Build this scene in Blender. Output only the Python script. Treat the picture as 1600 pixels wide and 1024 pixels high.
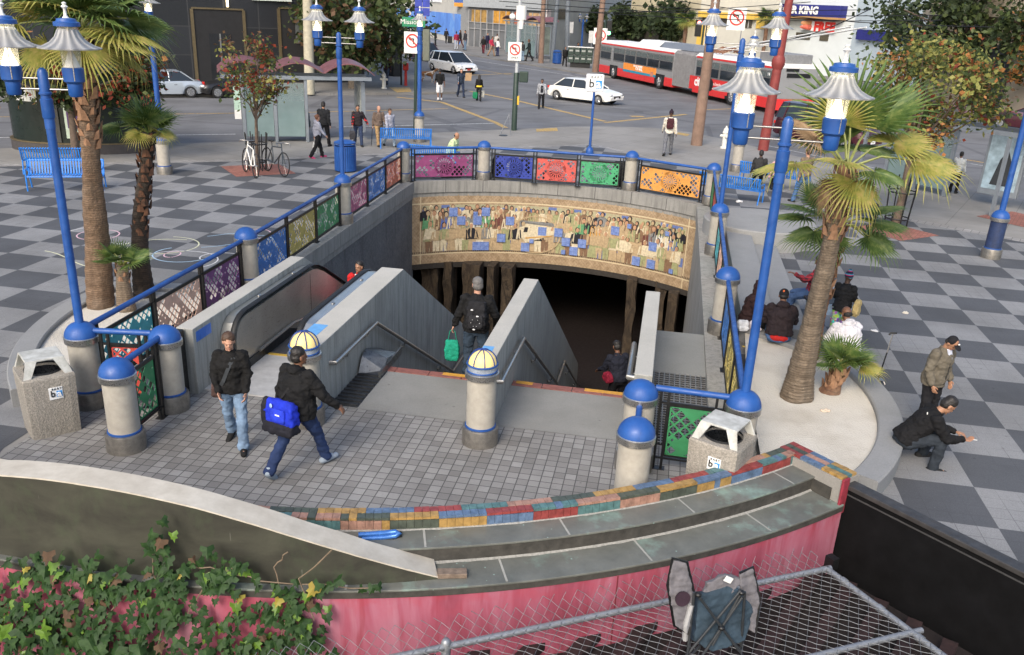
import bpy, bmesh, math, random
from math import sin, cos, pi, radians as R
from mathutils import Vector as V, Matrix, noise
from mathutils.geometry import tessellate_polygon
random.seed(7)
for o in list(bpy.data.objects): bpy.data.objects.remove(o)
SC = bpy.context.scene
COL = SC.collection

# ------------------------------------------------------------ camera
FPX, PIT, ROL, CYP, CH = 1383.0, .3866, -.0482, 567.0, 5.7
cd = bpy.data.cameras.new('camera'); cam = bpy.data.objects.new('camera', cd); COL.objects.link(cam)
cd.sensor_width = 36; cd.lens = 36*FPX/1600; cd.shift_y = (CYP-512)/1600; cd.clip_end = 3000; cd.clip_start = .1
_r = V((1,0,0)); _u = V((0, sin(PIT), cos(PIT))); _f = V((0, cos(PIT), -sin(PIT)))
_X = _r*cos(ROL)-_u*sin(ROL); _Y = _r*sin(ROL)+_u*cos(ROL)
cam.matrix_world = Matrix(((_X.x,_Y.x,-_f.x,0),(_X.y,_Y.y,-_f.y,0),(_X.z,_Y.z,-_f.z,CH),(0,0,0,1)))
SC.camera = cam
# ------------------------------------------------------------ world, sun, exposure
SUN_EL, SUN_AZ = R(38), R(200)
w = bpy.data.worlds.new('World'); SC.world = w; w.use_nodes = True
nt = w.node_tree; sk = nt.nodes.new('ShaderNodeTexSky'); sk.sky_type = 'NISHITA'; sk.sun_disc = False
sk.sun_elevation = SUN_EL; sk.sun_rotation = SUN_AZ; sk.air_density = 1.0; sk.dust_density = 3.0; sk.ozone_density = .6
bg = nt.nodes['Background']; nt.links.new(sk.outputs[0], bg.inputs[0]); bg.inputs[1].default_value = .15
sd = bpy.data.lights.new('sun', 'SUN'); sd.energy = 1.5; sd.angle = R(28); sd.color = (1,.93,.84)
so = bpy.data.objects.new('sun', sd); COL.objects.link(so)
_d = V((sin(SUN_AZ)*cos(SUN_EL), cos(SUN_AZ)*cos(SUN_EL), sin(SUN_EL)))
so.rotation_euler = _d.to_track_quat('Z', 'Y').to_euler(); so.location = (0,-20,40)
SC.view_settings.view_transform = 'Standard'; SC.view_settings.look = 'None'
SC.view_settings.exposure = .80; SC.view_settings.gamma = 1
SC.cycles.use_denoising = True
SC.cycles.max_bounces = 6; SC.cycles.transparent_max_bounces = 16

# ------------------------------------------------------------ geometry helpers
WA = R(9.3)
def ray(px, py):
    X = (px-800)/FPX; Y = -(py-CYP)/FPX
    r = X*cos(ROL)+Y*sin(ROL); u = -X*sin(ROL)+Y*cos(ROL)
    return V((r, cos(PIT)+u*sin(PIT), -sin(PIT)+u*cos(PIT)))
def G(px, py, z=0):                       # measured photo point on the level z -> place in the world
    v = ray(px, py); t = (z-CH)/v.z
    return V((v.x*t, v.y*t, z))
def F(u, v, z=0): return V((u*cos(WA)+v*sin(WA), -u*sin(WA)+v*cos(WA), z))
def up_to(p, px, py):                     # height reached above ground point p by a photo point
    v = ray(px, py); t = math.hypot(p[0], p[1])/math.hypot(v.x, v.y); return CH+v.z*t
def M4(loc=(0,0,0), rz=0, rx=0, ry=0, s=1):
    return Matrix.Translation(V(loc)) @ Matrix.Rotation(rz,4,'Z') @ Matrix.Rotation(ry,4,'Y') @ Matrix.Rotation(rx,4,'X') @ (Matrix.Scale(s,4) if s!=1 else Matrix.Identity(4))
class MB:
    def __init__(s, T=None): s.v=[]; s.f=[]; s.mi=[]; s.T=T; s.m=0
    def add(s, vs, fs):
        n=len(s.v); T=s.T
        for p in vs: s.v.append(tuple(T @ V(p)) if T else tuple(p))
        for f in fs: s.f.append([n+i for i in f]); s.mi.append(s.m)
        return s
    def box(s, c, d, rz=0, rx=0, ry=0):
        M=M4(c,rz,rx,ry); x,y,z=[k/2 for k in d]
        return s.add([M@V(p) for p in ((-x,-y,-z),(x,-y,-z),(x,y,-z),(-x,y,-z),(-x,-y,z),(x,-y,z),(x,y,z),(-x,y,z))],
              ((0,3,2,1),(4,5,6,7),(0,1,5,4),(1,2,6,5),(2,3,7,6),(3,0,4,7)))
    def b2(s, x0,x1,y0,y1,z0,z1): return s.box(((x0+x1)/2,(y0+y1)/2,(z0+z1)/2),(abs(x1-x0),abs(y1-y0),abs(z1-z0)))
    def quad(s,a,b,c,d): return s.add((a,b,c,d),((0,1,2,3),))
    def loft(s, rings, cap=True, closed=False):
        n=len(rings[0]); vs=[p for r in rings for p in r]; fs=[]
        k=len(rings); kk=k if closed else k-1
        for i in range(kk):
            a=i*n; b=((i+1)%k)*n
            for j in range(n): j2=(j+1)%n; fs.append((a+j,a+j2,b+j2,b+j))
        if cap and not closed: fs.append(tuple(range(n-1,-1,-1))); fs.append(tuple(range((k-1)*n,k*n)))
        return s.add(vs,fs)
    def tube(s, pts, r, n=8, cap=True, closed=False):
        pts=[V(p) for p in pts]; rs=r if isinstance(r,(list,tuple)) else [r]*len(pts); rings=[]
        k=len(pts); ref=None
        for i,p in enumerate(pts):
            if closed: t=pts[(i+1)%k]-pts[i-1]
            else: t=(pts[min(i+1,k-1)]-pts[max(i-1,0)])
            if t.length<1e-9: t=V((0,0,1))
            t.normalize()
            if ref is None: ref=V((0,0,1)) if abs(t.z)<.9 else V((1,0,0))
            a=t.cross(ref); 
            if a.length<1e-6: a=t.orthogonal()
            a.normalize(); b=t.cross(a).normalized(); ref=-b if False else ref-t*ref.dot(t)
            if ref.length<.05: ref=t.orthogonal()
            ref.normalize()
            rings.append([p+a*cos(2*pi*j/n)*rs[i]+b*sin(2*pi*j/n)*rs[i] for j in range(n)])
        return s.loft(rings,cap,closed)
    def lathe(s, prof, c=(0,0,0), n=24, cap=True, sx=1, sy=1):
        c=V(c); rings=[[c+V((r*cos(2*pi*j/n)*sx,r*sin(2*pi*j/n)*sy,z)) for j in range(n)] for r,z in prof]
        return s.loft(rings,cap)
    def ell(s, c, r, n=12, m=8, M=None):
        c=V(c); rr=r if isinstance(r,(tuple,list)) else (r,r,r); rings=[]
        for i in range(m+1):
            a=-pi/2+pi*i/m; q=max(cos(a),.02)
            rings.append([V((rr[0]*q*cos(2*pi*j/n),rr[1]*q*sin(2*pi*j/n),rr[2]*sin(a))) for j in range(n)])
        if M: rings=[[c+M@p for p in r_] for r_ in rings]
        else: rings=[[c+p for p in r_] for r_ in rings]
        return s.loft(rings)
    def prism(s, poly, z0, z1):
        n=len(poly); a=[(p[0],p[1],z0) for p in poly]; b=[(p[0],p[1],z1) for p in poly]
        s.add(a+b,[tuple(range(n-1,-1,-1)),tuple(range(n,2*n))]+[(i,(i+1)%n,n+(i+1)%n,n+i) for i in range(n)]); return s
    def sheet(s, loops, z):
        ls=[[V((p[0],p[1],0)) for p in l] for l in loops]; tr=tessellate_polygon(ls)
        fl=[V((p.x,p.y,z)) for l in ls for p in l]; out=[]
        for t in tr:
            a,b,c=[fl[i] for i in t]
            out.append(t if (b-a).cross(c-a).z>0 else t[::-1])
        return s.add(fl,out)
    def mesh(s, name, mats, smooth=None):
        me=bpy.data.meshes.new(name); me.from_pydata(s.v,[],s.f)
        for m in (mats if isinstance(mats,(list,tuple)) else [mats]): me.materials.append(m)
        if any(s.mi): me.polygons.foreach_set('material_index', s.mi)
        if smooth:
            me.polygons.foreach_set('use_smooth',[True]*len(me.polygons)); me.set_sharp_from_angle(angle=R(smooth))
        me.update(); return me
    def obj(s, name, mats, parent=None, smooth=None, bevel=0, label=None):
        o=bpy.data.objects.new(name, s.mesh(name,mats,smooth)); COL.objects.link(o); o.parent=parent
        if bevel:
            b=o.modifiers.new('bevel','BEVEL'); b.width=bevel; b.segments=2; b.limit_method='ANGLE'; b.angle_limit=R(35)
        if label: o['label']=label
        return o
def thing(name, label, cat, loc=(0,0,0), rz=0, group=None):
    o=bpy.data.objects.new(name,None); COL.objects.link(o); o.empty_display_size=.2
    o.location=loc; o.rotation_euler=(0,0,rz); return tag(o,label,cat,group)
def tag(o, label, cat, group=None, kind=None):
    if label: o['label']=label
    if cat: o['category']=cat
    if group: o['group']=group
    if kind: o['kind']=kind
    return o
def struct(o): o['kind']='structure'; return o
def copy_tree(o, parent=None, loc=None, rz=None, label=None):
    c=o.copy(); COL.objects.link(c); c.parent=parent
    for ch in o.children: copy_tree(ch, c)
    if loc is not None: c.location=loc
    if rz is not None: c.rotation_euler=(0,0,rz)
    if label: c['label']=label
    return c
# ------------------------------------------------------------ node helpers
class S:
    """socket wrapper so shader maths reads like maths"""
    def __init__(s, nt, k): s.nt=nt; s.k=k
    def op(s, o, b=None, c=None):
        n=s.nt.nodes.new('ShaderNodeMath'); n.operation=o
        for i,x in enumerate((s,b,c)):
            if x is None: continue
            if isinstance(x,S): s.nt.links.new(x.k,n.inputs[i])
            else: n.inputs[i].default_value=x
        return S(s.nt,n.outputs[0])
    def __add__(s,b): return s.op('ADD',b)
    def __radd__(s,b): return s.op('ADD',b)
    def __sub__(s,b): return s.op('SUBTRACT',b)
    def __rsub__(s,b): return (s*-1)+b
    def __mul__(s,b): return s.op('MULTIPLY',b)
    def __rmul__(s,b): return s.op('MULTIPLY',b)
    def __truediv__(s,b): return s.op('DIVIDE',b)
    def fl(s): return s.op('FLOOR')
    def fr(s): return s.op('FRACT')
    def ab(s): return s.op('ABSOLUTE')
    def lt(s,b): return s.op('LESS_THAN',b)
    def gt(s,b): return s.op('GREATER_THAN',b)
    def mod(s,b): return s.op('FLOORED_MODULO',b)
    def mn(s,b): return s.op('MINIMUM',b)
    def mx(s,b): return s.op('MAXIMUM',b)
class Mt:
    def __init__(s, name, rough=.7, metal=0, spec=.5):
        s.m=bpy.data.materials.new(name); s.m.use_nodes=True; s.nt=s.m.node_tree
        s.b=s.nt.nodes['Principled BSDF']; s.b.inputs['Roughness'].default_value=rough
        s.b.inputs['Metallic'].default_value=metal; s.b.inputs['Specular IOR Level'].default_value=spec
    def nd(s,t): return s.nt.nodes.new(t)
    def pos(s, world=True):
        if world: k=s.nd('ShaderNodeNewGeometry').outputs['Position']
        else: k=s.nd('ShaderNodeTexCoord').outputs['Object']
        return k
    def xyz(s,k):
        n=s.nd('ShaderNodeSeparateXYZ'); s.nt.links.new(k,n.inputs[0]); return [S(s.nt,n.outputs[i]) for i in range(3)]
    def comb(s,x,y,z=0.0):
        n=s.nd('ShaderNodeCombineXYZ')
        for i,q in enumerate((x,y,z)):
            if isinstance(q,S): s.nt.links.new(q.k,n.inputs[i])
            else: n.inputs[i].default_value=q
        return n.outputs[0]
    def noise(s,k,scale,detail=4,rough=.55,dist=0):
        n=s.nd('ShaderNodeTexNoise'); n.inputs['Scale'].default_value=scale; n.inputs['Detail'].default_value=detail
        n.inputs['Roughness'].default_value=rough; n.inputs['Distortion'].default_value=dist
        if k: s.nt.links.new(k,n.inputs['Vector'])
        return S(s.nt,n.outputs['Fac'])
    def voro(s,k,scale,feat='F1',out='Distance'):
        n=s.nd('ShaderNodeTexVoronoi'); n.feature=feat; n.inputs['Scale'].default_value=scale; s.nt.links.new(k,n.inputs['Vector']); return S(s.nt,n.outputs[out])
    def white(s,k,out='Value'):
        n=s.nd('ShaderNodeTexWhiteNoise'); n.noise_dimensions='3D'; s.nt.links.new(k,n.inputs['Vector']); return S(s.nt,n.outputs[out])
    def ramp(s,f,stops,interp='LINEAR'):
        n=s.nd('ShaderNodeValToRGB'); n.color_ramp.interpolation=interp; e=n.color_ramp.elements
        while len(e)<len(stops): e.new(.5)
        for i,(p,c) in enumerate(stops): e[i].position=p; e[i].color=(*c,1)
        s.nt.links.new(f.k,n.inputs[0]); return S(s.nt,n.outputs[0])
    def rng(s,f,a,b,c=0,d=1):
        n=s.nd('ShaderNodeMapRange'); n.inputs[1].default_value=a; n.inputs[2].default_value=b; n.inputs[3].default_value=c; n.inputs[4].default_value=d
        s.nt.links.new(f.k,n.inputs[0]); return S(s.nt,n.outputs[0])
    def mix(s,f,a,b,mode='MIX'):
        n=s.nd('ShaderNodeMix'); n.data_type='RGBA'; n.blend_type=mode
        for i,x in ((0,f),(6,a),(7,b)):
            if isinstance(x,S): s.nt.links.new(x.k,n.inputs[i])
            elif i==0: n.inputs[0].default_value=x
            else: n.inputs[i].default_value=(*x,1)
        return S(s.nt,n.outputs[2])
    def col(s,c):
        if isinstance(c,S): s.nt.links.new(c.k,s.b.inputs['Base Color'])
        else: s.b.inputs['Base Color'].default_value=(*c,1)
        return s
    def rough(s,f): s.nt.links.new(f.k,s.b.inputs['Roughness']); return s
    def alpha(s,f): s.nt.links.new(f.k,s.b.inputs['Alpha']); return s
    def bump(s,f,st=.3,d=.01):
        n=s.nd('ShaderNodeBump'); n.inputs['Strength'].default_value=st; n.inputs['Distance'].default_value=d
        s.nt.links.new(f.k,n.inputs['Height']); s.nt.links.new(n.outputs[0],s.b.inputs['Normal']); return s
def lerp3(c,k): return tuple(min(1,x*k) for x in c)
_mc={}
def pm(name, c, rough=.7, metal=0, var=.18, sc=6, bump=0, bs=60, spec=.5, c2=None):
    """plain painted/worn surface: base colour with a soft mottled variation"""
    if name in _mc: return _mc[name]
    t=Mt(name,rough,metal,spec); k=t.pos(False)
    n=t.noise(k,sc,6,.65); f=t.rng(n,.3,.7)
    t.col(t.mix(f,lerp3(c,1-var),c2 if c2 else lerp3(c,1+var)))
    t.rough(t.rng(t.noise(k,sc*2.3,3),.3,.7,max(0,rough-.1),min(1,rough+.1)))
    if bump: t.bump(t.noise(k,bs,4),bump,.004)
    _mc[name]=t.m; return t.m
def emis(name,c,st,base=(.8,.8,.8)):
    t=Mt(name,.5); t.col(base); t.b.inputs['Emission Color'].default_value=(*c,1); t.b.inputs['Emission Strength'].default_value=st; return t.m
def grime(t,k,c,d=(.6,.6,.58),s1=1.2,s2=7,amt=.6):
    f=t.rng(t.noise(k,s1,5,.6),.35,.7); c=t.mix(f*amt,c,t.mix(1.0,c,d,'MULTIPLY'))
    g=t.rng(t.noise(k,s2,6,.7),.3,.75); return t.mix(g*.35,c,t.mix(1.0,c,(1.25,1.22,1.2),'MULTIPLY'))
# ------------------------------------------------------------ common materials
t=Mt('worn blue paint',.45); k=t.pos(False); x,y,z=t.xyz(k); c=t.mix(t.rng(t.noise(k,3,5,.65),.35,.65),(.010,.058,.235),(.018,.088,.32))
c=t.mix(t.rng(t.noise(k,7,6,.75),.58,.72)*.55,c,(.05,.13,.34)); c=t.mix(t.rng(t.noise(t.comb(x*12,y*12,z*2),1,4,.7),.6,.75)*.45,c,(.012,.03,.10)); c=t.mix(t.noise(k,26,4,.8).gt(.69)*.7,c,(.12,.13,.15)); t.col(c); t.rough(t.rng(t.noise(k,9,4),.3,.7,.32,.62)); t.bump(t.noise(k,40,4),.15,.003); BLUE=t.m
BLUE2=pm('bright blue paint',(.015,.18,.60),.4,0,.15,5)
BLUE3=pm('worn navy paint',(.012,.05,.2),.45,0,.35,6)
BLACK=pm('black painted steel',(.007,.0075,.008),.45,0,.3,8)
STEEL=pm('brushed steel',(.42,.41,.39),.33,.9,.12,30)
STEELD=pm('dull steel ring',(.25,.235,.21),.42,.7,.3,12)
CREAM=pm('cream painted bollard',(.36,.335,.285),.6,0,.14,7,.15,30)
GALV=pm('galvanised pipe',(.25,.265,.285),.45,.5,.2,20)
RUB=pm('black rubber',(.012,.012,.012),.6)
WHITEP=pm('white plastic',(.72,.72,.68),.45,0,.08,8)
def concrete(name,c=(.34,.34,.31),streak=True,world=False):
    t=Mt(name,.85); k=t.pos(world); x,y,z=t.xyz(k)
    cc=grime(t,k,t.mix(t.rng(t.noise(k,40,3),.3,.7),lerp3(c,.92),lerp3(c,1.08)),(.72,.72,.7),.9,6,.55)
    if streak:
        sv=t.comb(x*9,y*9,z*.7); cc=t.mix(t.rng(t.noise(sv,1,5,.7),.47,.72)*.7,cc,lerp3(c,.38)); cc=t.mix(t.rng(t.noise(k,1.1,6,.7),.5,.72)*.5,cc,lerp3(c,.55))
        cc=t.mix(t.rng(t.noise(sv,2.3,4,.6),.6,.8)*.35,cc,lerp3(c,1.5))
    t.col(cc); t.bump(t.noise(k,55,5,.7),.25,.004); return t.m
CONC=concrete('board formed concrete',(.33,.335,.31)); CONCT=concrete('light concrete cap',(.42,.41,.37),False); CONCD=concrete('dark curb concrete',(.2,.205,.2))
# ============================================================ THE SETTING: ground, plaza, streets
def uvnode(t, ox, oy, s, a):              # world position -> pattern coordinates
    x,y,z=t.xyz(t.pos()); dx=x-ox; dy=y-oy
    return (dx*cos(a)+dy*sin(a))/s, (dx*sin(a)-dy*cos(a))/s
def stains(t,c):
    k=t.pos(); 
    c=t.mix(t.rng(t.noise(k,.35,4,.6),.4,.66)*.75,c,t.mix(1.0,c,(.62,.61,.59),'MULTIPLY'))
    c=t.mix(t.rng(t.noise(k,1.7,5,.65),.42,.7)*.35,c,t.mix(1.0,c,(1.22,1.2,1.18),'MULTIPLY'))
    sp=t.voro(k,2.6).lt(.06); c=t.mix(sp*.5,c,t.mix(1.0,c,(.45,.45,.45),'MULTIPLY'))
    c=t.mix(t.rng(t.noise(k,4.5,6,.75),.6,.74)*.4,c,t.mix(1.0,c,(.5,.5,.5),'MULTIPLY')); sp=t.voro(k,1.9).lt(.025); return t.mix(sp*.6,c,t.mix(1.0,c,(1.9,1.9,1.9),'MULTIPLY'))
def checker_mat(name,ox,oy,s,a,even_light):
    t=Mt(name,.85); u,v=uvnode(t,ox,oy,s,a); ch=(u.fl()+v.fl()).mod(2.0)
    if even_light: ch=1-ch
    k=t.pos()
    n=t.noise(k,90,3,.7); vo=t.voro(k,42)
    L=t.mix(t.rng(n,.3,.7),(.17,.173,.175),(.275,.279,.282)); L=t.mix(vo.lt(.22)*.55,L,(.14,.14,.145))
    D=t.mix(t.rng(n,.3,.7),(.058,.062,.069),(.095,.10,.109)); D=t.mix(vo.lt(.16)*.6,D,(.035,.036,.04))
    c=t.mix(ch,D,L)
    cu=(u*4).fl(); cv=(v*4).fl(); w=t.white(t.comb(cu,cv)); c=t.mix(w*.3,c,t.mix(1.0,c,(.82,.82,.83),'MULTIPLY'))
    jl=((u*4).fr()-.5).ab().gt(.482).mx(((v*4).fr()-.5).ab().gt(.482)); c=t.mix(jl*t.rng(t.noise(k,.5,2),.4,.6)*.55,c,(.05,.05,.055))
    t.col(stains(t,c)); t.bump(n,.2,.003); return t.m
CHK_R=checker_mat('checker paving right',9.42,23.52,1.036,-.1626,True)
CHK_L=checker_mat('checker paving left',-9.96,27.38,1.0545,-.1685,False)
def paver_mat(name,s,c1,c2,gap,ang=-WA,w=.06):
    t=Mt(name,.8); u,v=uvnode(t,0,0,s,ang); k=t.pos()
    wn=t.white(t.comb(u.fl(),v.fl())); c=t.mix(wn,c1,c2)
    c=t.mix(t.rng(t.noise(k,60,4,.7),.3,.7)*.5,c,t.mix(1.0,c,(.7,.7,.7),'MULTIPLY'))
    j=(u.fr()-.5).ab().gt(.5-w).mx((v.fr()-.5).ab().gt(.5-w)); c=t.mix(j,c,gap); t.col(stains(t,c))
    t.bump((1-j)*.6+t.noise(k,70,3)*.3,.5,.006); return t.m
PAVER=paver_mat('small grey pavers',.148,(.20,.193,.183),(.31,.305,.292),(.085,.082,.08),w=.045)
BAND=paver_mat('light brick band',.22,(.27,.262,.25),(.37,.36,.345),(.16,.155,.15),R(-32),.05)
def slabby(name,c,ang=R(-32),s=1.6):
    t=Mt(name,.88); u,v=uvnode(t,0,0,s,ang); k=t.pos()
    b=t.mix(t.rng(t.noise(k,50,4,.7),.3,.7),lerp3(c,.9),lerp3(c,1.1))
    j=(u.fr()-.5).ab().gt(.493).mx((v.fr()-.5).ab().gt(.493)); b=t.mix(j*.55,b,lerp3(c,.4))
    t.col(stains(t,b)); t.bump(t.noise(k,60,4),.2,.003); return t.m
SIDE=slabby('sidewalk concrete',(.25,.242,.225)); SIDE2=slabby('far sidewalk concrete',(.2,.195,.185))
SLABM=slabby('smooth landing concrete',(.235,.235,.22),-WA,8)
t=Mt('asphalt',.82); k=t.pos(); n=t.noise(k,30,5,.7); c=t.mix(t.rng(n,.3,.7),(.135,.137,.142),(.19,.192,.197))
x,y,z=t.xyz(k); c=t.mix(t.rng(t.noise(t.comb(x*.848+y*.53,(y*.848-x*.53)*6),.25,3),.4,.65)*.35,c,(.085,.087,.093))
c=t.mix(t.voro(k,.09,'DISTANCE_TO_EDGE').lt(.012)*.4,c,(.06,.06,.065))
t.col(stains(t,c)); t.bump(n,.3,.004); ASPH=t.m
t=Mt('yellow road paint',.6); k=t.pos(); f=t.noise(k,9,6,.8); t.col(t.mix(t.rng(f,.46,.6),(.52,.32,.055),(.18,.16,.12))); YEL=t.m
t=Mt('white road paint',.6); k=t.pos(); f=t.noise(k,7,6,.8); t.col(t.mix(t.rng(f,.47,.6),(.5,.5,.48),(.16,.16,.165))); WHI=t.m

def W2(u,v): p=F(u,v); return (p.x,p.y)
CVA=-3.55; 
def backarc(r=7.26,u0=1.05,u1=-8.2,n=24,vc=22.49):
    a0=math.acos((u0-CVA)/r); a1=math.acos((u1-CVA)/r)
    return [(CVA+r*cos(a0+(a1-a0)*i/n), vc+r*sin(a0+(a1-a0)*i/n)) for i in range(n+1)]
WELL=[W2(*p) for p in [(-6.85,13),(.08,13),(.08,16.2),(1.05,16.2)]+backarc()+[(-7.95,15.35),(-6.85,15.35)]]
C0=V((-2.53,18.28))
def arcpt(r,x=None,a=None):
    if a is None: a=-math.acos((x-C0.x)/r)
    return (C0.x+r*cos(a), C0.y+r*sin(a))
def arcs(r,x0,x1,n=48):
    a0=-math.acos((x0-C0.x)/r); a1=-math.acos((x1-C0.x)/r)
    return [arcpt(r,a=a0+(a1-a0)*i/n) for i in range(n+1)]
CAPR=(10.12,10.40); B1R=10.70; B2R=11.13
BW0=V((4.07,9.51)); BWD=V((.602,-.798))
bw=lambda t:(BW0.x+BWD.x*t,BW0.y+BWD.y*t)
front=arcs(10.2,-9.6,3.62)+[(4.15,9.58),bw(3),bw(11)]
d1=V((.848,.53)); d2=V((-.53,.848))
KERB=[(-60,9),(-60,14),(-34,25.4),(-18.8,32.1),(-11.5,36.1),(-1.2,43.5),(2.2,45.9),(4.6,46.9),(6.8,47.1),(8.3,46.2),(9.6,44.3),(12.8,38.0),(16.3,33.7),(17.8,31.5),(31,12),(40,-2)]
plaza=front+[(40,-2)]+KERB[::-1][1:]+[(-60,3)]
RZ=-.13
st=MB().sheet([plaza,WELL],0).obj('sidewalk',SIDE); struct(st)
big=[(-900,-8),(900,-8),(900,1500),(-900,1500)]
inner=[(-59,10),(-59,13.5),(-34,24.8),(-18,31.2),(-11,35),(-.5,42),(4.6,45.5),(8,44.5),(12,37.5),(16,32),(30,11),(11,-3),(-20,-3)]
struct(MB().sheet([big,inner],RZ).obj('road',ASPH))
kb=MB()
for i in range(1,len(KERB)-1):
    a,b=V((*KERB[i],0)),V((*KERB[i+1],0)); kb.quad((a.x,a.y,RZ-.05),(b.x,b.y,RZ-.05),(b.x,b.y,0),(a.x,a.y,0)) if False else kb.quad((b.x,b.y,RZ-.05),(a.x,a.y,RZ-.05),(a.x,a.y,0),(b.x,b.y,0))
struct(kb.obj('kerb',CONCD))
gt=MB()
for i in range(1,len(KERB)-1):
    a,b=V(KERB[i]),V(KERB[i+1]); n=V((-(b-a).y,(b-a).x)).normalized()*(-.45 if (V((-(b-a).y,(b-a).x)).dot(V((0,1)))<0 and i<7) else .45)
    if i>=7: n=V(((b-a).y,-(b-a).x)).normalized()*-.45
    gt.quad((a.x,a.y,RZ+.004),(b.x,b.y,RZ+.004),(b.x+n.x,b.y+n.y,RZ+.004),(a.x+n.x,a.y+n.y,RZ+.004))
struct(gt.obj('gutter',CONCD))
# checker plaza left and right of the station well, light band round its edge
P0=(-60,14.8); P1=(-16.9,28.8); P2=(-9.8,31.9); P3=(3.1,40.0); P4=(11.4,27.6); P5=(14.6,24.8); P6=(33,4)
left=arcs(10.2,-9.6,-6.1,12)[:-1]+[W2(-8.15,9.0),W2(-8.15,13),W2(-8.45,22),W2(-8.75,28.6)]+[W2(*p) for p in backarc(7.8,-3.55,-8.75,12)[::-1]]+[P3,P2,P1,P0,(-60,8)]
right=[W2(1.5,9.9),(4.2,9.75),bw(3),bw(11),P6,P5,P4,P3]+[W2(*p) for p in backarc(7.8,1.75,-3.55,12)[::-1]]+[W2(1.75,22)]
struct(MB().sheet([left],.004).obj('checker_paving',CHK_L)); struct(MB().sheet([right],.004).obj('checker_paving',CHK_R))
edge=[P0,P1,P2,P3,P4,P5,P6]; bd=MB()
for i in range(6):
    a,b=V(edge[i]),V(edge[i+1])
    def off(j):
        if j in(0,6): d=(V(edge[1])-V(edge[0])) if j==0 else (V(edge[6])-V(edge[5]))
        else: d=(V(edge[j])-V(edge[j-1])).normalized()+(V(edge[j+1])-V(edge[j])).normalized()
        d.normalize(); return V((-d.y,d.x))*.42
    a2,b2_=a+off(i),b+off(i+1); bd.quad((a.x,a.y,.006),(b.x,b.y,.006),(b2_.x,b2_.y,.006),(a2.x,a2.y,.006))
bd.v=bd.v; struct(bd.obj('brick_band',BAND))
pav=[W2(-8.15,11.35)]+arcs(10.14,arcpt(10.14,x=-6.6)[0],3.5,40)+[W2(1.5,10.3),W2(1.5,11.35)]
struct(MB().sheet([pav],.008).obj('paver_floor',PAVER))
struct(MB().sheet([[W2(-4.6,11.35),W2(-.05,11.35),W2(-.05,12.84),W2(-4.6,12.84)]],.012).obj('stair_landing',SLABM))
# red brick squares round the street trees
RBR=paver_mat('red brick square',.11,(.27,.10,.075),(.36,.15,.11),(.16,.08,.06),R(-32),.05)
def brick_square(c,s,rz=R(32)):
    m=MB(M4((c.x,c.y,0),rz)); m.sheet([[(-s,-s),(s,-s),(s,s),(-s,s)]],.009); struct(m.obj('brick_square',RBR))
    m=MB(M4((c.x,c.y,0),rz)); 
for c,s in ((G(403,266),1.0),(G(1398,362),.85),(G(1600,345),1.0)): brick_square(c,s)
# painted lines
def line(p,q,wd,m,name='road_line'):
    a,b=V(p[:2]),V(q[:2]); d=(b-a).normalized(); n=V((-d.y,d.x))*wd/2; mb=MB(); L=(b-a).length; k=max(1,int(L/4))
    for i in range(k):
        s=a+(b-a)*i/k; e=a+(b-a)*(i+1)/k
        mb.quad((s.x-n.x,s.y-n.y,RZ+.006),(e.x-n.x,e.y-n.y,RZ+.006),(e.x+n.x,e.y+n.y,RZ+.006),(s.x+n.x,s.y+n.y,RZ+.006))
    struct(mb.obj(name,m))
g=lambda x,y:G(x,y,RZ)
for a,b,w_,m in (((-40,216),(368,210),.16,WHI),((525,199),(772,193),.18,WHI),((-60,184),(375,177),.14,YEL),((480,176),(700,170),.14,YEL),
    ((620,152),(690,160),.3,YEL),((690,160),(775,192),.3,YEL),((775,192),(790,200),.3,YEL),((590,134),(652,143),.14,YEL),((805,157),(945,190),.35,YEL),((945,192),(1072,179),.3,YEL),
    ((735,143),(810,158),.3,YEL),((730,118),(800,115),.3,YEL),((740,108),(800,118),.2,YEL),((582,76),(640,84),.2,YEL),((590,86),(630,92),.15,WHI),((700,88),(935,125),.18,WHI),
    ((1380,228),(1700,282),.18,YEL),((1290,205),(1430,222),.18,YEL),((1100,172),(1150,170),.2,YEL),((1480,250),(1600,270),.12,WHI),((550,72),(640,86),.15,YEL),((1200,228),(1400,270),.12,WHI)):
    line(g(a[0],a[1]),g(b[0],b[1]),w_,m)
def patch(pts,m,name,z=.006): mb=MB(); mb.sheet([[ (G(*p).x,G(*p).y) for p in pts]],z); struct(mb.obj(name,m))
patch(((607,137),(640,137),(643,144),(620,145)),YEL,'tactile_paving',.016)
patch(((838,202),(870,200),(872,205),(838,206)),YEL,'tactile_paving'); patch(((1052,206),(1078,210),(1074,213),(1050,209)),YEL,'tactile_paving')
for p in ((1320,193),(985,182)):
    q=g(*p); line(q,q+V((.8,.2,0)),.5,YEL)
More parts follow.
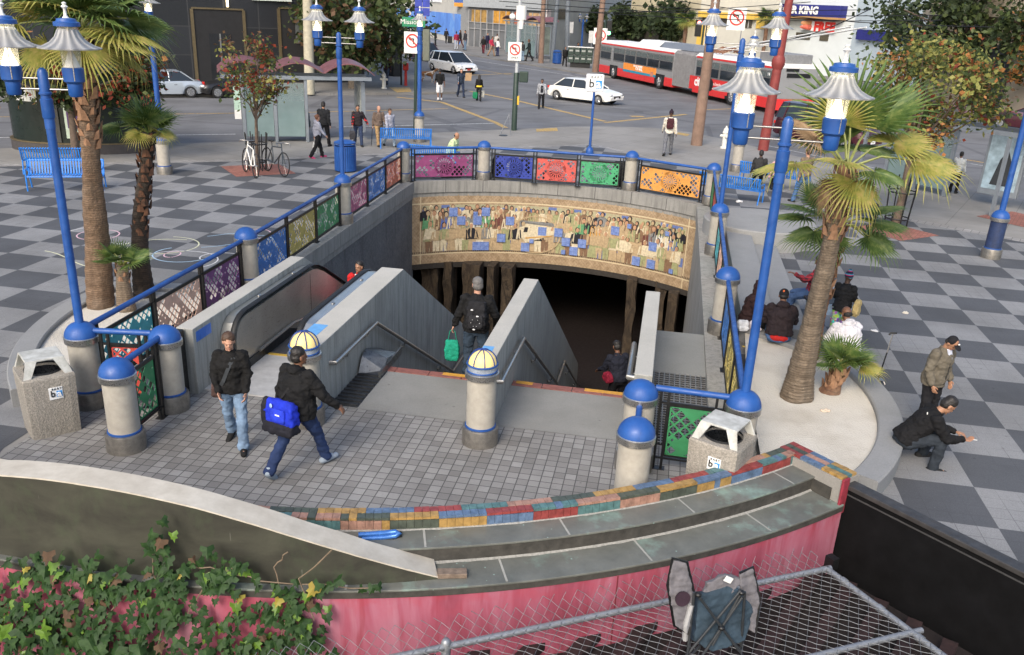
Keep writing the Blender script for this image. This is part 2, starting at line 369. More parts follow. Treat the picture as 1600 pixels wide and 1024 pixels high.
# far sidewalks
fk=[(-200,-54),(-40,39.5),(-22,50.3),(-16.4,53.8),(-7,59.6),(-4.2,61.5),(-3.6,64),(-5.5,68),(-60,155),(-200,155)]
def slab(poly,m,name,h=0): mb=MB(); mb.prism(poly,RZ-.05,h); return struct(mb.obj(name,m))
slab([(-60,28),(-34,42.9),(-22,50.3),(-14,55.3),(-7.2,59.4),(-4.6,61.3),(-4.0,63.5),(-5,67),(-60,155),(-120,155),(-120,60)],SIDE2,'corner_sidewalk')
fa=G(594,60); fb=G(676,76); fc=G(800,96); fd_=G(862,106); fe=G(931,118)
slab([(fa.x,fa.y),(fb.x,fb.y),(fc.x,fc.y),(fd_.x,fd_.y),(fe.x,fe.y),(9.5,82),(14,84),(60,105),(200,190),(200,400),(-150,400),(-80,220)],SIDE2,'far_sidewalk')
slab([(22,70),(60,38),(200,120),(60,200),(15,84)],SIDE2,'east_sidewalk',.0) if False else None
# chalk drawing on the left checker paving
chalks=[pm('white chalk',(.6,.6,.6),.9),pm('blue chalk',(.35,.5,.62),.9),pm('pink chalk',(.6,.4,.45),.9),pm('yellow chalk',(.6,.6,.4),.9)]
rc=random.Random(3); cc=G(265,385)
for i in range(4):
    mb=MB()
    for j in range(4):
        c=cc+V((rc.uniform(-2.2,2.2),rc.uniform(-1.6,1.6),0)); r=rc.uniform(.2,1.1)*(1 if j else .5); a0=rc.uniform(0,6); sp=rc.uniform(2,6.2); ex=rc.uniform(.6,1.3)
        if rc.random()<.45: pts=[c+V((t_*r*2-r,math.sin(t_*3+a0)*r*.6,0)) for t_ in [q/10 for q in range(11)]]
        else: pts=[c+V((cos(a0+sp*q/22)*r*ex,sin(a0+sp*q/22)*r,0)) for q in range(23)]
        for p,q in zip(pts,pts[1:]):
            d=(q-p).normalized(); n=V((-d.y,d.x,0))*.016; mb.quad(*[(k_.x,k_.y,.0075) for k_ in (p-n,q-n,q+n,p+n)])
    struct(mb.obj('chalk_drawing',chalks[i]))
# ============================================================ STATION WELL
FZ=-5.6
WT=lambda loc=(0,0,0):M4((0,0,0),-WA)
def wbox(name,label,cat,boxes,m,group=None,bevel=.012):
    mb=MB(); 
    for b in boxes: mb.b2(*b)
    o=mb.obj(name,m,None,bevel=bevel); o.rotation_euler=(0,0,-WA); return tag(o,label,cat,group)
mb=MB()  # left retaining wall under the ledge
mb.v=[]; 
def lw(z0,z1,d0,d1,v0=11.3,v1=28.2):
    a=[(-7.95-(v-15.35)*.0195,v) for v in (v0,v1)]
    mb.prism([(a[0][0]+d0,a[0][1]),(a[1][0]+d0,a[1][1]),(a[1][0]-d1,a[1][1]),(a[0][0]-d1,a[0][1])][::-1],z0,z1)
lw(FZ,-.45,0,.35,15.35); lw(-.45,-.28,.03,.35,15.35); lw(-.28,.10,0.06,.40)
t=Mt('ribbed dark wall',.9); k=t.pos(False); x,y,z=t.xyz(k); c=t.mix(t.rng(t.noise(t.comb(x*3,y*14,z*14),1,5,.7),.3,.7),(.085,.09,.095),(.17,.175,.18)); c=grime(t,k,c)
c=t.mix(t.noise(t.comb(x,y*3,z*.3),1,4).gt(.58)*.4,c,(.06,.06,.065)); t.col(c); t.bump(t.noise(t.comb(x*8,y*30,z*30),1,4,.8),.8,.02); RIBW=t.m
mb.mi=[0]*6+[1]*12
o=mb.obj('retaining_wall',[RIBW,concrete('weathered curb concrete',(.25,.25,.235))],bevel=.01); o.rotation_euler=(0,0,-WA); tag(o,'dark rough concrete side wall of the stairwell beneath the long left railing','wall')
wbox('retaining_wall','grey concrete side wall of the stairwell beneath the right railing','wall',[(1.05,1.4,16.2,27.9,FZ,-.3),(1.0,1.62,9.7,28.05,-.3,.1)],concrete('right side wall concrete',(.3,.295,.27)))
# curved back wall with coping stones
def arcprism(mb,r0,r1,z0,z1,u0=1.1,u1=-8.25,n=30,vc=22.49,gap=None):
    A_=backarc(r0,u0,u1,n,vc); 
    aa=[math.atan2(p[1]-vc,p[0]-CVA) for p in A_]
    for i in range(n):
        q=[(CVA+r*cos(a),vc+r*sin(a)) for r,a in ((r0,aa[i]),(r1,aa[i]),(r1,aa[i+1]),(r0,aa[i+1]))]
        mb.prism(q,z0,z1) if False else mb.add([(*q[0],z0),(*q[3],z0),(*q[3],z1),(*q[0],z1),(*q[1],z0),(*q[2],z0),(*q[2],z1),(*q[1],z1)],((0,1,2,3),(4,7,6,5),(3,7,4,0) if False else (0,3,7,4) if False else (3,2,6,7),(0,4,5,1)) )
mbk=MB(); arcprism(mbk,7.30,7.7,-2.72,-.4); mbk.m=1; arcprism(mbk,7.22,7.75,-.28,.10); arcprism(mbk,7.27,7.7,-.42,-.28); 
JC=pm('dark joint gap',(.05,.05,.05),.9)  # near-black strips for the joints between coping stones
mbk.m=2
for i in range(1,8):
    a0=math.acos((1.1-CVA)/7.215); a1=math.acos((-8.25-CVA)/7.215); a=a0+(a1-a0)*i/8
    q=[(CVA+r*cos(a+d),22.49+r*sin(a+d)) for r,d in ((7.213,-.0012),(7.213,.0012),(7.3,.0012),(7.3,-.0012))]; mbk.prism(q,-.275,.103)
CURBC=concrete('coping concrete',(.27,.265,.245))
o=mbk.obj('retaining_wall',[RIBW,CURBC,JC]); o.rotation_euler=(0,0,-WA); tag(o,'curved concrete back wall and coping above the figure mural','wall')
# mural
t=Mt('ceramic relief mural',.55); uvk=t.nd('ShaderNodeTexCoord').outputs['UV']; X,Y,Z=t.xyz(uvk)   # u in metres along, v in metres up
inb=X.gt(.42)*X.lt(10.28)*Y.gt(.4)*Y.lt(2.0)
tx=(X/.15).fl(); ty=(Y/.15).fl()
k2=t.comb(X*5,Y*2.0); n1=t.noise(k2,1.3,6,.7,1.2); n2=t.noise(k2,3.5,5,.7,.8)
bgc=t.ramp(n1,[(.25,(.11,.085,.055)),(.38,(.42,.31,.18)),(.5,(.53,.43,.27)),(.6,(.36,.26,.14)),(.72,(.58,.5,.34))])
bgc=t.mix(t.rng(n2,.5,.72),bgc,(.50,.44,.30)); bgc=t.mix(t.rng(n2,.40,.26)*.75,bgc,(.09,.07,.05))
bgc=t.mix(Y.gt(1.55)*t.rng(n1,.35,.6),bgc,(.45,.46,.28))
bx=((X+.07)/.30).fl(); by=((Y-.1)/.30).fl(); wb=t.white(t.comb(bx,by,3.0)); bluec=t.mix(n2,(.08,.13,.36),(.2,.28,.55))
bgc=t.mix(wb.gt(.84),bgc,bluec); bgc=t.mix(1.0,bgc,(.78,.76,.76),'MULTIPLY')
jn=((X/.15).fr()-.5).ab().gt(.48).mx(((Y/.15).fr()-.5).ab().gt(.48)); bgc=t.mix(jn*.35,bgc,(.12,.1,.08))
bo=t.mix(t.rng(t.noise(t.comb(X*6,Y*6),1,4),.35,.65),(.26,.18,.10),(.42,.31,.19))
tri=((X/.13).fr()-.5).ab()*2; bo=t.mix((tri-((Y/.13).fr())).ab().lt(.18)*.45,bo,(.2,.13,.075))
lin=(Y-.33).ab().lt(.02).mx((Y-2.07).ab().lt(.02)).mx((X-.35).ab().lt(.02)).mx((X-10.35).ab().lt(.02)); bo=t.mix(lin,bo,(.55,.45,.28))
dk=(Y-.4).ab().lt(.035)*((X/.07).fr().gt(.5)); bo=t.mix(dk,bo,(.08,.06,.04))
t.col(t.mix(inb,bo,bgc)); t.bump(n2+t.noise(t.comb(X,Y),14,4)*.4,.6,.02); MUR=t.m
L0=math.acos((1.1-CVA)/7.27); L1=math.acos((-8.22-CVA)/7.27)
MLEN=7.27*(L1-L0); n=64; MH=2.34; Z0=-2.72
def mpt(s,z,d=0):                          # s metres from the left end of the mural
    a=L1-(s/MLEN)*(L1-L0); r=7.27-d; return (CVA+r*cos(a),22.49+r*sin(a),Z0+z)
murT=thing('mural','long curved ceramic mural of relief figures above the dark station opening','mural',(0,0,0),-WA)
mb=MB()
for i in range(n):
    s0=MLEN*i/n; s1=MLEN*(i+1)/n; mb.quad(mpt(s0,0),mpt(s1,0),mpt(s1,MH),mpt(s0,MH))
o=mb.obj('tile_field',MUR,murT); uvl=o.data.uv_layers.new(name='uv'); sc=10.7/MLEN
for i in range(n):
    s0=MLEN*i/n*sc; s1=MLEN*(i+1)/n*sc
    for j,q in enumerate(((s0,0),(s1,0),(s1,MH),(s0,MH))): uvl.data[i*4+j].uv=q
# bottom edge band of the mural
def relief(mb,s,z,poly,d=.03):
    b=[mpt(s+p[0],z+p[1],0) for p in poly]; f_=[mpt(s+p[0],z+p[1],d) for p in poly]; n=len(poly)
    mb.add(b+f_,[tuple(range(n,2*n))]+[(i,(i+1)%n,n+(i+1)%n,n+i) for i in range(n)])
def blob(rx,rz,cx=0,cz=0,n=10): return [(cx+rx*cos(2*pi*i/n),cz+rz*sin(2*pi*i/n)) for i in range(n)]
FC={k:pm('mural glaze '+k,c,.4,0,.25,14) for k,c in dict(tan=(.42,.31,.18),cream=(.58,.5,.34),brown=(.2,.12,.07),green=(.11,.28,.13),black=(.02,.02,.025),orange=(.5,.26,.05),blue=(.07,.13,.38),maroon=(.14,.05,.04),white=(.6,.58,.5),skin=(.42,.24,.14),hair=(.05,.035,.03),grey=(.2,.2,.19),olive=(.3,.3,.15)).items()}
rm=random.Random(11); order=list(FC); mats=[FC[k] for k in order]
def fig(s,z,h,body,legs,head='skin',hair='hair'):
    mb=MB(); w_=h*.17*rm.uniform(.85,1.2); lean=rm.uniform(-.05,.05)*h
    mb.m=order.index(legs)
    relief(mb,s,z,[(-w_*.7,0),(-w_*.15,0),(0,h*.3),(w_*.15,0),(w_*.75,0),(w_*.8,h*.45),(-w_*.8,h*.45)] if rm.random()<.6 else [(-w_*.9,0),(w_*.9,0),(w_*.6,h*.45),(-w_*.6,h*.45)],.03)
    mb.m=order.index(body); relief(mb,s,z,[(-w_*.85,h*.42),(w_*.85,h*.42),(w_+lean,h*.72),(w_*.55+lean,h*.82),(-w_*.55+lean,h*.82),(-w_+lean,h*.72)],.045)
    relief(mb,s,z,[(-w_*1.25,h*.4),(-w_*.95,h*.4),(-w_*.8+lean,h*.76),(-w_+lean,h*.78)],.055); relief(mb,s,z,[(w_*.9,h*.5),(w_*1.2,h*.44),(w_*1.05+lean,h*.78),(w_*.85+lean,h*.76)],.055)
    mb.m=order.index(hair); relief(mb,s,z,blob(h*.085,h*.1,lean,h*.93),.05)
    mb.m=order.index(head); relief(mb,s,z,blob(h*.06,h*.08,lean,h*.915),.065)
    mb.obj('relief_figure',mats,murT)
bodies=['grey','black','tan','cream','green','tan','blue','white','brown','black','orange','tan','cream','tan','tan','cream','black','tan','maroon','tan','cream','tan','orange','grey','tan','white','tan','cream','tan']
pal=['tan','cream','tan','brown','grey','tan','cream','olive','black','tan','orange','white','tan','blue','maroon','green']
for row,(z,hh,stp) in enumerate(((1.18,.82,.21),(.78,1.02,.25),(.42,1.0,.27))):
    s=.52+row*.08
    while s<10.2:
        if not (3.95<s<5.3 and row==1):
            h=rm.uniform(.85,1.08)*hh; h=min(h,2.0-z); fig(s*MLEN/10.7,z,h,rm.choice(pal[:10] if row!=1 else pal),rm.choice(['tan','tan','cream','brown','olive']),rm.choice(['skin','tan','skin']),rm.choice(['hair','brown','cream','olive','hair','black']))
        s+=stp*rm.uniform(.85,1.2)
mb=MB(); mb.m=order.index('cream'); s=3.95*MLEN/10.7     # railway carriage motif
relief(mb,s,1.0,[(.05,.0),(.3,-.28),(1.35,.1),(1.4,.32),(.5,.38),(.2,.4)],.05)
mb.m=order.index('grey'); relief(mb,s,1.0,[(-.05,.1),(.1,.1),(.2,.4),(.5,.38),(1.4,.33),(1.4,.46),(-.05,.5)],.04)
mb.m=order.index('black'); relief(mb,s,1.0,[(.2,.1),(.34,.1),(.36,.27),(.24,.27)],.06)
for q in range(6): relief(mb,s,1.0,[(.5+q*.13,.13+q*.012),(.59+q*.13,.13+q*.012),(.59+q*.13,.25+q*.01),(.5+q*.13,.25+q*.01)],.06)
mb.m=order.index('orange'); relief(mb,s,1.0,[(.28,-.13),(1.2,.0),(1.2,.03),(.28,-.09)],.06)
for q in range(24):                         # large ring round the carriage
    a=2*pi*q/24; a2=2*pi*(q+1)/24; mb.m=order.index('tan'); relief(mb,s+.62,1.02,[(cos(a)*.84,sin(a)*.62),(cos(a2)*.84,sin(a2)*.62),(cos(a2)*.89,sin(a2)*.66),(cos(a)*.89,sin(a)*.66)],.06)
mb.obj('carriage_relief',mats,murT)
BTL=[]; rb_=random.Random(8)
for q in range(30):
    s=.5+.3*int(rb_.uniform(0,32)); z=.42+.3*int(rb_.uniform(0,5)); w_=rb_.choice((.29,.29,.145)); d_=.07+q*.0006; bt=MB(); relief(bt,s*MLEN/10.7,z,[(0,0),(w_,0),(w_,w_),(0,w_)],d_); BTL.append(bt)
t=Mt('blue glazed tile patch',.5); k=t.pos(False); x,y,z=t.xyz(k); j=((x*6.9).fr()-.5).ab().gt(.47).mx(((z*6.9).fr()-.5).ab().gt(.47)); c=t.mix(t.rng(t.noise(k,9,5,.7,.8),.35,.65),(.09,.15,.38),(.22,.30,.55)); t.col(t.mix(j*.5,c,(.06,.07,.12))); [bt.obj('blue_tile_patch',t.m,murT) for bt in BTL]
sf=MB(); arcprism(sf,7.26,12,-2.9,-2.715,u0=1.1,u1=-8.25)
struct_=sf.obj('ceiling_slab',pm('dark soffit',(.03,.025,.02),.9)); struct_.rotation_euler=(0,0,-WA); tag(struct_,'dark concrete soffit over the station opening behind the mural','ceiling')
# underground hall
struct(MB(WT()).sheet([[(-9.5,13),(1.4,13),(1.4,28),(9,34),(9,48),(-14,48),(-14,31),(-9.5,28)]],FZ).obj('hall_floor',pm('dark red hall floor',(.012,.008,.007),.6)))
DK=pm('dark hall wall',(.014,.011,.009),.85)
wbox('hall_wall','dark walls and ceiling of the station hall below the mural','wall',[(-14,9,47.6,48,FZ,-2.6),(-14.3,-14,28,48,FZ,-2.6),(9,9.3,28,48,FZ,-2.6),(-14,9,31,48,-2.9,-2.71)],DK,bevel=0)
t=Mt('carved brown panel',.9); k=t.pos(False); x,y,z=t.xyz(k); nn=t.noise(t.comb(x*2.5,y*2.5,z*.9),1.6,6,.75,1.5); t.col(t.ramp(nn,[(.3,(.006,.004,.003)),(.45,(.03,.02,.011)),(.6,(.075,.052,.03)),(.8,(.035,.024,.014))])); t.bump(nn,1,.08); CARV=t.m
for i in range(7):
    mb=MB(); u0=(-8.1,-7.25,-6.6,-5.75,-5.2,-.9,.0)[i]; w_=(.62,.3,.62,.3,.35,.3,.35)[i]; rr=random.Random(i)
    rings=[]
    for j in range(15):
        z=FZ+(2.9)*j/14; e=.10*noise.noise(V((i*3.1,z*1.3,0))); f_=.1*noise.noise(V((i*7.1,z*1.7,4)))
        rings.append([(u0+e,28.9-.15+f_,z),(u0+w_+f_,28.85-.15+e,z),(u0+w_,29.5,z),(u0,29.5,z)])
    mb.loft(rings); o=mb.obj('carved_column',CARV,smooth=40); o.rotation_euler=(0,0,-WA)
    tag(o,['brown carved stone column in the opening, leftmost below the mural','second brown carved column from the left below the mural','third brown carved column from the left below the mural','narrow brown carved column, fourth from the left below the mural','brown carved column, fifth from the left below the mural','brown carved column, sixth from the left below the mural','brown carved column nearest the middle of the opening below the mural'][i],'column',group='carved columns in the station opening')
mb=MB(); rings=[]
for j in range(15):
    z=FZ+2.9*j/14; e=.08*noise.noise(V((9.1,z*2,0))); rings.append([(.45+e,27.6,z),(.75+e,27.55,z),(.8,28,z),(.45,28,z)])
mb.loft(rings); o=mb.obj('carved_column',CARV,smooth=40); o.rotation_euler=(0,0,-WA); tag(o,'slim carved stone column at the right end of the opening','column')
# stair cheek walls
def cheek(name,label,u0,u1,v0,va,slope=.555,end=25.6,m=CONC,vn=None):
    prof=[(v0,-.02),(v0,1.05),(va,1.05),(end,1.05-(end-va)*slope),(end,FZ),(13.2,FZ),(13.0,-.02)]
    mb=MB(); n=len(prof); a=[(u0,*p) for p in prof]; b=[(u1,*p) for p in prof]
    mb.add(a+b,[tuple(range(n)),tuple(range(2*n-1,n-1,-1))]+[(i,n+i,n+(i+1)%n,(i+1)%n) for i in range(n)])
    mb.mi[1+1+1]=1; 
    o=mb.obj(name,[m,CONCT],bevel=.012); o.rotation_euler=(0,0,-WA); return tag(o,label,'wall')
W1=cheek('stair_wall','concrete wall with peaked top between the escalator and the left stairs',-5.02,-4.6,11.1,15.2)
W2_=cheek('stair_wall','concrete wall with peaked top between the two stair flights',-2.37,-2.1,11.25,15.35)
cheek('stair_wall','narrow concrete wall along the right edge of the stairs beside the floor grating',-.15,.1,11.35,15.3)
cheek('stair_wall','concrete wall along the left side of the escalator with a blue plate',-6.87,-6.6,11.2,15.35)
def staircase(u0,u1,label):
    T=thing('staircase',label,'stairs',(0,0,0),-WA); mb=MB(); v=13.0; z=0; mb2=MB()
    def nos(vv,zz):
        mb2.b2(u0,u1,vv-.02,vv+.035,zz-.035,zz+.004)
    for part in (20,14):
        for i in range(part):
            z2=z-.165; mb.quad((u0,v,z2),(u1,v,z2),(u1,v,z),(u0,v,z)); dv=.30 if i<part-1 or part==14 else 1.5
            mb.quad((u0,v,z2),(u0,v+dv,z2),(u1,v+dv,z2),(u1,v,z2)); z=z2; v+=dv; nos(v-.035,z)
    mb.obj('steps',pm('dark stair tread',(.07,.062,.056),.8,0,.3,8,.2),T); mb2.obj('nosing',pm('stair nosing',(.07,.05,.045),.8),T,label='dark nosing strips on every step')
    mb=MB(); n=4; 
    for i in range(n):
        a=u0+(u1-u0)*i/n; b=u0+(u1-u0)*(i+1)/n; mb.b2(a+.004,b-.004,12.845,13.03,-.1,.02)
    mb.obj('edge_tile',pm('dull red edge tile',(.23,.085,.065),.7,0,.3,12),T,bevel=.004)
    mb=MB(); o_=pm('orange edge paint',(.55,.28,.03),.6,0,.2,20)
    for a,b in ((.03,.17),(.6,.95)): mb=MB(); mb.b2(u0+(u1-u0)*a,u0+(u1-u0)*b,12.93,13.034,-.03,.023); mb.obj('orange_strip',o_,T)
staircase(-4.6,-2.37,'left flight of dark stairs going down beside the bicycle channel'); staircase(-2.1,-.15,'right flight of dark stairs going down between the concrete walls')
# wall handrails
def rail(name,label,u,side,pts,r=.033):
    T=thing(name,label,'handrail',(0,0,0),-WA); mb=MB(); P=[(u+side*.09,a,b) for a,b in pts]
    P=[(u,pts[0][0],pts[0][1])]+P; mb.tube(P,r,10); mb.obj('bar',STEEL,T,smooth=50)
    for (a,b),(c,d) in zip(pts,pts[1:]):
        for f_ in ((.3,.8) if abs(c-a)>1.2 else (.5,)):
            m=MB(); v=a+(c-a)*f_; z=b+(d-b)*f_; m.tube([(u,v,z-.11),(u+side*.06,v,z-.11),(u+side*.09,v,z-.03)],.013,6); m.ell((u+side*.01,v,z-.11),(.015,.045,.045)); m.obj('bracket',STEEL,T,smooth=50)
zz=lambda v:.62-(v-13.35)*.56
rail('handrail','steel handrail on the wall beside the escalator, over the bicycle channel',-4.6,1,[(11.45,.66),(13.35,.64),(18.9,zz(18.9)),(20.3,zz(18.9)),(25,zz(23.6))])
rail('handrail','steel handrail on the right side of the middle stair wall',-2.1,1,[(11.45,.66),(13.35,.64),(18.9,zz(18.9)),(20.3,zz(18.9)),(25,zz(23.6))])
rail('handrail','short steel handrail on the wall beside the blue domed corner bollard',-.15,-1,[(12.3,.6),(14.0,.5),(18.9,zz(18.9)-.05),(20.3,zz(18.9)-.05)],.045)
# bicycle channel
T=thing('bicycle_channel','black ribbed bicycle channel beside the left stair wall','bicycle channel',(0,0,0),-WA); mb=MB()
mb.b2(-4.58,-4.16,11.38,12.85,.012,.02)
for i in range(11): mb.b2(-4.57,-4.17,11.42+i*.125,11.47+i*.125,.02,.045)
mb.obj('ribbed_plate',pm('dark cast iron',(.045,.048,.052),.5,.4,.3,12),T)
mb=MB(); mb.add([(-4.56,12.55,.03),(-4.2,12.55,.03),(-4.2,12.95,.2),(-4.56,12.95,.33),(-4.2,13.6,.05),(-4.56,13.6,.1),(-4.2,12.75,.06),(-4.56,12.75,.28)],((0,1,6,7),(7,6,2,3),(3,2,4,5))); mb.b2(-4.2,-4.17,12.5,13.7,.0,.13)
mb.obj('end_box',pm('scuffed steel box',(.16,.165,.165),.35,.7,.35,9),T)
# wall notices and tapes
def wtag(name,label,cat,b,m): return wbox(name,label,cat,[b],m,bevel=0)
wtag('wall_plate','blue enamel plate on the concrete wall left of the escalator','sign',(-6.6,-6.594,11.28,11.72,.82,.98),pm('blue plate',(.02,.13,.5),.4))
wtag('tape_patch','light blue patch on the wall top beside the escalator newel','tape',(-5.02,-4.8,11.5,11.95,1.05,1.054),pm('light blue patch',(.12,.33,.62),.6))
wtag('tape_patch','light blue patch on the middle stair wall behind the yellow globe','tape',(-2.36,-2.2,11.55,11.8,1.05,1.054),pm('light blue patch',(.12,.33,.62),.6))
# slab and grating right of the stairs
wbox('concrete_slab','plain concrete slab between the right stair wall and the right railing','slab',[(.1,1.02,14.1,16.2,-.3,.02)],concrete('slab concrete',(.25,.255,.24),False))
T=thing('floor_grating','steel floor grating between the blue bollards and the concrete slab','grating',(0,0,0),-WA); mb=MB()
for i in range(11): u=.14+i*.086; mb.b2(u-.008,u+.008,11.4,14.1,.0,.03)
for i in range(30): v=11.45+i*.09; mb.b2(.1,1.03,v-.008,v+.008,.0,.026)
mb.obj('bars',pm('grating steel',(.23,.23,.22),.5,.5,.3,9),T); MB().b2(.1,1.03,11.38,14.1,-.02,.012).obj('shaft_floor',pm('dark shaft',(.02,.02,.02),.9),T)
# ============================================================ ESCALATOR
E_=thing('escalator','stainless steel escalator with black handrails descending beside the left stairs','escalator',(0,0,0),-WA)
def eprof(off=0,top=.93,n=8,vs=15.3,ve=24):
    # outline of the balustrade in (v,z), from the foot round the newel and along the top
    r=.42+off; cx,cz=12.38,.53; p=[(12.2+.1,.08-off*.2)]
    for i in range(n+1): a=R(250)-R(160)*i/n; p.append((cx+cos(a)*r,cz+sin(a)*r))
    tz=cz+r
    p+=[(14.9,tz),(15.15,tz-.01),(15.4,tz-.07),(15.7,tz-.2),(ve,tz-.2-(ve-15.7)*.56)]
    return p
t=Mt('stainless panel',.36,.35); k=t.pos(False); x,y,z=t.xyz(k); f=t.noise(t.comb(x,y*.8,z*.8),1.2,4); t.col(t.mix(t.rng(f,.35,.65),(.30,.275,.235),(.44,.41,.35))); t.rough(t.rng(t.noise(t.comb(x*5,y*5,z*90),2,3),.3,.7,.25,.42)); PANEL=t.m
t=Mt('bright steel deck',.35,.9); k=t.pos(False); t.col(t.mix(t.noise(k,3,4),(.42,.42,.40),(.66,.65,.61))); DECK=t.m
for side,u,lab in ((1,-6.35,'panel'),(-1,-5.35,'panel')):
    p=eprof(-.05); mb=MB(); low=[(24,-5.4),(15.0,-.45),(13.9,.0),(12.3,.0)]
    poly=p+low; a=[(u,*q) for q in poly]; b=[(u-side*.03,*q) for q in poly]; n=len(poly)
    mb.add(a+b,[tuple(range(n))[::1],tuple(range(2*n-1,n-1,-1))]+[(i,n+i,n+(i+1)%n,(i+1)%n) for i in range(n)]); mb.obj('balustrade_panel',PANEL,E_)
    # dark joints in the panel
    mb=MB()
    for v in (15.0,16.6,18.2): mb.b2(u+side*.001,u+side*.003,v,v+.012,(-.2 if v<15.5 else .6-(v-15.3)*.56-1.0),(.85 if v<15.5 else .82-(v-15.3)*.56))
    mb.obj('panel_joint',BLACK,E_)
    # rounded metal deck behind the handrail, seen from above
    rings=[]
    for (q,zq) in eprof(.02)[1:]: rings.append([(u-side*.05,q,zq),(u-side*(.24 if side>0 else .34),q,zq-.03)])
    mb=MB(); 
    for r0,r1 in zip(rings,rings[1:]): mb.add([r0[0],r0[1],r1[1],r1[0]],((0,1,2,3),))
    mb.obj('deck_cover',DECK,E_,smooth=40)
    for v in (13.2,14.6): mb=MB(); mb.ell((u-side*.15,v,.965),(.03,.05,.02)); mb.obj('deck_button',STEEL,E_,smooth=60)
    mb=MB(); pr_=[(u-side*.03,q,zq) for q,zq in eprof(.035)[1:]]
    rings=[]; 
    for i,P in enumerate(pr_):
        P=V(P); tn=(V(pr_[min(i+1,len(pr_)-1)])-V(pr_[max(i-1,0)])).normalized(); nrm=V((0,-tn.z,tn.y)); 
        if nrm.z<0 and i>3: nrm=-nrm
        s_=V((1,0,0)); rings.append([P+s_*.045*cos(a)+nrm*.022*sin(a) for a in [2*pi*j/8 for j in range(8)]])
    mb.loft(rings); mb.obj('moving_handrail',RUB,E_,smooth=60)
    mb=MB(); poly=[(12.15,.0),(12.3,.22),(13.9,.22),(15.3,-.38),(24,-5.2),(24,-5.6),(13.2,-.1)]; mb.b2(u,u+side*.03,12.2,13.9,0,.16); 
    q0=[(u+side*.03,*c_) for c_ in [(13.9,.16),(14.9,-.2),(24,-5.25),(24,-5.6),(14.6,-.6),(13.9,-.3)]]; mb.add(q0,((0,1,2,3,4,5),)); mb.obj('skirt',BLACK,E_)
    mb=MB(); mb.tube([(u+side*.045,12.7,.19),(u+side*.045,14.1,.2),(u+side*.045,14.6,.12),(u+side*.045,18,-1.72),(u+side*.045,24,-5.1)],.026,6); mb.obj('guard_strip',STEEL,E_,smooth=50)
mb=MB(); mb.b2(-6.6,-5.1,11.38,12.2,.0,.02); mb.b2(-6.34,-5.36,12.2,12.95,.0,.02); o=mb.obj('floor_plate',pm('floor plate steel',(.52,.52,.51),.42,.3,.16,5),E_)
mb=MB(); mb.b2(-6.3,-5.4,12.95,13.03,0,.026); mb.obj('comb_plate',pm('yellow comb',(.5,.33,.05),.6),E_)
mb=MB(); v=13.03; z=.0; GRV=[]
for i in range(34):
    dz=0 if i<4 else (-.08 if i==4 else -.2); v2=v+.36; mb.quad((-6.32,v,z+dz),(-6.32,v2,z+dz),(-5.38,v2,z+dz),(-5.38,v,z+dz)); mb.quad((-6.32,v,z+dz),(-5.38,v,z+dz),(-5.38,v,z),(-6.32,v,z)); z+=dz; v=v2
    if z<FZ+.1: break
t=Mt('grooved step',.45,.6); k=t.pos(False); x,y,z_=t.xyz(k); t.col(t.mix((x*40).fr().gt(.5),(.07,.07,.07),(.19,.19,.19))); mb.obj('steps',t.m,E_)
# ============================================================ BOLLARDS, RAILINGS, LAMPS
def text_mb(s, size, depth=.004, align='CENTER', spacing=1.0, bold=.0):
    cu=bpy.data.curves.new('tmp','FONT'); cu.body=s; cu.size=size; cu.extrude=depth; cu.align_x=align; cu.align_y='CENTER'; cu.space_character=spacing; cu.offset=bold; cu.resolution_u=2
    o=bpy.data.objects.new('tmp',cu); COL.objects.link(o); dg=bpy.context.evaluated_depsgraph_get(); me=bpy.data.meshes.new_from_object(o.evaluated_get(dg))
    vs=[v.co.copy() for v in me.vertices]; fs=[tuple(p.vertices) for p in me.polygons]
    bpy.data.objects.remove(o); bpy.data.curves.remove(cu); bpy.data.meshes.remove(me); return vs,fs
def lettering(s,size,m,parent,M,name='lettering',spacing=1.0,bold=0,label=None):
    vs,fs=text_mb(s,size,spacing=spacing,bold=bold); mb=MB(M); mb.add(vs,fs); return mb.obj(name,m,parent,label=label)
UP=Matrix.Rotation(pi/2,4,'X')            # text standing in the xz plane, facing -y
def make_bollard(body=CREAM, seed=0):
    T=thing('bollard','x','bollard')
    MB().lathe([(.252,0),(.252,.24),(.245,.262),(.205,.262)],n=28).obj('base_ring',STEELD,T,smooth=35)
    MB().lathe([(.212,.255),(.216,.27),(.212,.288),(.2,.29)],n=28).obj('blue_band',BLUE,T,smooth=40)
    MB().lathe([(.2,.26),(.2,1.0)],n=28,cap=False).obj('column',body,T,smooth=35)
    MB().lathe([(.205,.985),(.232,.995),(.234,1.075),(.222,1.085),(.2,1.085)],n=28).obj('collar',STEEL,T,smooth=35)
    return T
def dome(T): MB().lathe([(.222*cos(a),1.082+.205*sin(a)) for a in [R(x) for x in (0,6,15,28,42,56,70,82,90)]][:-1]+[(.01,1.288)],n=28).obj('dome',BLUE,T,smooth=60)
bol0=make_bollard(); dome(bol0)
boln=make_bollard(pm('dark blue column',(.02,.035,.09),.5,0,.3,9)); dome(boln); boln.location=G(1547,403); boln['label']='dark blue bollard carrying the tall lamp at the right edge of the plaza'; boln['group']='bollards'
glo=make_bollard()
gb=MB().lathe([(.2,1.08),(.2,1.17),(.19,1.175)],n=28).obj('glass_ring',None or pm('cloudy glass ring',(.3,.34,.4),.25,.2,.3,14),glo,smooth=40)
GL=emis('yellow globe glass',(1,.74,.28),.16,(.72,.55,.22)); MB().lathe([(.19*cos(a),1.185+.2*sin(a)) for a in [R(x) for x in range(0,90,10)]]+[(.01,1.385)],n=28).obj('globe',GL,glo,smooth=60)
mb=MB()
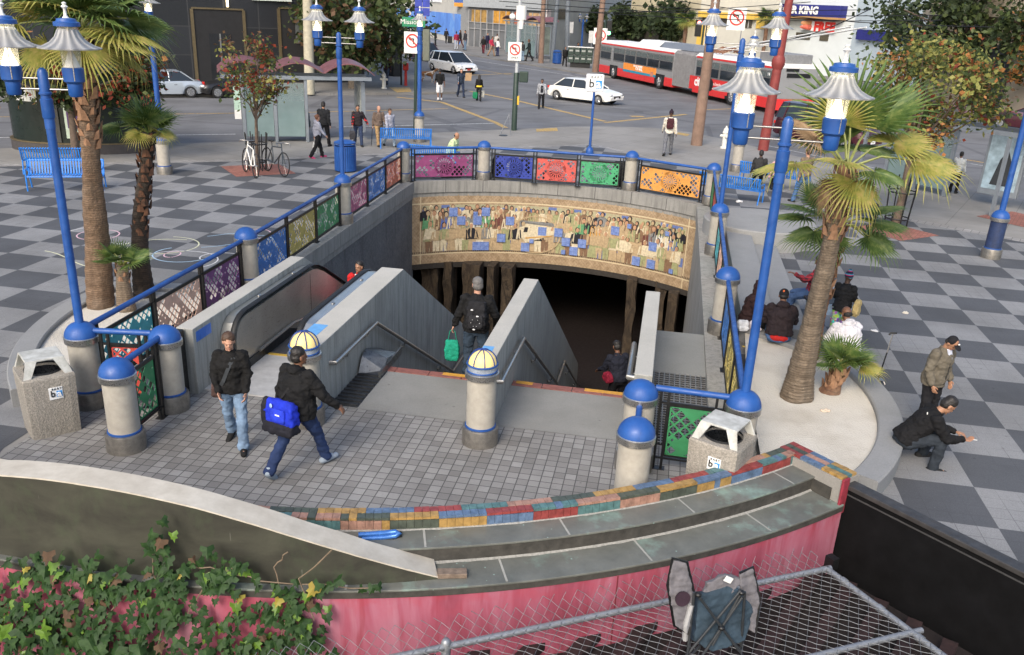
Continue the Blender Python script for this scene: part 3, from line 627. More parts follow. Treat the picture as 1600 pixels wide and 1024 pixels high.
mb.tube([(.205*cos(2*pi*i/28),.205*sin(2*pi*i/28),1.19) for i in range(28)],.014,6,closed=True,cap=False); mb.obj('cage_ring',BLUE,glo,smooth=60)
mb=MB(); mb.tube([(.2*cos(2*pi*i/28),.2*sin(2*pi*i/28),1.10) for i in range(28)],.012,6,closed=True,cap=False); mb.obj('cage_ring',BLUE,glo,smooth=60)
for j in range(8):
    mb=MB(); a=2*pi*j/8+.2; mb.tube([(.2*cos(e)*cos(a),.2*cos(e)*sin(a),1.19+.205*sin(e)) for e in [R(x) for x in range(0,91,15)]],.008,5); mb.obj('cage_rib',pm('dark blue rib',(.01,.04,.2),.4),glo,smooth=60)
BP=dict(A=F(-6.65,9.4),B=F(-6.72,10.66),PL=F(-7.88,10.46),C=F(-8.02,15.88),D=F(-8.28,21.95),E=F(-8.5,28.1),Fb=F(-6.12,29.5),Gb=F(-1.2,29.65),H=F(1.4,28.35),I=F(1.36,22.1),J=F(1.3,16.2),PR=F(1.27,10.65),K=F(-.03,10.6),L=F(-.03,9.45))
BL=dict(A='front left blue domed bollard beside the concrete bin, nearest the camera',B='blue domed bollard against the end of the concrete escalator wall',PL='blue domed bollard under the tall double lamp at the left corner of the stairwell',
 C='blue domed bollard on the left railing between the purple and blue lace panels',D='blue domed bollard with a lamp post on the left railing beside the pink panel',E='blue domed bollard at the far left corner of the stairwell railing',Fb='blue domed bollard on the back railing between the purple and dark blue panels',
 Gb='blue domed bollard on the back railing between the green and orange panels',H='blue domed bollard at the far right corner of the stairwell railing',I='blue domed bollard with a lamp post halfway along the right railing',J='blue domed bollard on the right railing beside the seated person in a brown hood',
 PR='blue domed bollard under the tall double lamp beside the right gravel planter',K='blue domed bollard at the end of the right stair wall beside the grating',L='front right blue domed bollard beside the multicoloured tile coping')
first=True
for k_,p in BP.items():
    if first: o=bol0; o.location=p; o['label']=BL[k_]; o['group']='bollards'; first=False
    else: o=copy_tree(bol0,None,p,random.uniform(0,6),BL[k_])
    o.location.z=.1 if k_ in('C','D','E','Fb','Gb','H','I','J') else 0
glo.location=F(-2.17,10.8); glo['label']='bollard topped by a yellow caged globe in front of the middle stair wall'; glo['group']='globe topped bollards'
copy_tree(glo,None,F(-4.68,10.75),1.0,'bollard topped by a yellow caged globe at the end of the escalator wall')
for p,l in ((G(258,272),'blue domed bollard with a lamp post behind the small palm on the left plaza'),(G(655,222),'blue domed bollard with a lamp post behind the far bench'),(G(1150,268),'blue domed bollard beside the far right blue bench')):
    copy_tree(bol0,None,p,0,l)
# perforated metal panels
def lace(w,h,seed,motif='mix',fillp=.5):
    rr=random.Random(seed); mb=MB(); c=.075; nx=int(w/c)+1; nz=int(h/c)+1; e=.20
    sun=[(w/2,h*.5)] if motif in('sun','mix') else []
    if motif=='two': sun=[(w*.27,h*.45),(w*.73,h*.45)]
    def cl(p): return (min(max(p[0],0),w),0,min(max(p[1],0),h))
    ox,oz=rr.uniform(0,9),rr.uniform(0,9)
    for i in range(-1,nx+1):
        for j in range(-1,nz+1):
            if (i+j)%2: continue
            x,z=i*c,j*c; P=[(x-c,z),(x,z-c),(x+c,z),(x,z+c)]
            if all(p[0]<=0 for p in P) or all(p[0]>=w for p in P) or all(p[1]<=0 for p in P) or all(p[1]>=h for p in P): continue
            d=min([math.hypot(x-a,z-b) for a,b in sun]+[9])
            if d<.26 and sun: continue
            nn=noise.noise(V((x*4+ox,z*4+oz,seed)))
            if nn>.28-fillp*.6:
                if rr.random()<.35:
                    Q=[(x+(p[0]-x)*.3,z+(p[1]-z)*.3) for p in P]
                else: mb.add([cl(p) for p in P],((0,1,2,3),)); continue
            else: Q=[(x+(p[0]-x)*(1-e-.02),z+(p[1]-z)*(1-e-.02)) for p in P]
            mb.add([cl(p) for p in P]+[cl(p) for p in Q],[(q,(q+1)%4,4+(q+1)%4,4+q) for q in range(4)])
    for (a,b) in sun:
        R0=.27; n=18
        for q in range(n):
            t0=2*pi*q/n; t1=2*pi*(q+.5)/n
            mb.add([cl((a+cos(t)*r,b+sin(t)*r)) for t,r in ((t0,.05),(t0,R0),(t1,R0),(t1,.05))],((0,1,2,3),))
        for r0,r1 in ((.035,.06),(.14,.16),(.25,.33)):
            for q in range(24):
                t0=2*pi*q/24; t1=2*pi*(q+1)/24; mb.add([cl((a+cos(t)*r,b+sin(t)*r)) for t,r in ((t0,r0),(t0,r1),(t1,r1),(t1,r0))],((0,1,2,3),))
    for x0,x1,z0,z1 in ((0,w,0,.02),(0,w,h-.02,h),(0,.02,0,h),(w-.02,w,0,h)): mb.add([(x0,.001,z0),(x1,.001,z0),(x1,.001,z1),(x0,.001,z1)],((0,1,2,3),))
    return mb
PC=dict(purple=(.17,.05,.18),peach=(.80,.50,.36),teal=(.07,.42,.46),red=(.50,.045,.03),green=(.03,.25,.09),yellow=(.52,.41,.10),blue=(.03,.17,.50),pink=(.42,.09,.19),salmon=(.62,.17,.09),mag=(.28,.05,.17),dblue=(.015,.04,.32),coral=(.60,.09,.07),lgreen=(.05,.36,.15),orange=(.72,.32,.06))
PM_={k:pm('panel '+k,tuple(x*.82+.012 for x in c),.55,0,.2,5) for k,c in PC.items()}
def railing(label,a,b,panels,z0=.1,top=1.16,inset=.24,group='lace panel railings',z1=None,pz=(.22,.93),motif='mix',fp=.5):
    d=V((b-a)[:2]); L=d.length; rz=math.atan2(d.y,d.x); T=thing('railing',label,'railing',(a.x,a.y,0),rz,group)
    MB().tube([(inset-.05,0,top),(L-inset+.05,0,top)],.042,12).obj('top_rail',BLUE,T,smooth=50)
    x0=inset+.03; x1=L-inset-.03; n=len(panels); w=(x1-x0)/n
    mb=MB(); mb.b2(x0,x1,-.014,.014,.955,.985); mb.obj('upper_bar',BLACK,T); mb=MB(); mb.b2(x0,x1,-.014,.014,.155,.18); mb.obj('lower_bar',BLACK,T)
    xs=[x0+w*i for i in range(n+1)]
    for i,x in enumerate(xs):
        dbl=(-.05,.05) if 0<i<n else ((0,.1) if i==0 else (-.1,0))
        for q in dbl: mb=MB(); mb.b2(x+q-.017,x+q+.017,-.022,.022,z0,top-.02); mb.b2(x+q-.05,x+q+.05,-.06,.06,z0,z0+.012); mb.obj('post',BLACK,T)
    for i,p in enumerate(panels):
        l=xs[i]+(.13 if i==0 else .08); r=xs[i+1]-(.13 if i==n-1 else .08)
        m=lace(r-l,pz[1]-pz[0],hash(label)%97+i if False else len(label)*3+i,motif if (r-l)>.8 else 'none',fp); m.T=None
        m.v=[(x+l,y,z+pz[0]) for x,y,z in m.v]; o=m.obj('lace_panel',PM_[p],T,label='%s cut metal lace panel'%{'mag':'magenta','dblue':'dark blue','lgreen':'light green'}.get(p,p))
        s=o.modifiers.new('thick','SOLIDIFY'); s.thickness=.006; s.offset=0
        mb=MB()
        for u0,u1,w0,w1 in ((l-.02,r+.02,pz[0]-.025,pz[0]),(l-.02,r+.02,pz[1],pz[1]+.025),(l-.025,l,pz[0],pz[1]),(r,r+.025,pz[0],pz[1])): mb.b2(u0,u1,-.012,.012,w0,w1)
        mb.obj('panel_frame',BLACK,T)
    return T
B=BP
railing('railing with teal, peach and purple lace panels above the left escalator wall',B['PL'],B['C'],['teal','peach','purple'],motif='none',fp=.42)
railing('railing with blue, yellow and green lace panels on the left side of the stairwell',B['C'],B['D'],['blue','yellow','green'],fp=.5,motif='none')
railing('railing with pink, blue and salmon lace panels on the far left side of the stairwell',B['D'],B['E'],['pink','blue','salmon'],fp=.5,motif='none')
railing('back railing with one wide magenta lace panel at the far left',B['E'],B['Fb'],['mag'],fp=.5)
def arcrail(): pass
railing('back railing with dark blue, coral and green lace panels in its middle',B['Fb'],B['Gb'],['dblue','coral','lgreen'],fp=.42)
railing('back railing with one wide orange lace panel at the far right',B['Gb'],B['H'],['orange'],fp=.5)
railing('far right railing with blue, red and green lace panels',B['I'],B['H'],['orange','coral','green'])
railing('right railing with green and peach lace panels beside the concrete steps',B['J'],B['I'],['green','peach','teal'])
railing('right railing with yellow and blue lace panels beside the gravel planter',B['PR'],B['J'],['yellow','yellow','blue'],z0=.1)
railing('short railing with a red lace panel behind the left bollards',B['PL'],B['B'],['red'],z0=0,motif='none',fp=.2)
railing('short railing with a narrow green lace panel between the front left bollards',B['A'],B['B'],['green'],z0=0,inset=.22,motif='none',fp=.3)
railing('short railing with a green lace panel in front of the floor grating',B['K']+V((.05,.1,0)),B['PR'],['green'],z0=0,inset=.2,motif='none',fp=.3)
T=thing('railing','single blue rail joining the two front right bollards','railing'); MB().tube([B['K']+V((0,0,1.0)),B['L']+V((0,0,1.0))],.04,12).obj('top_rail',BLUE,T,smooth=50)
mb=MB(); p=F(-6.74,11.12); MB(M4(p,-WA)).b2(-.13,.02,-.08,.05,0,1.05).obj('end_post',BLACK,None,bevel=.01); tag(bpy.context.scene.objects['end_post'],'black steel channel post at the near end of the escalator wall','post')
# ---- lamps
t=Mt('ribbed acrylic shade',.3); k=t.pos(False); x,y,z=t.xyz(k); at=x.op('ARCTAN2',y); rb=(at*14).op('SINE'); t.col(t.mix(rb*.5+.5,(.30,.31,.33),(.60,.60,.59)))
tr=t.nd('ShaderNodeBsdfTranslucent'); tr.inputs[0].default_value=(.6,.6,.58,1); ms=t.nd('ShaderNodeMixShader'); ms.inputs[0].default_value=.45; out=t.nt.nodes['Material Output']
t.bump(rb,.6,.01); t.nt.links.new(t.b.outputs[0],ms.inputs[1]); t.nt.links.new(tr.outputs[0],ms.inputs[2]); t.nt.links.new(ms.outputs[0],out.inputs[0]); SHADE=t.m
t=Mt('lamp glass',.05); t.col((.9,.88,.78)); t.b.inputs['Alpha'].default_value=.28; LGL=t.m
LIT=emis('lit lamp core',(1,.88,.62),4); OFF=pm('white reflector',(.75,.75,.72),.4)
def lamp_head(lit):
    T=bpy.data.objects.new('lamp_head',None); COL.objects.link(T)
    MB().lathe([(.07,-.14),(.085,-.12),(.09,.02),(.125,.05),(.13,.2),(.118,.215),(.05,.215)],n=24).obj('lamp_socket',BLUE,T,smooth=35)
    MB().lathe([(.112,.215),(.118,.44),(.118,.70)],n=24,cap=False).obj('glass_cylinder',LGL,T,smooth=40)
    MB().lathe([(.095,.22),(.03,.40),(.05,.66)],n=16).obj('lamp_core',LIT if lit else OFF,T,smooth=50)
    MB().lathe([(.122,.665),(.135,.64),(.165,.58),(.225,.52),(.31,.475),(.375,.455),(.372,.44),(.37,.452),(.305,.467),(.22,.512),(.16,.572),(.128,.635)],n=48,cap=False).obj('lamp_shade',SHADE,T,smooth=60)
    MB().lathe([(.12,.70),(.155,.705),(.155,.75),(.12,.76),(.11,.79),(.05,.80)],n=24).obj('lamp_cap',BLUE,T,smooth=35)
    MB().lathe([(.045,.795),(.02,.83),(.018,.90),(.045,.93),(.02,.95),(.03,.97),(.01,.985)],n=12).obj('finial',WHITEP,T,smooth=50)
    for a in (-1.2,1.94): 
        mb=MB(); mb.tube([(.125*cos(a),.125*sin(a),.06),(.125*cos(a),.125*sin(a),.72)],.007,5); mb.obj('stay_rod',STEEL,T)
    return T
HEADS={}
def lamp(label,p,h,bar=.49,rz=-WA,lit=(1,1),r=.058,heads=2,base=1.25,group='blue street lamps'):
    T=thing('street_lamp',label,'street lamp',(p.x,p.y,0),rz,group)
    MB().lathe([(r*1.0,base),(r*.96,h-.75),(r*1.08,h-.75),(r*1.08,h-.62)],n=16).obj('pole',BLUE,T,smooth=35)
    MB().lathe([(r*1.15,h-.62),(r*1.3,h-.6),(r*1.3,h-.38),(r*1.05,h-.37),(r*1.05,h-.33),(r*1.35,h-.32),(r*1.35,h-.30),(r*1.1,h-.29),(r*1.1,h-.06),(r*.8,h-.02),(r*.3,h)],n=16).obj('pole_head',BLUE,T,smooth=30)
    if heads==2:
        for dz in (-.13,-.26): mb=MB(); mb.tube([(-bar,0,h+dz),(bar,0,h+dz)],.012,8); mb.obj('cross_bar',STEEL,T,smooth=60)
    for i,s in enumerate((-1,1)[:heads]):
        key=lit[i]
        if key not in HEADS: HEADS[key]=hd=lamp_head(key)
        else: hd=copy_tree(HEADS[key])
        hd.parent=T; hd.location=(s*bar if heads==2 else 0,0,h-.2 if heads==2 else h+.12)
    return T
def hat(p,px,py): return up_to(p,px,py)
p=BP['PL']; lamp('tall blue double lamp at the left corner of the stairwell with one unlit head',p,hat(p,66,106),.37,R(8),(1,0))
p=BP['PR']; lamp('tall blue double lamp beside the right planter with two large lit heads',p,hat(p,1232,182),.50,-WA+R(2))
p=BP['D']; lamp('blue double lamp rising from the left railing beside the pink panel',p,hat(p,520,50),.51,R(4))
p=BP['I']; lamp('slender blue double lamp rising from the middle of the right railing',p,hat(p,1160,60),.72,-WA)
p=G(655,222); lamp('blue lamp behind the far bench, its two heads seen in line',p,hat(p,652,55),.3,R(85),heads=1,r=.09)
p=G(258,272); lamp('blue lamp behind the left palms with its head among the fronds',p,hat(p,234,36),.4,heads=1,r=.085)
p=G(1547,403); lamp('tall blue lamp pole rising out of frame at the right edge',p,6.2,.4,r=.075)
p=G(1150,268); lamp('blue lamp behind the right bench with a lit head between the larger lamps',p,hat(p,1182,98),.5,heads=1,r=.08)
p=G(908,72+8); lamp('distant blue lamp on the far pavement before the dark building',p,hat(p,907,30),.45,lit=(0,0),r=.13,base=0)
for i,(x0,y0,x1,y1) in enumerate(((990,75,994,15),(1006,77,1010,15),(1022,79,1025,15),(1108,120,1118,0),(1316,70,1330,-10))):
    p=G(x0,y0); h=hat(p,x1,y1); mb=MB(); mb.lathe([(.14,0),(.11,h)],(p.x,p.y,0),12); o=mb.obj('flag_pole',BLUE,smooth=40)
    tag(o,['leftmost of the three thin blue poles beyond the bus','middle of the three thin blue poles beyond the bus','rightmost of the three thin blue poles beyond the bus','thin blue pole behind the leaning wooden pole','thin blue pole in front of the blue shop awning'][i],'pole',group='thin blue poles across the street')
# ============================================================ BENCHES, BINS, SIGN
def make_bench(w=1.85):
    T=thing('bench','x','bench'); prof=[(.27,.40),(.25,.435),(.15,.43),(-.12,.42),(-.19,.45),(-.24,.6),(-.29,.80),(-.31,.84),(-.335,.82)]
    mb=MB(); n=int(w/.075)
    for i in range(n):
        x=-w/2+.04+i*(w-.08)/(n-1); rings=[[(x-.02,a,b),(x+.02,a,b),(x+.02,a,b-.008),(x-.02,a,b-.008)] for a,b in prof]; mb.loft(rings)
    mb.obj('slats',BLUE2,T)
    for s in (-1,1):
        x=s*(w/2+.01); mb=MB(); mb.tube([(x,.27,0),(x,.26,.40),(x,-.13,.40),(x,-.2,.45),(x,-.32,.83)],.022,6); mb.tube([(x,-.30,0),(x,-.17,.42)],.022,6); mb.tube([(x,.27,.40),(x,.26,.60),(x,-.26,.62)],.02,6); mb.obj('side_frame',BLUE2,T,smooth=50)
    for a,b in ((.26,.41),(-.15,.41),(-.3,.8)): mb=MB(); mb.tube([(-w/2,a,b),(w/2,a,b)],.016,6); mb.obj('rail',BLUE2,T)
    return T
b0=make_bench(2.0)
def bench(p,rz,label,first=False):
    o=b0 if first else copy_tree(b0); o.location=(p.x,p.y,0); o.rotation_euler=(0,0,rz); o['label']=label; o['group']='blue slatted benches'; return o
bench(G(106,296),R(196),'blue slatted bench in front of the green kiosk, facing the camera',True)
bench(G(95,270),R(16),'blue slatted bench back to back behind the front left bench')
bench(G(634,232),R(10),'blue slatted bench under the far lamp bollard, its slatted back to the camera')
bench(G(672,262),R(-10),'blue slatted bench behind the magenta panel, seat of the man in light green')
bench(G(1140,312),R(-30),'blue slatted bench just behind the far right corner of the railing')
bench(G(1200,292),R(-30),'blue slatted bench on the right with two people sitting on it')
t=Mt('pebble concrete',.9); k=t.pos(False); vo=t.voro(k,55,out='Color') ; v1=t.voro(k,55); c=t.mix(t.rng(t.noise(k,38,4,.8),.35,.65),(.2,.185,.16),(.40,.37,.32)); c=t.mix(v1.lt(.25)*.5,c,(.10,.095,.085)); c=grime(t,k,c); t.col(c); t.bump(v1,.6,.008); PEB=t.m
HOOD=pm('grimy white hood',(.36,.36,.32),.55,0,.2,7,c2=(.56,.57,.54))
def logo(T,M,s=1,white=True):
    mb=MB(M); mb.box((0,0,0),(.17*s,.006,.17*s)); mb.obj('emblem_plate',pm('emblem white',(.75,.76,.75),.4),T,bevel=.003)
    mb=MB(M); mb.b2(.008*s,.076*s,-.0065,-.0035,-.055*s,.03*s); mb.obj('emblem_square',pm('emblem blue',(.03,.25,.62),.4),T)
    f=M@M4((0,-.008,0))@UP
    lettering('b',.125*s,pm('emblem black',(.02,.02,.02),.4),T,f@M4((-.038*s,-.006*s,0)),'emblem_letter',bold=.0015*s); lettering('a',.125*s,pm('emblem letter white',(.8,.8,.8),.4),T,f@M4((.038*s,-.008*s,.002)),'emblem_letter',bold=.003*s)
    lettering('BART',.038*s,pm('emblem black',(.02,.02,.02),.4),T,f@M4((.012*s,.062*s,0)),'emblem_text',spacing=1.5)
def make_bin():
    T=thing('concrete_bin','x','rubbish bin'); mb=MB(); s=.32; r=.235; n=24
    # square body with a round mouth
    def sq(z,q): return [(max(-1,min(1,1.35*cos(2*pi*i/n+pi/4)))*q, max(-1,min(1,1.35*sin(2*pi*i/n+pi/4)))*q, z) for i in range(n)]
    def ci(z,q): return [(q*cos(2*pi*i/n+pi/4),q*sin(2*pi*i/n+pi/4),z) for i in range(n)]
    mb.loft([sq(0,s*.96),sq(.84,s*1.03),sq(.87,s*1.0),ci(.87,r),ci(.5,r*.95)],cap=True); mb.obj('body',PEB,T,bevel=.0)
    MB().lathe([(.235,.9),(.242,.84),(.225,.84),(.2,.45)],n=24,cap=False).obj('liner',pm('black bin liner',(.015,.017,.02),.3,0,.5,14,.6,12),T,smooth=60)
    mb=MB(); mb.b2(-.235,.235,-.215,.215,1.06,1.09); mb.obj('hood_top',HOOD,T,bevel=.01)
    for sx in (-1,1):
        for sy in (-1,1):
            mb=MB(); a=[(sx*.235,sy*.215,1.08),(sx*.10,sy*.22,1.07),(sx*.21,sy*.29,.86),(sx*.30,sy*.285,.86)]; b=[(p[0]*.96,p[1]*.93,p[2]) for p in a]
            mb.loft([a,b]); mb.obj('hood_leg',HOOD,T)
    logo(T,M4((0.05,-.330,.63)),1.0); return T
bn=make_bin(); a=G(50,692); b=G(133,673); d=(b-a).normalized(); n_=V((-d.y,d.x,0)); c=(a+b)/2+n_*.33; bn.location=(c.x,c.y,0); bn.rotation_euler=(0,0,math.atan2(d.y,d.x)); bn['label']='pebbled concrete bin with white hood in front of the left lamp bollard'; bn['group']='concrete bins'
q=[G(x,y,1.0) for x,y in ((1131,649),(1184,672),(1151,689),(1098,672))]; c=sum(q,V())/4; d=(q[2]-q[3]).normalized()
copy_tree(bn,None,(c.x-.05,c.y+.06,0),math.atan2(d.y,d.x),'pebbled concrete bin with white hood behind the tile coping on the right')
# station sign on a blue pole
p=G(921,240); T=thing('station_sign','white square station sign on a slim blue pole behind the back railing','sign',(p.x,p.y,0),R(6)); h0=hat(p,926,144); h1=hat(p,930,116)
MB().lathe([(.16,0),(.16,.12),(.14,.2),(.08,.27),(.06,.28)],n=20).obj('pole_base',BLUE,T,smooth=40); MB().lathe([(.055,.25),(.05,h0)],n=12).obj('pole',BLUE,T,smooth=40)
sq_=h1-h0; mb=MB(); mb.b2(-sq_*.52,sq_*.52,-.09,.09,h0,h1); mb.obj('sign_box',pm('sign white',(.78,.8,.82),.35),T,bevel=.05); s=sq_/.19
logo(T,M4((0,-.094,(h0+h1)/2)),s)
# blue litter bins
def litter(p,label,sc=1):
    T=thing('litter_bin',label,'litter bin',(p.x,p.y,0),group='blue slatted litter bins'); r=.36*sc
    mb=MB()
    for i in range(30): a=2*pi*i/30; mb.box((r*cos(a),r*sin(a),.45*sc),(.02,.055*sc,.8*sc),rz=a)
    mb.obj('slatted_drum',BLUE,T); MB().lathe([(r*.93,.05),(r*.93,.82*sc)],n=20).obj('liner',pm('bin liner blue',(.01,.05,.2),.6),T,smooth=40)
    for z in (.86,.93): mb=MB(); mb.tube([(r*cos(2*pi*i/20),r*sin(2*pi*i/20),z*sc) for i in range(20)],.015,5,closed=True,cap=False); mb.obj('ring',BLUE,T)
    MB().lathe([(r*1.02,.97*sc),(r*1.03,1.0*sc),(r*.6,1.06*sc),(.03,1.08*sc)],n=24).obj('lid',BLUE,T,smooth=40)
litter(G(540,268),'blue slatted litter bin behind the left lamp bollard',1.0); litter(G(870,100),'blue litter bin on the far pavement next to the dark green cart',1.25)
# ============================================================ PLANTERS, STEPS
GRAV=None
t=Mt('pale gravel',.95); k=t.pos(); v1=t.voro(k,38); v2=t.voro(k,38,out='Color'); c=t.mix(t.noise(k,120,3,.8),(.40,.375,.32),(.70,.665,.59)); c=t.mix(v1.lt(.2)*.35,c,(.28,.25,.2)); c=t.mix(t.rng(t.noise(k,.9,4),.5,.72)*.55,c,(.30,.255,.19)); t.col(c); t.bump(v1,.7,.012); GRAV=t.m
def planter(label,cen,r,a0,a1,closed,h=.28,w_=.36,gz=.2,bar=None):
    T=thing('planter',label,'planter',(0,0,0)); n=48; A_=[a0+(a1-a0)*i/n for i in range(n+1)]; mb=MB(); rings=[]
    for a in A_:
        c_,s_=cos(a),sin(a); rings.append([(cen[0]+c_*q,cen[1]+s_*q,z) for q,z in ((r,-.03),(r,h-.02),(r-.02,h),(r-w_+.02,h),(r-w_,h-.02),(r-w_,-.03))])
    mb.loft(rings); mb.obj('rim',concrete('planter rim '+label[:5],(.235,.24,.24),False,True),T,smooth=30)
    e_=V((cen[0]+cos(A_[-1])*(r-w_/2),cen[1]+sin(A_[-1])*(r-w_/2),0)); b_=V((bar.x,bar.y,0)); d_=(b_-e_).normalized(); n_=V((-d_.y,d_.x,0))*w_*.5; mb=MB(); e_=e_-d_*.1; mb.prism([((e_-n_).x,(e_-n_).y),((b_-n_).x,(b_-n_).y),((b_+n_).x,(b_+n_).y),((e_+n_).x,(e_+n_).y)] if (d_.x*n_.y-d_.y*n_.x)>0 else [],-.03,h-.004); mb.obj('back_rim',concrete('planter back rim '+label[:5],(.235,.24,.24),False,True),T,bevel=.02)
    mb=MB(); outer=[(cen[0]+cos(a)*(r-w_-.001),cen[1]+sin(a)*(r-w_-.001)) for a in A_]; mb.sheet([outer+closed],gz); mb.obj('gravel',GRAV,T); return T
# right planter: circle through the measured rim
cR=(1.06,13.2); rR=4.92
planter('curved concrete planter of pale gravel round the right palms','' or cR,rR,R(-42),R(12),[(G(1165,512,.28).x,G(1165,512,.28).y),W2(1.64,14.2),W2(1.64,10.0),(3.75,10.25)],bar=G(1165,508,.28))
planter('curved concrete planter of pale gravel round the left palms',(-2.45,14.77),5.76,R(216),R(163),[W2(-8.3,15.3),W2(-8.15,10.75)],bar=F(-8.25,15.4))
# concrete steps east of the right railing
wbox('step_seat','two long concrete steps beside the right railing','steps',[(1.66,2.3,16.3,23.4,0,.42),(2.3,2.95,16.5,23.1,0,.21)],concrete('step concrete',(.235,.24,.24),False),bevel=.02)
mb=MB(); mb.lathe([(1.5,0),(1.5,.5),(1.47,.53),(.02,.53)],F(2.6,24.6),40); o=mb.obj('round_platform',concrete('platform concrete',(.26,.262,.255),False),smooth=35); tag(o,'low round concrete platform at the far end of the right steps','platform')
# ============================================================ FOREGROUND BENCH WALL
TC=dict(red=(.22,.042,.038),blue=(.085,.135,.22),ochre=(.31,.19,.06),green=(.06,.072,.055),pink=(.30,.17,.125),teal=(.075,.155,.155))
def tile_mats():
    out=[]
    for k_,c in TC.items(): out.append(pm('glazed tile '+k_,c,.5,0,.38,11,.15,40))
    return out
TM=tile_mats(); seq=['red','blue','ochre','green','pink','teal']
wallT=thing('bench_wall','curved wall with a multicoloured tile coping and two grey ledges above pink render','wall')
def ang(x,r): return -math.acos((x-C0.x)/r)
aL,aR=ang(-9.8,10.4),ang(3.66,10.4); step=.086/10.3; n=int((aR-aL)/step); ru=6
tm=MB()
rt=random.Random(5)
for i in range(n):
    a0=aL+(aR-aL)*i/n+.00018; a1=aL+(aR-aL)*(i+1)/n-.00018; idx=n-1-i
    for row,(r0,r1,z0,z1) in enumerate(((10.14,10.238,.57,.60),(10.244,10.345,.57,.60),(10.33,10.352,.462,.565))):
        tm.m=((idx+row*3+2)//6+row+3)%6 if row<2 else ((idx+11)//6+4)%6
        z1+=rt.uniform(-.003,.003); r0+=rt.uniform(-.002,.002); tm.m=tm.m if rt.random()>.03 else rt.randrange(6)
        q=[(C0.x+r*cos(a),C0.y+r*sin(a)) for r,a in ((r0,a0),(r1,a0),(r1,a1),(r0,a1))]; tm.prism(q,z0,z1)
tm.obj('tile_coping',TM,wallT)
def ring(r0,r1,z0,z1,m,name,aa=None,nn=70,a_=None,**k):
    mb=MB(); l,r_=a_ or (aL,aR); rings=[[(C0.x+q*cos(a),C0.y+q*sin(a),z) for q,z in ((r0,z0),(r1,z0),(r1,z1),(r0,z1))] for a in [l+(r_-l)*i/nn for i in range(nn+1)]]
    mb.loft(rings); return mb.obj(name,m,wallT,**k)
ring(10.15,10.33,-.02,.572,pm('coping mortar',(.2,.19,.17),.9),'coping_core')
t=Mt('patinated slate ledge',.42); k=t.pos(); c=t.mix(t.rng(t.noise(k,3,6,.7),.3,.7),(.10,.105,.092),(.165,.17,.15))
pt=t.noise(k,1.7,5,.65); c=t.mix(t.rng(pt,.56,.7)*.55,c,(.26,.40,.34)); sp=t.voro(k,7); c=t.mix(sp.lt(.07)*.7,c,(.32,.45,.41)); c=t.mix(t.voro(k,17).lt(.06)*.5,c,(.06,.065,.06)); c=t.mix(t.rng(t.noise(k,.8,3),.5,.7)*.4,c,(.085,.09,.08)); t.col(c); t.rough(t.rng(t.noise(k,8,4),.3,.7,.3,.55)); t.bump(t.noise(k,30,4),.15,.003); SLATE=t.m
DKB=pm('dark ledge riser',(.045,.042,.036),.7,0,.4,9,.3,20)
ring(10.335,B1R,.425,.45,SLATE,'upper_ledge',bevel=.005); ring(10.36,B1R-.012,.24,.425,DKB,'upper_riser'); ring(10.5,B2R,.235,.26,SLATE,'lower_ledge',bevel=.006)
ring(B2R-.3,B2R-.004,.165,.235,DKB,'lower_lip')
mb=MB(); LJ=pm('pale ledge joint',(.30,.30,.27),.8)
for r0,r1,z,offs in ((10.36,B1R-.01,.451,0),(10.68,B2R-.02,.261,.5)):
    for i in range(9):
        a=aR-.04-(i+offs)*.145
        if a<aL: continue
        q=[(C0.x+r*cos(a+d/r),C0.y+r*sin(a+d/r)) for r,d in ((r0,-.012),(r1,-.012),(r1,.012),(r0,.012))]; mb.sheet([q],z+.002)
mb.obj('ledge_joints',LJ,wallT)
mb=MB()  # ragged mortar along the foot of the risers
for (r0,z) in ((10.355,.45),(10.70,.26)):
    for i in range(160):
        a=aL+(aR-aL)*i/160; a2=aL+(aR-aL)*(i+1)/160; w0=.012+.02*abs(noise.noise(V((i*.5,r0,0)))); w1=.012+.02*abs(noise.noise(V(((i+1)*.5,r0,0))))
        mb.add([(C0.x+(r0-.012)*cos(a),C0.y+(r0-.012)*sin(a),z+.016),(C0.x+(r0+w0)*cos(a),C0.y+(r0+w0)*sin(a),z+.003),(C0.x+(r0+w1)*cos(a2),C0.y+(r0+w1)*sin(a2),z+.003),(C0.x+(r0-.012)*cos(a2),C0.y+(r0-.012)*sin(a2),z+.016)],((0,1,2,3),))
mb.obj('mortar_fillet',pm('crumbly mortar',(.27,.265,.24),.95,0,.3,30,.5,60),wallT)
t=Mt('weathered pink render',.8); k=t.pos(); x,y,z=t.xyz(k); n1=t.noise(t.comb(x*1.6,y*1.6,z*.35),1,5,.65,.4); c=t.ramp(n1,[(.28,(.20,.032,.055)),(.45,(.30,.066,.105)),(.58,(.35,.12,.17)),(.75,(.35,.19,.235))])
st_=t.noise(t.comb(x*5,y*5,z*.5),1,4,.7); c=t.mix(t.rng(st_,.55,.72)*.5,c,(.38,.18,.23)); c=t.mix(t.rng(t.noise(t.comb(x*7,y*7,z*.8),1.3,3),.58,.7)*.5,c,(.22,.016,.028)); c=t.mix(t.rng(z,-.2,.2,0,1)*t.rng(t.noise(k,6,4),.4,.6)*.35,c,(.38,.03,.05))
t.col(c); t.bump(t.noise(k,60,5,.8),.35,.005); PINK=t.m
ring(B2R-.3,B2R-.015,-2.6,.155,PINK,'pink_render',nn=90)
mb=MB()
for xj in (1.22,-3.6): 
    a=ang(xj,11.1); q=[(C0.x+r*cos(a+d),C0.y+r*sin(a+d)) for r,d in ((B2R-.02,-.0006),(B2R-.011,-.0006),(B2R-.011,.0006),(B2R-.02,.0006))]; mb.prism(q,-2.5,.15)
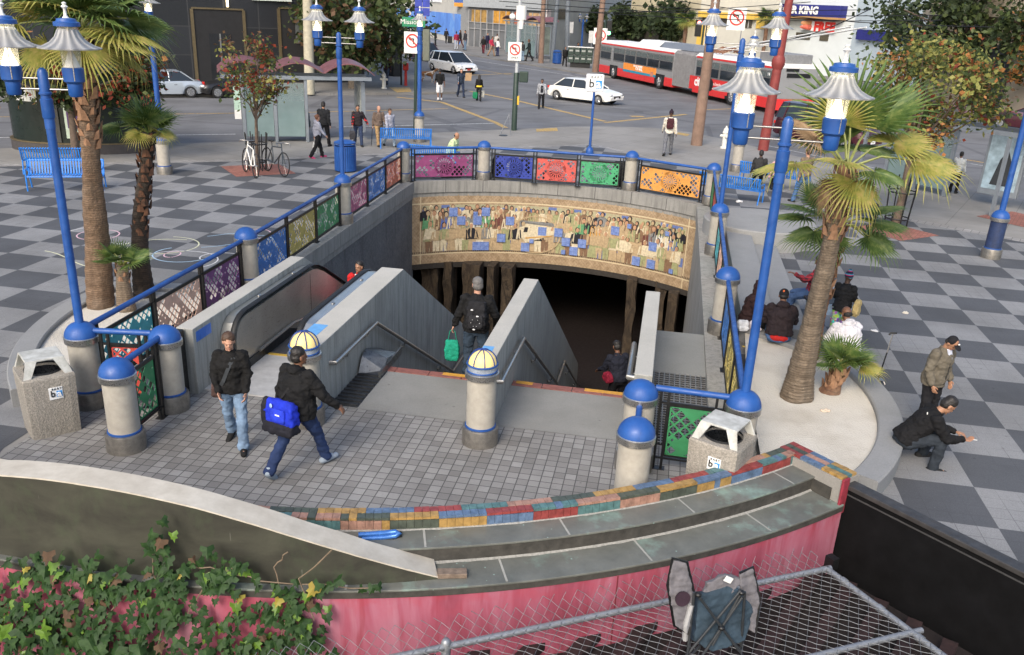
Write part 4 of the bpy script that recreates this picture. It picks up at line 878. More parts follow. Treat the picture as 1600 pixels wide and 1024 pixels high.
mb.obj('render_joint',pm('render joint',(.16,.02,.03),.9),wallT)
# right return of the wall, three rows of tiles
e0=V((C0.x+10.12*cos(aR),C0.y+10.12*sin(aR))); e1=V(G(1322,747,.6)[:2]); dd=(e1-e0); Lr=dd.length; dd.normalize(); nn_=V((-dd.y,dd.x))
mb=MB(); m=int(Lr/.105)
for i in range(m):
    for row in range(3):
        a=e0+dd*(.105*i+.003)+nn_*(row*.092-.03); b=a+dd*.099; c_=b+nn_*.086; d_=a+nn_*.086; mb.m=((i+row*3)//3+row*2)%6; mb.prism([(a.x,a.y),(b.x,b.y),(c_.x,c_.y),(d_.x,d_.y)],.565,.60+rt.uniform(-.003,.003))
mb.obj('return_tiles',TM,wallT)
mb=MB(); a=e0-nn_*.05; b=a+dd*(Lr); c_=b+nn_*.34; d_=a+nn_*.34; mb.prism([(a.x,a.y),(b.x,b.y),(c_.x,c_.y),(d_.x,d_.y)],-.1,.562); mb.obj('return_core',[concrete('return mortar',(.24,.23,.21),False,True)],wallT)
a=e0-nn_*.075+dd*.2; b=e0-nn_*.075+dd*(Lr-.12); mb=MB(); mb.prism([(a.x,a.y),(b.x,b.y),(b.x+nn_.x*.02,b.y+nn_.y*.02),(a.x+nn_.x*.02,a.y+nn_.y*.02)],.2,.42); mb.obj('end_board',DKB,wallT)
a=e0+dd*(Lr); mb=MB(); q=[a-nn_*.08,a+dd*.035-nn_*.08,a+dd*.035+nn_*.05,a+nn_*.05]; mb.prism([(p.x,p.y) for p in q],-1.2 if False else .12,.60); mb.obj('red_end',pm('raw red edge',(.22,.02,.035),.8,0,.3,12,.5,30),wallT,bevel=.01)
# black boundary wall on the right
a=V(G(1316,752,.5)[:2]); b=V(G(1600,893,.5)[:2]); dv=(b-a).normalized(); nv=V((-dv.y,dv.x))
T=thing('boundary_wall','black painted boundary wall falling away to the lower right','wall',(a.x,a.y,0),math.atan2(dv.y,dv.x))
BLKW=pm('black wall paint',(.0035,.0035,.004),.85,0,.5,3,.1,30,.15); mb=MB(); mb.b2(.0,9,0,.12,-2.6,.44); mb.obj('wall_face',BLKW,T); mb=MB(); mb.b2(0,9,-.03,.15,.44,.50); mb.obj('coping',pm('black coping',(.035,.033,.032),.5,0,.4,6),T,bevel=.008); mb=MB(); mb.b2(0,9,-.012,0,.36,.375); mb.obj('trim_line',pm('dull trim',(.05,.05,.05),.5),T)
# curved tapering screen on the ledge
T=thing('curved_screen','large tapering screen with cream top edge and dark olive face standing on the ledge','screen')
def interp(tb,x):
    for (x0,y0),(x1,y1) in zip(tb,tb[1:]):
        if x<=x1: return y0+(y1-y0)*(x-x0)/(x1-x0)
    return tb[-1][1]
bott=[(0,866),(150,892),(300,907),(450,914),(560,914),(640,909),(684,905)]; topf=[(-60,741),(0,742),(60,747),(120,755),(200,769),(300,791),(400,820),(500,851),(600,880),(650,893),(700,905)]
def pix(p): q=V((p.x,p.y,p.z-CH)); d=q.dot(_f); return 800+FPX*q.dot(_X)/d, CYP-FPX*q.dot(_Y)/d
cols=[]
for i in range(61):
    px=684*i/60; g0=G(px,interp(bott,px),.262); lo,hi=.262,1.6
    for _ in range(30):
        m_=(lo+hi)/2; X_,Y_=pix(V((g0.x,g0.y,m_)))
        if Y_>interp(topf,X_): lo=m_
        else: hi=m_
    cols.append((g0,lo))
# smooth heights along the curve and carry on beyond the view
hs=[c[1] for c in cols]
for _ in range(3): hs=[hs[0]]+[(hs[i-1]+hs[i]+hs[i+1])/3 for i in range(1,60)]+[hs[60]]
ext=[]; h0_=hs[0]; p0_=cols[0][0]; a00=math.atan2(p0_.y-C0.y,p0_.x-C0.x); r00=math.hypot(p0_.y-C0.y,p0_.x-C0.x)
for j in range(14,0,-1): a=a00-j*.035; ext.append((V((C0.x+r00*cos(a),C0.y+r00*sin(a),.262)),max(.3,h0_-.0035*j*j)))
prof_=ext+[(c[0],h) for c,h in zip(cols,hs)]
def nrm_(i):
    a=prof_[max(0,i-2)][0]; b=prof_[min(len(prof_)-1,i+2)][0]; d=(b-a); n=V((-d.y,d.x,0)).normalized(); return n if n.y>0 else -n
mb=MB(); TH=.30
mb.loft([[p,V((p.x,p.y,h-.012)),V((p.x,p.y,h-.012))+nrm_(i)*TH,p+nrm_(i)*TH] for i,(p,h) in enumerate(prof_)])
t=Mt('olive weathered panel',.6); k=t.pos(); x,y,z=t.xyz(k); c=t.mix(t.rng(t.noise(t.comb(x,y,z*1.8),1.6,6,.65,.5),.32,.68),(.024,.023,.018),(.055,.056,.040)); c=t.mix(t.rng(t.noise(t.comb(x*3,y*3,z*2),1,5,.7),.5,.7)*.5,c,(.055,.075,.04)); c=t.mix(t.noise(t.comb(x*26,y*26,z*1.5),1,4).gt(.72)*.3,c,(.2,.2,.17)); t.col(c); mb.obj('face',t.m,T)
t=Mt('cream metal top',.55); k=t.pos(); c=t.mix(t.rng(t.noise(k,4,6,.7),.3,.7),(.42,.38,.31),(.57,.53,.45)); c=t.mix(t.rng(t.noise(k,1.1,4),.5,.75)*.5,c,(.35,.31,.25)); t.col(c)
mb=MB(); mb.loft([[V((p.x,p.y,h-.012))-nrm_(i)*.006,V((p.x,p.y,h+.004))-nrm_(i)*.006,V((p.x,p.y,h+.004))+nrm_(i)*(TH+.006),V((p.x,p.y,h-.012))+nrm_(i)*(TH+.006)] for i,(p,h) in enumerate(prof_)]); mb.obj('top_edge',t.m,T)
o=MB(M4(G(705,896,.29),R(6))).b2(-.14,.16,-.06,.05,-.025,.03).obj('wood_block',pm('splintery grey wood',(.16,.12,.09),.9,0,.4,18,.5,30),bevel=.006); tag(o,'short weathered wood block at the tip of the curved screen','wood block')
# bent blue rail lying on the ledge behind the screen
c_=G(628,836,.5); mb=MB(); T=thing('bent_rail','bent blue steel rail lying behind the tip of the curved screen','rail')
pa=[G(560,836,.5),G(600,833,.5),G(618,831,.5),G(624,834,.5),G(618,838,.47),G(600,840,.46),G(565,842,.46)]
mb.tube([p for p in pa],.028,8); mb.obj('bar',pm('shiny blue bar',(.05,.16,.45),.25,.3,.2,8),T,smooth=60)
mb=MB(); mb.tube([G(600,842,.45),G(615,842,.45),G(626,838,.46),G(626,832,.47)],.016,6); mb.obj('cable',RUB,T,smooth=60)
# ============================================================ LOWER AREA IN FRONT
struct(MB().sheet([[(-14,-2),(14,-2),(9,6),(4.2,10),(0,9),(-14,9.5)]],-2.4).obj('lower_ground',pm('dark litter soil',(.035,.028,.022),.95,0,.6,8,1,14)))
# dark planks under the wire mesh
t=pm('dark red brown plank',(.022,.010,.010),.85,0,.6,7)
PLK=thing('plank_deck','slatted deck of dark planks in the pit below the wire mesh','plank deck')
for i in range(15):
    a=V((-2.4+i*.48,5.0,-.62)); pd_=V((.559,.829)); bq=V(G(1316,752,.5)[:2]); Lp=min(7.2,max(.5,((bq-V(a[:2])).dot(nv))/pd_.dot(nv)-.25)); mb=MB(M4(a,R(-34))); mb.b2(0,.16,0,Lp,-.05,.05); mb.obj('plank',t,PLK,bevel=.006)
MB().sheet([[(-1.3,-1),(5,-1),(12,0),(4.3,9.6),(3.4,9.4),(1.3,8.4),(-.5,7.8),(-1.3,7.6)]],-.74).obj('pit_shade',pm('black pit shade',(.012,.008,.008),.95,0,.5,5),PLK)  # black sheet stands in for the deep shade under the planks
# chain link
ZF=-.1
f0=G(700,1010,ZF); f1=G(1292,889,ZF); f2=G(1480,1030,ZF)
T=thing('wire_fence','galvanised chain link panel with pipe frame lying over the pit at lower right','fence')
def pipe(a,b,r,name='frame_pipe',nf=0):
    mb=MB(); mb.tube([a,b],r,10); mb.obj(name,GALV,T,smooth=50)
    d=(b-a).normalized()
    for q in range(nf): p=a+(b-a)*((q+.5)/nf); mb=MB(); mb.tube([p-d*.03,p+d*.03],r*1.25,10); mb.obj('pipe_clamp',GALV,T,smooth=50)
pipe(f0,f1+(f1-f0).normalized()*.05,.036); pipe(f0+(f0-f1).normalized()*2.2,f0,.036); pipe(f1,f2+(f2-f1)*.6,.036,nf=5); q1=G(1440,985,ZF); pipe(q1,q1+(f0-f1)*.9,.034)
mb=MB(); mb.lathe([(.045,-.2),(.05,.05),(.03,.085),(.01,.09)],(f0.x-.02,f0.y,ZF),12); mb.obj('post_cap',GALV,T,smooth=50)
q=G(1300,876,-.12); mb=MB(); mb.box((q.x,q.y,-.14),(.1,.12,.14),rz=.5); mb.obj('bracket',BLACK,T)
u_=(f1-f0).normalized(); w_=(f2-f1); w_=(w_-u_*w_.dot(u_)).normalized(); 
WIRE=pm('dull wire',(.15,.16,.17),.6,.2,.25,12)
def mesh_wires(org,u,v,U,Vv,c=.064,r=.0034,name='mesh'):
    mb=MB(); nu=int(U/c)
    for i in range(nu):
        pts=[]; x=i*c; j=0; y=0
        while y<Vv+random.uniform(-.02,.05):
            s=.5 if j%2 else -.5
            if i%2: s=-s
            zz=.006 if j%2 else -.006
            pts.append(org+u*(x+s*c*.98)+v*y+V((0,0,zz+.012*noise.noise(V((x*1.5,y*1.5,0)))))); y+=c*1.05; j+=1
        mb.tube(pts,r,4,cap=False)
    mb.obj(name,WIRE,T,smooth=60)
w_=(f2-f1).normalized(); mesh_wires(f0-u_*2.6+V((0,0,.03)),u_,w_,7.15,3.4)
mesh_wires(f0-u_*2.6+V((0,0,.035)),u_,(-w_*.75+V((0,0,.66))).normalized(),7.1,.26,name='frayed_edge')
# ============================================================ PALMS
def leafm(name,cols,rough=.55,sc=3,tr=.35,spec=.4):
    t=Mt(name,rough,0,spec); k=t.pos(False); f=t.noise(k,sc,5,.7); n=len(cols); c=t.ramp(f,[(.3+.4*i/max(1,n-1),cols[i]) for i in range(n)]); t.col(c)
    b=t.nd('ShaderNodeBsdfTranslucent'); t.nt.links.new(c.k,b.inputs[0]); ms=t.nd('ShaderNodeMixShader'); ms.inputs[0].default_value=tr; o=t.nt.nodes['Material Output']
    t.nt.links.new(t.b.outputs[0],ms.inputs[1]); t.nt.links.new(b.outputs[0],ms.inputs[2]); t.nt.links.new(ms.outputs[0],o.inputs[0]); return t.m
PG=leafm('palm green',[(.04,.085,.02),(.10,.165,.04),(.22,.26,.08)],.5,9,.25); PY=leafm('palm yellow green',[(.14,.19,.04),(.32,.31,.07),(.44,.34,.13)],.55,9,.25); PD=leafm('dead palm frond',[(.16,.10,.05),(.30,.20,.11),(.42,.31,.19)],.8,6,.2)
PET=pm('palm stalk',(.2,.22,.06),.5,0,.3,6)
def fan(mb,org,dr,nrm,Rr,nb=34,spread=R(115),droop=.25,seed=0,tip=1):
    rr=random.Random(seed); dr=dr.normalized(); sd=dr.cross(nrm).normalized(); nrm=sd.cross(dr).normalized()
    da=2*spread/nb
    for i in range(nb):
        a=-spread+da*(i+.5); L=Rr*(.78+.22*cos(a*.8))*rr.uniform(.9,1.05); r1=L*rr.uniform(.36,.50)
        def P(r,an,lift=0):
            q=(r/Rr); return org+dr*(r*cos(an))+sd*(r*sin(an))+nrm*(lift-droop*Rr*.25*q*q)+V((0,0,-droop*Rr*.55*max(0,q-.35)**2))
        b0=P(.04*Rr,a-da*.5); b1=P(.04*Rr,a+da*.5); m0=P(r1,a-da*.48,-.02*Rr); m1=P(r1,a+da*.48,-.02*Rr); mc=P(r1,a,.03*Rr); bc=P(.04*Rr,a,.004)
        t1=P(L*.78,a,.0); wv=(m1-m0)*.26; tt=P(L,a+rr.uniform(-.05,.05),-.05*Rr*rr.uniform(.2,3.2)*(droop+.15)*2)
        mb.add([b0,bc,b1,m0,mc,m1,t1-wv,t1+wv,tt],((0,1,4,3),(1,2,5,4),(3,4,6),(4,5,7),(4,7,6),(6,7,8)))
def trunk_tube(pts,rad,seed,n=20,amp=.05,steps=80):
    mb=MB(); rings=[]; pts=[V(p) for p in pts]
    for j in range(steps+1):
        f=j/steps*(len(pts)-1); i=min(int(f),len(pts)-2); g_=f-i; p=pts[i].lerp(pts[i+1],g_); r=rad[i]+(rad[i+1]-rad[i])*g_
        r*=1+.03*((j*7)%3-1)
        rings.append([p+V((cos(2*pi*k_/n),sin(2*pi*k_/n),0))*r*(1+amp*3*noise.noise(V((cos(2*pi*k_/n)*1.5,sin(2*pi*k_/n)*1.5,p.z*1.2+seed)))) for k_ in range(n)])
    mb.loft(rings); return mb
def bark(name,c1,c2,c3,rs=26):
    t=Mt(name,.95); k=t.pos(False); x,y,z=t.xyz(k); wv=z*rs+t.noise(k,3.5,3)*2.2; rg=wv.fr(); n=t.noise(k,6,6,.7); c=t.mix(t.rng(n,.3,.7),c1,c2); c=t.mix(rg.lt(.22)*.5,c,c3); c=t.mix(t.rng(t.noise(t.comb(x*14,y*14,z*1.2),1,4),.5,.7)*.4,c,c3); c=t.mix(t.rng(t.noise(k,1.1,3),.5,.7)*.35,c,(.30,.26,.21)); t.col(c); t.bump(rg*.6+n,1,.045); return t.m
BK1=bark('ringed palm bark',(.20,.125,.075),(.33,.225,.15),(.10,.065,.045)); BK2=bark('grey ringed palm bark',(.20,.15,.105),(.31,.245,.18),(.11,.085,.06)); BK3=bark('charred palm bark',(.03,.024,.02),(.08,.055,.04),(.012,.011,.01)); BK4=bark('fibrous red brown bark',(.16,.075,.045),(.28,.16,.09),(.07,.04,.03),14)
BOOT=pm('cut leaf base',(.27,.15,.085),.9,0,.35,10)
def boots(org0,org1,r,n,seed,size=.13):
    mb=MB(); rr=random.Random(seed)
    for i in range(n):
        f=(i+.5)/n; p=org0.lerp(org1,f); a=i*2.4+rr.uniform(-.3,.3); o=V((cos(a),sin(a),0)); t_=V((-sin(a),cos(a),0)); s=size*rr.uniform(.7,1.25); b=p+o*r*.93
        mb.add([b-t_*s*.55,b+t_*s*.55,b+o*s*.25+t_*s*.3+V((0,0,s*.9)),b+o*s*.45+V((0,0,s*1.15)),b+o*s*.25-t_*s*.3+V((0,0,s*.9)),b+o*s*.3+V((0,0,s*.1))],((0,5,4),(5,3,4),(5,2,3),(5,1,2),(0,4,3,2,1)))
    return mb
def palm(label,base,pts,rad,bk,crown,fr,boot=None,seed=1,loc_z=.2,bk2=None,bootm=None,group='fan palms in the planters'):
    """pts: trunk centre line relative to base; fr: list of (azimuth, elevation, petiole, radius, mat index, droop)"""
    T=thing('palm_tree',label,'palm tree',(base.x,base.y,loc_z),0,group)
    trunk_tube(pts,rad,seed).obj('trunk',bk,T,smooth=70)
    if boot: boots(V(boot[0]),V(boot[1]),boot[2],boot[3],seed,boot[4]).obj('leaf_bases',bootm or BOOT,T)
    c=V(crown); mb=MB(); ms=MB(); rr=random.Random(seed)
    for i,(az,el,pl,rd,mi,dp) in enumerate(fr):
        az=R(az); el=R(el); d=V((cos(az)*cos(el),sin(az)*cos(el),sin(el))); h=c+d*pl+V((0,0,-.12*pl*cos(el)))
        ms.tube([c-V((0,0,.05)),c+d*pl*.5+V((0,0,.03)),h],[.022,.015,.010],5)
        d2=(d+V((0,0,-.25*dp-.1))).normalized(); up=V((0,0,1)) if abs(d2.z)<.85 else V((-cos(az),-sin(az),0))*(1 if d2.z>0 else -1)
        nr=(up+V((rr.uniform(-.35,.35),rr.uniform(-.35,.35),0))).normalized(); mb.m=mi; fan(mb,h,d2,nr,rd,seed=seed*50+i,droop=dp,nb=30)
    ms.obj('leaf_stalks',PET,T,smooth=60); mb.obj('crown',[PG,PY,PD],T); return T
def hz(base,px,py,z0=.2): p=(base.x,base.y); return up_to(p,px,py)-z0
rr=random.Random(2)
# left tall palm
b=G(157,478,.2); h=hz(b,134,50); P=[(0,0,0),(.10,0,h*.27),(.19,.0,h*.58),(.25,.02,h*.8),(.28,.02,h)]
fr=[(i*360/17+rr.uniform(-8,8),rr.uniform(2,62),rr.uniform(.6,.9),rr.uniform(.8,1.05),0 if i%4 else 1,rr.uniform(.2,.6)) for i in range(17)]+[(i*72+10,-20,.55,.8,1,.7) for i in range(5)]+[(i*60,35,.6,.95,0,.3) for i in range(6)]+[(-20,18,1.05,.95,0,.35),(-35,2,.9,.95,1,.4),(200,10,.9,.95,1,.4),(150,30,.9,1.0,0,.4)]
palm('tall palm with ringed brown trunk beside the left lamp pole',b,P,[.245,.215,.155,.14,.15],BK1,(.28,0,h+.05),fr,((.195,.01,h*.60),(.28,.02,h-.05),.165,58,.16),3)
b=G(226,462,.2); h=hz(b,234,205)
fr=[(i*360/9+20,rr.uniform(25,75),rr.uniform(.12,.25),rr.uniform(.5,.62),0,rr.uniform(.1,.3)) for i in range(8)]+[(i*120,-5,.2,.38,1,.5) for i in range(3)]+[(185,10,.5,.5,0,.3)]
palm('slim palm with charred trunk and peeled red bark behind the left railing',b,[(0,0,0),(0,0,.8),(.08,.0,h*.5),(.30,0,h*.8),(.42,0,h)],[.2,.17,.135,.115,.11],BK3,(.42,0,h+.05),fr,((.04,0,h*.36),(.41,0,h*.97),.125,54,.12),5,bootm=pm('charred leaf base',(.035,.025,.02),.95,0,.5,7,c2=(.16,.07,.035)))
b=G(215,478,.2); h=.85
fr=[(i*360/8+20,rr.uniform(25,70),.25,.42,0,.2) for i in range(8)]
palm('low young palm at the foot of the charred palm',b+V((-.1,-.25,0)),[(0,0,0),(.0,0,.4),(.02,0,h)],[.17,.13,.1],BK2,(.02,0,h),fr,((0,0,.5),(.02,0,.85),.12,12,.1),7)
# right tall palm
b=G(1243,622,.2); h=hz(b,1302,262); tp=(.14,.02)
P=[(0,0,0),(.01,0,.35),(.05,.0,h*.35),(.11,.02,h*.7),(.14,.02,h)]
fr=[(82,62,.75,1.15,0,.15),(48,46,.75,1.25,0,.2),(112,66,.6,.7,1,.3),(-5,14,.9,.9,1,.45),(184,6,.75,.8,1,.5),(165,40,.6,.6,2,.3),(276,-22,.35,.66,1,1.0),(315,2,.4,.62,0,.5),(14,30,.75,.75,1,.4),(140,24,.6,.6,1,.3),(60,20,.6,.8,0,.4),(205,-45,.35,.42,2,1),(340,-50,.35,.42,2,1),(90,-45,.4,.45,2,1),(240,20,.4,.55,1,.5),(250,-48,.3,.45,2,1)]
palm('tall palm with thick grey ringed trunk in the right planter',b,P,[.25,.205,.155,.12,.115],BK2,(.14,.02,h+.05),fr,((.11,.02,h*.70),(.14,.02,h),.125,46,.14),9)
# shorter palm behind it
b=G(1262,560,.2); h=hz(b,1290,345)
fr=[(185,25,.5,.7,0,.3),(165,10,.55,.7,0,.35),(205,-8,.5,.66,0,.4),(-10,10,.55,.74,0,.3),(12,24,.55,.74,0,.25),(-25,-12,.5,.7,0,.4),(60,40,.4,.6,0,.2),(120,40,.4,.6,0,.2),(240,-20,.4,.55,0,.5),(90,60,.4,.6,0,.2),(175,45,.5,.6,0,.2),(-5,-20,.5,.58,0,.4)]
palm('shorter palm with red brown fibrous trunk behind the tall right palm',b,[(0,0,0),(.03,0,h*.3),(.1,0,h*.7),(.1,0,h)],[.18,.13,.12,.12],BK4,(.1,0,h),fr,((.06,0,h*.45),(.1,0,h),.13,30,.16),11)
b=G(1296,612,.2)
fr=[(i*45+10,rr.uniform(12,60),.20,.46,0,.2) for i in range(8)]+[(0,10,.28,.5,1,.3),(180,10,.2,.45,0,.3)]
palm('small young palm beside the tall right palm in front of the person in white',b,[(0,0,0),(.06,0,.2),(.12,0,.38)],[.17,.1,.08],BK4,(.13,0,.45),fr,((0,0,.02),(.12,0,.36),.11,26,.12),13)
# far palms
for px,py,tx,ty,r,l in ((1188,108,1196,30,1.6,'distant palm in front of the pale wall beside the blue awning'),(1065,100,1066,32,1.6,'distant palm across the street behind the bus roof')):
    b=G(px,py+4); h=up_to(b,tx,ty); rr=random.Random(px); fr=[(i*30+rr.uniform(-8,8),rr.uniform(-15,65),.5,r*.8,0 if i%3 else 1,.5) for i in range(13)]
    palm(l,b,[(0,0,0),(0,0,h*.5),(0,0,h)],[.25,.2,.25],BK4,(0,0,h),fr,None,px,0,group='distant palms')
# ============================================================ LEAFY TREES
def leafy(label,base,h_tr,crown_c,crown_r,nl,ls,mats,wts,seed,tr_r=.1,clumps=26,bkc=(.11,.08,.06),group='street trees',name='street_tree',gaps=.45):
    rr=random.Random(seed); T=thing(name,label,'tree',(base.x,base.y,0),0,group); cc=V(crown_c); cr=V(crown_r)
    mb=MB(); top=V((cc.x*.3,cc.y*.3,h_tr)); mb.tube([(0,0,-.05),(tr_r*.2,0,h_tr*.4),top*.97,top],[tr_r*1.15,tr_r*.95,tr_r*.8,tr_r*.75],9); cl=[]
    for i in range(clumps):
        while 1:
            q=V((rr.uniform(-1,1),rr.uniform(-1,1),rr.uniform(-1,1)))
            if .25<q.length<1: break
        p=cc+V((q.x*cr.x,q.y*cr.y,q.z*cr.z)); cl.append((p,rr.uniform(.22,.42)))
        if i<16:
            m_=top.lerp(p,.5)+V((rr.uniform(-.1,.1),rr.uniform(-.1,.1),-.05))*cr.x; mb.tube([top*rr.uniform(.8,1),m_,p],[tr_r*.5,tr_r*.28,tr_r*.08],5)
    mb.obj('trunk',pm('tree bark %s'%(str(bkc)),bkc,.95,0,.4,9,.4,18),T,smooth=60)
    lm=MB(); wsum=sum(wts)
    cm=[rr.choices(range(len(mats)),wts)[0] for _ in cl]
    for i in range(nl):
        k_=rr.randrange(len(cl)); p,s=cl[k_]; q=V((rr.gauss(0,1),rr.gauss(0,1),rr.gauss(0,.8)))*s*.62; pos=p+V((q.x*cr.x,q.y*cr.y,q.z*cr.z))
        if noise.noise(pos*(1.6/cr.x)+V((seed,0,0)))<-gaps*.5: continue
        lm.m=cm[k_] if rr.random()<.6 else rr.choices(range(len(mats)),wts)[0]
        a=V((rr.uniform(-1,1),rr.uniform(-1,1),rr.uniform(-.9,.3))).normalized(); b=a.orthogonal().normalized(); b=(b*cos(rr.uniform(0,6))+a.cross(b)*sin(rr.uniform(0,6))); s2=ls*rr.uniform(.6,1.3)
        lm.add([pos,pos+a*s2*.5+b*s2*.3,pos+a*s2,pos+a*s2*.5-b*s2*.3],((0,1,2,3),))
    lm.obj('crown',mats,T); return T
LG=leafm('tree leaf green',[(.035,.06,.02),(.07,.10,.03),(.12,.15,.05)],.6,2); LR=leafm('tree leaf red',[(.18,.03,.015),(.30,.06,.03)],.6,2); LO=leafm('tree leaf orange',[(.38,.13,.04),(.45,.24,.08)],.6,2); LY=leafm('tree leaf yellow green',[(.20,.22,.05),(.36,.34,.10)],.6,2); LD=leafm('tree leaf dark',[(.015,.03,.012),(.035,.055,.022),(.06,.08,.035)],.6,2); LB=leafm('tree leaf brown',[(.10,.055,.03),(.2,.12,.06)],.7,2)
def lt(label,px,py,cx,cy,rx,rz_,nl,ls,mats,wts,seed,htr=None,ry=None,**k):
    b=G(px,py); d=math.hypot(b.x,b.y); z=up_to(b,cx,cy); sc=FPX/(b.y*cos(PIT)+(CH-z)*sin(PIT)); rw=rx/sc; hz_=rz_/sc; off=(cx-px)/sc
    off=(ray(cx,cy).x/ray(cx,cy).y-b.x/b.y)*b.y
    return leafy(label,b,htr or z-hz_*.75,(off,0,z),(rw,ry or rw,hz_),nl,ls,mats,wts,seed,**k)
lt('small street tree with red and green leaves above the parked bicycles',403,266,402,112,48,56,2400,.15,[LG,LY,LR,LB],(5,3,4,3),4,htr=2.0,tr_r=.06,clumps=30)
lt('street tree with yellow green and orange leaves inside a black guard on the right plaza',1398,356,1448,140,98,88,8200,.16,[LY,LG,LO,LR,LB],(6,6,2.0,.9,1),5,htr=2.5,tr_r=.11,clumps=50,gaps=.3)
lt('olive green street tree in front of the black granite building',552,138,560,28,88,68,9000,.42,[LG,LB,LD],(5,2,3),6,htr=5.0,tr_r=.32,clumps=46,bkc=(.16,.13,.10))
lt('dark leafed tree with red berries behind the tall left palm and green kiosk',120,252,112,108,122,52,15000,.20,[LD,LR,LG,LO],(7,1.0,3,.35),7,htr=2.4,tr_r=.13,clumps=90,gaps=.0,ry=1.3)
lt('large dark evergreen tree in front of the tan building at the top right',1500,165,1478,38,100,68,11000,.42,[LD,LG],(6,2.5),8,htr=5,tr_r=.3,clumps=60,gaps=.15)
lt('dark evergreen tree at the far top right edge',1640,190,1612,50,60,60,3500,.4,[LG,LO,LD],(4,1,3),9,htr=5,tr_r=.3,clumps=30)
for i,(px,py,cx,cy,rx,rz_) in enumerate(((898,76,898,28,38,24),(980,84,975,36,34,27),(1035,92,1040,28,46,28),(735,30,0,0,0,0))[:3]):
    lt(['dark round street tree beside the distant blue lamp','dark street tree behind the leaning wooden pole','dark wide street tree behind the bus roof'][i],px,py,cx,cy,rx,rz_,3800,.75,[LD,LG],(6,1.5),20+i,htr=4.2,tr_r=.3,clumps=26,gaps=.15)
# black tree guard with bars
def guard(c,label,r=.42,h=1.5,n=8):
    T=thing('tree_guard',label,'tree guard',(c.x,c.y,0)); 
    for i in range(n): a=2*pi*i/n; mb=MB(); mb.tube([(r*cos(a)*.8,r*sin(a)*.8,.01),(r*cos(a)*.8,r*sin(a)*.8,.3),(r*cos(a),r*sin(a),h)],.02,5); mb.obj('bar',BLACK,T)
    for z in (.3,h*.72): mb=MB(); q=r*(.8 if z<.5 else .93); mb.tube([(q*cos(2*pi*i/16),q*sin(2*pi*i/16),z) for i in range(16)],.022,5,closed=True,cap=False); mb.obj('hoop',BLACK,T)
guard(G(1398,356),'black bar guard round the orange leafed street tree'); guard(G(403,266),'black bar guard round the small tree where bicycles are locked',.38,1.25)
# ============================================================ IVY
def ivyleaf(mb,p,n_,up,s,rr):
    n_=n_.normalized(); t_=up-n_*up.dot(n_); t_.normalize(); b=n_.cross(t_); a=rr.uniform(-.9,.9); t_,b=t_*cos(a)+b*sin(a),b*cos(a)-t_*sin(a)
    o=[(0,.05),(.42,-.12),(.5,.18),(.30,.38),(.36,.62),(.14,.62),(0,1.0),(-.14,.62),(-.36,.62),(-.30,.38),(-.5,.18),(-.42,-.12)]
    pts=[p+(b*x+t_*(-y))*s+n_*(s*.18*(1-abs(x)*2.2)-s*.1*y*y) for x,y in o]; c=p-t_*s*.35+n_*s*.2
    mb.add([c]+pts,[(0,i+1,(i+1)%12+1) for i in range(12)])
IV=[leafm('ivy dark',[(.009,.026,.007),(.02,.05,.013),(.04,.085,.022)],.6,9,.12,.25),leafm('ivy light',[(.09,.19,.02),(.18,.32,.05)],.4,9,.4,.5),leafm('ivy yellow',[(.35,.32,.05),(.30,.2,.04)],.5,9,.3),leafm('ivy brown',[(.06,.035,.02),(.11,.065,.035)],.8,9,.1)]
Tiv=thing('ivy','green ivy climbing the pink wall and the curved screen at lower left','climbing plant'); mb=MB(); ms=MB(); rv=random.Random(21)
def wallhit(px,py,r=None):
    r=r or B2R+.02; v=ray(px,py); ox,oy=-C0.x,-C0.y; a=v.x**2+v.y**2; b_=2*(v.x*ox+v.y*oy); c_=ox*ox+oy*oy-r*r; t_=(-b_-math.sqrt(b_*b_-4*a*c_))/2/a; return V((v.x*t_,v.y*t_,CH+v.z*t_))
blobs=[((110,900),75,28,70),((60,890),60,25,40),((170,915),55,30,55),((250,850),14,36,26),((262,900),36,26,44),((330,905),50,28,60),((370,885),30,14,16),((100,960),130,42,170),((30,985),70,50,90),((260,960),90,40,90),((190,1000),190,38,200),((430,960),65,48,75),((470,925),26,16,14),((480,1000),45,40,60),((380,1010),80,30,70),((540,912),45,6,12),((20,930),40,35,40),((700,1040),10,8,0)]
for (cx,cy),sx,sy,n in blobs:
    for i in range(int(n*.62)):
        px=cx+rv.gauss(0,sx*.55); py=cy+rv.gauss(0,sy*.55)
        if px>535 and py>930: continue
        p=wallhit(px,py); rad=V((p.x-C0.x,p.y-C0.y,0)).normalized(); low=max(0,-p.z); dp=rv.uniform(.03,.10)+rv.uniform(0,.5)*min(1,low*.9)
        q=ray(px,py).normalized(); pos=p-q*dp/max(.3,-q.dot(rad))*-1 if False else p-q*dp
        mb.m=rv.choices((0,1,2,3),(.88,.08,.01,.03))[0]; nn=(rad*.8+V((rv.uniform(-.5,.5),rv.uniform(-.5,.5),rv.uniform(.2,1.0)))); ivyleaf(mb,pos,nn,V((0,0,1)),rv.uniform(.07,.15)*(1.35 if low>.5 else 1),rv)
mb.obj('leaves',IV,Tiv)
STM=pm('ivy stem',(.16,.12,.08),.9,0,.3,10)
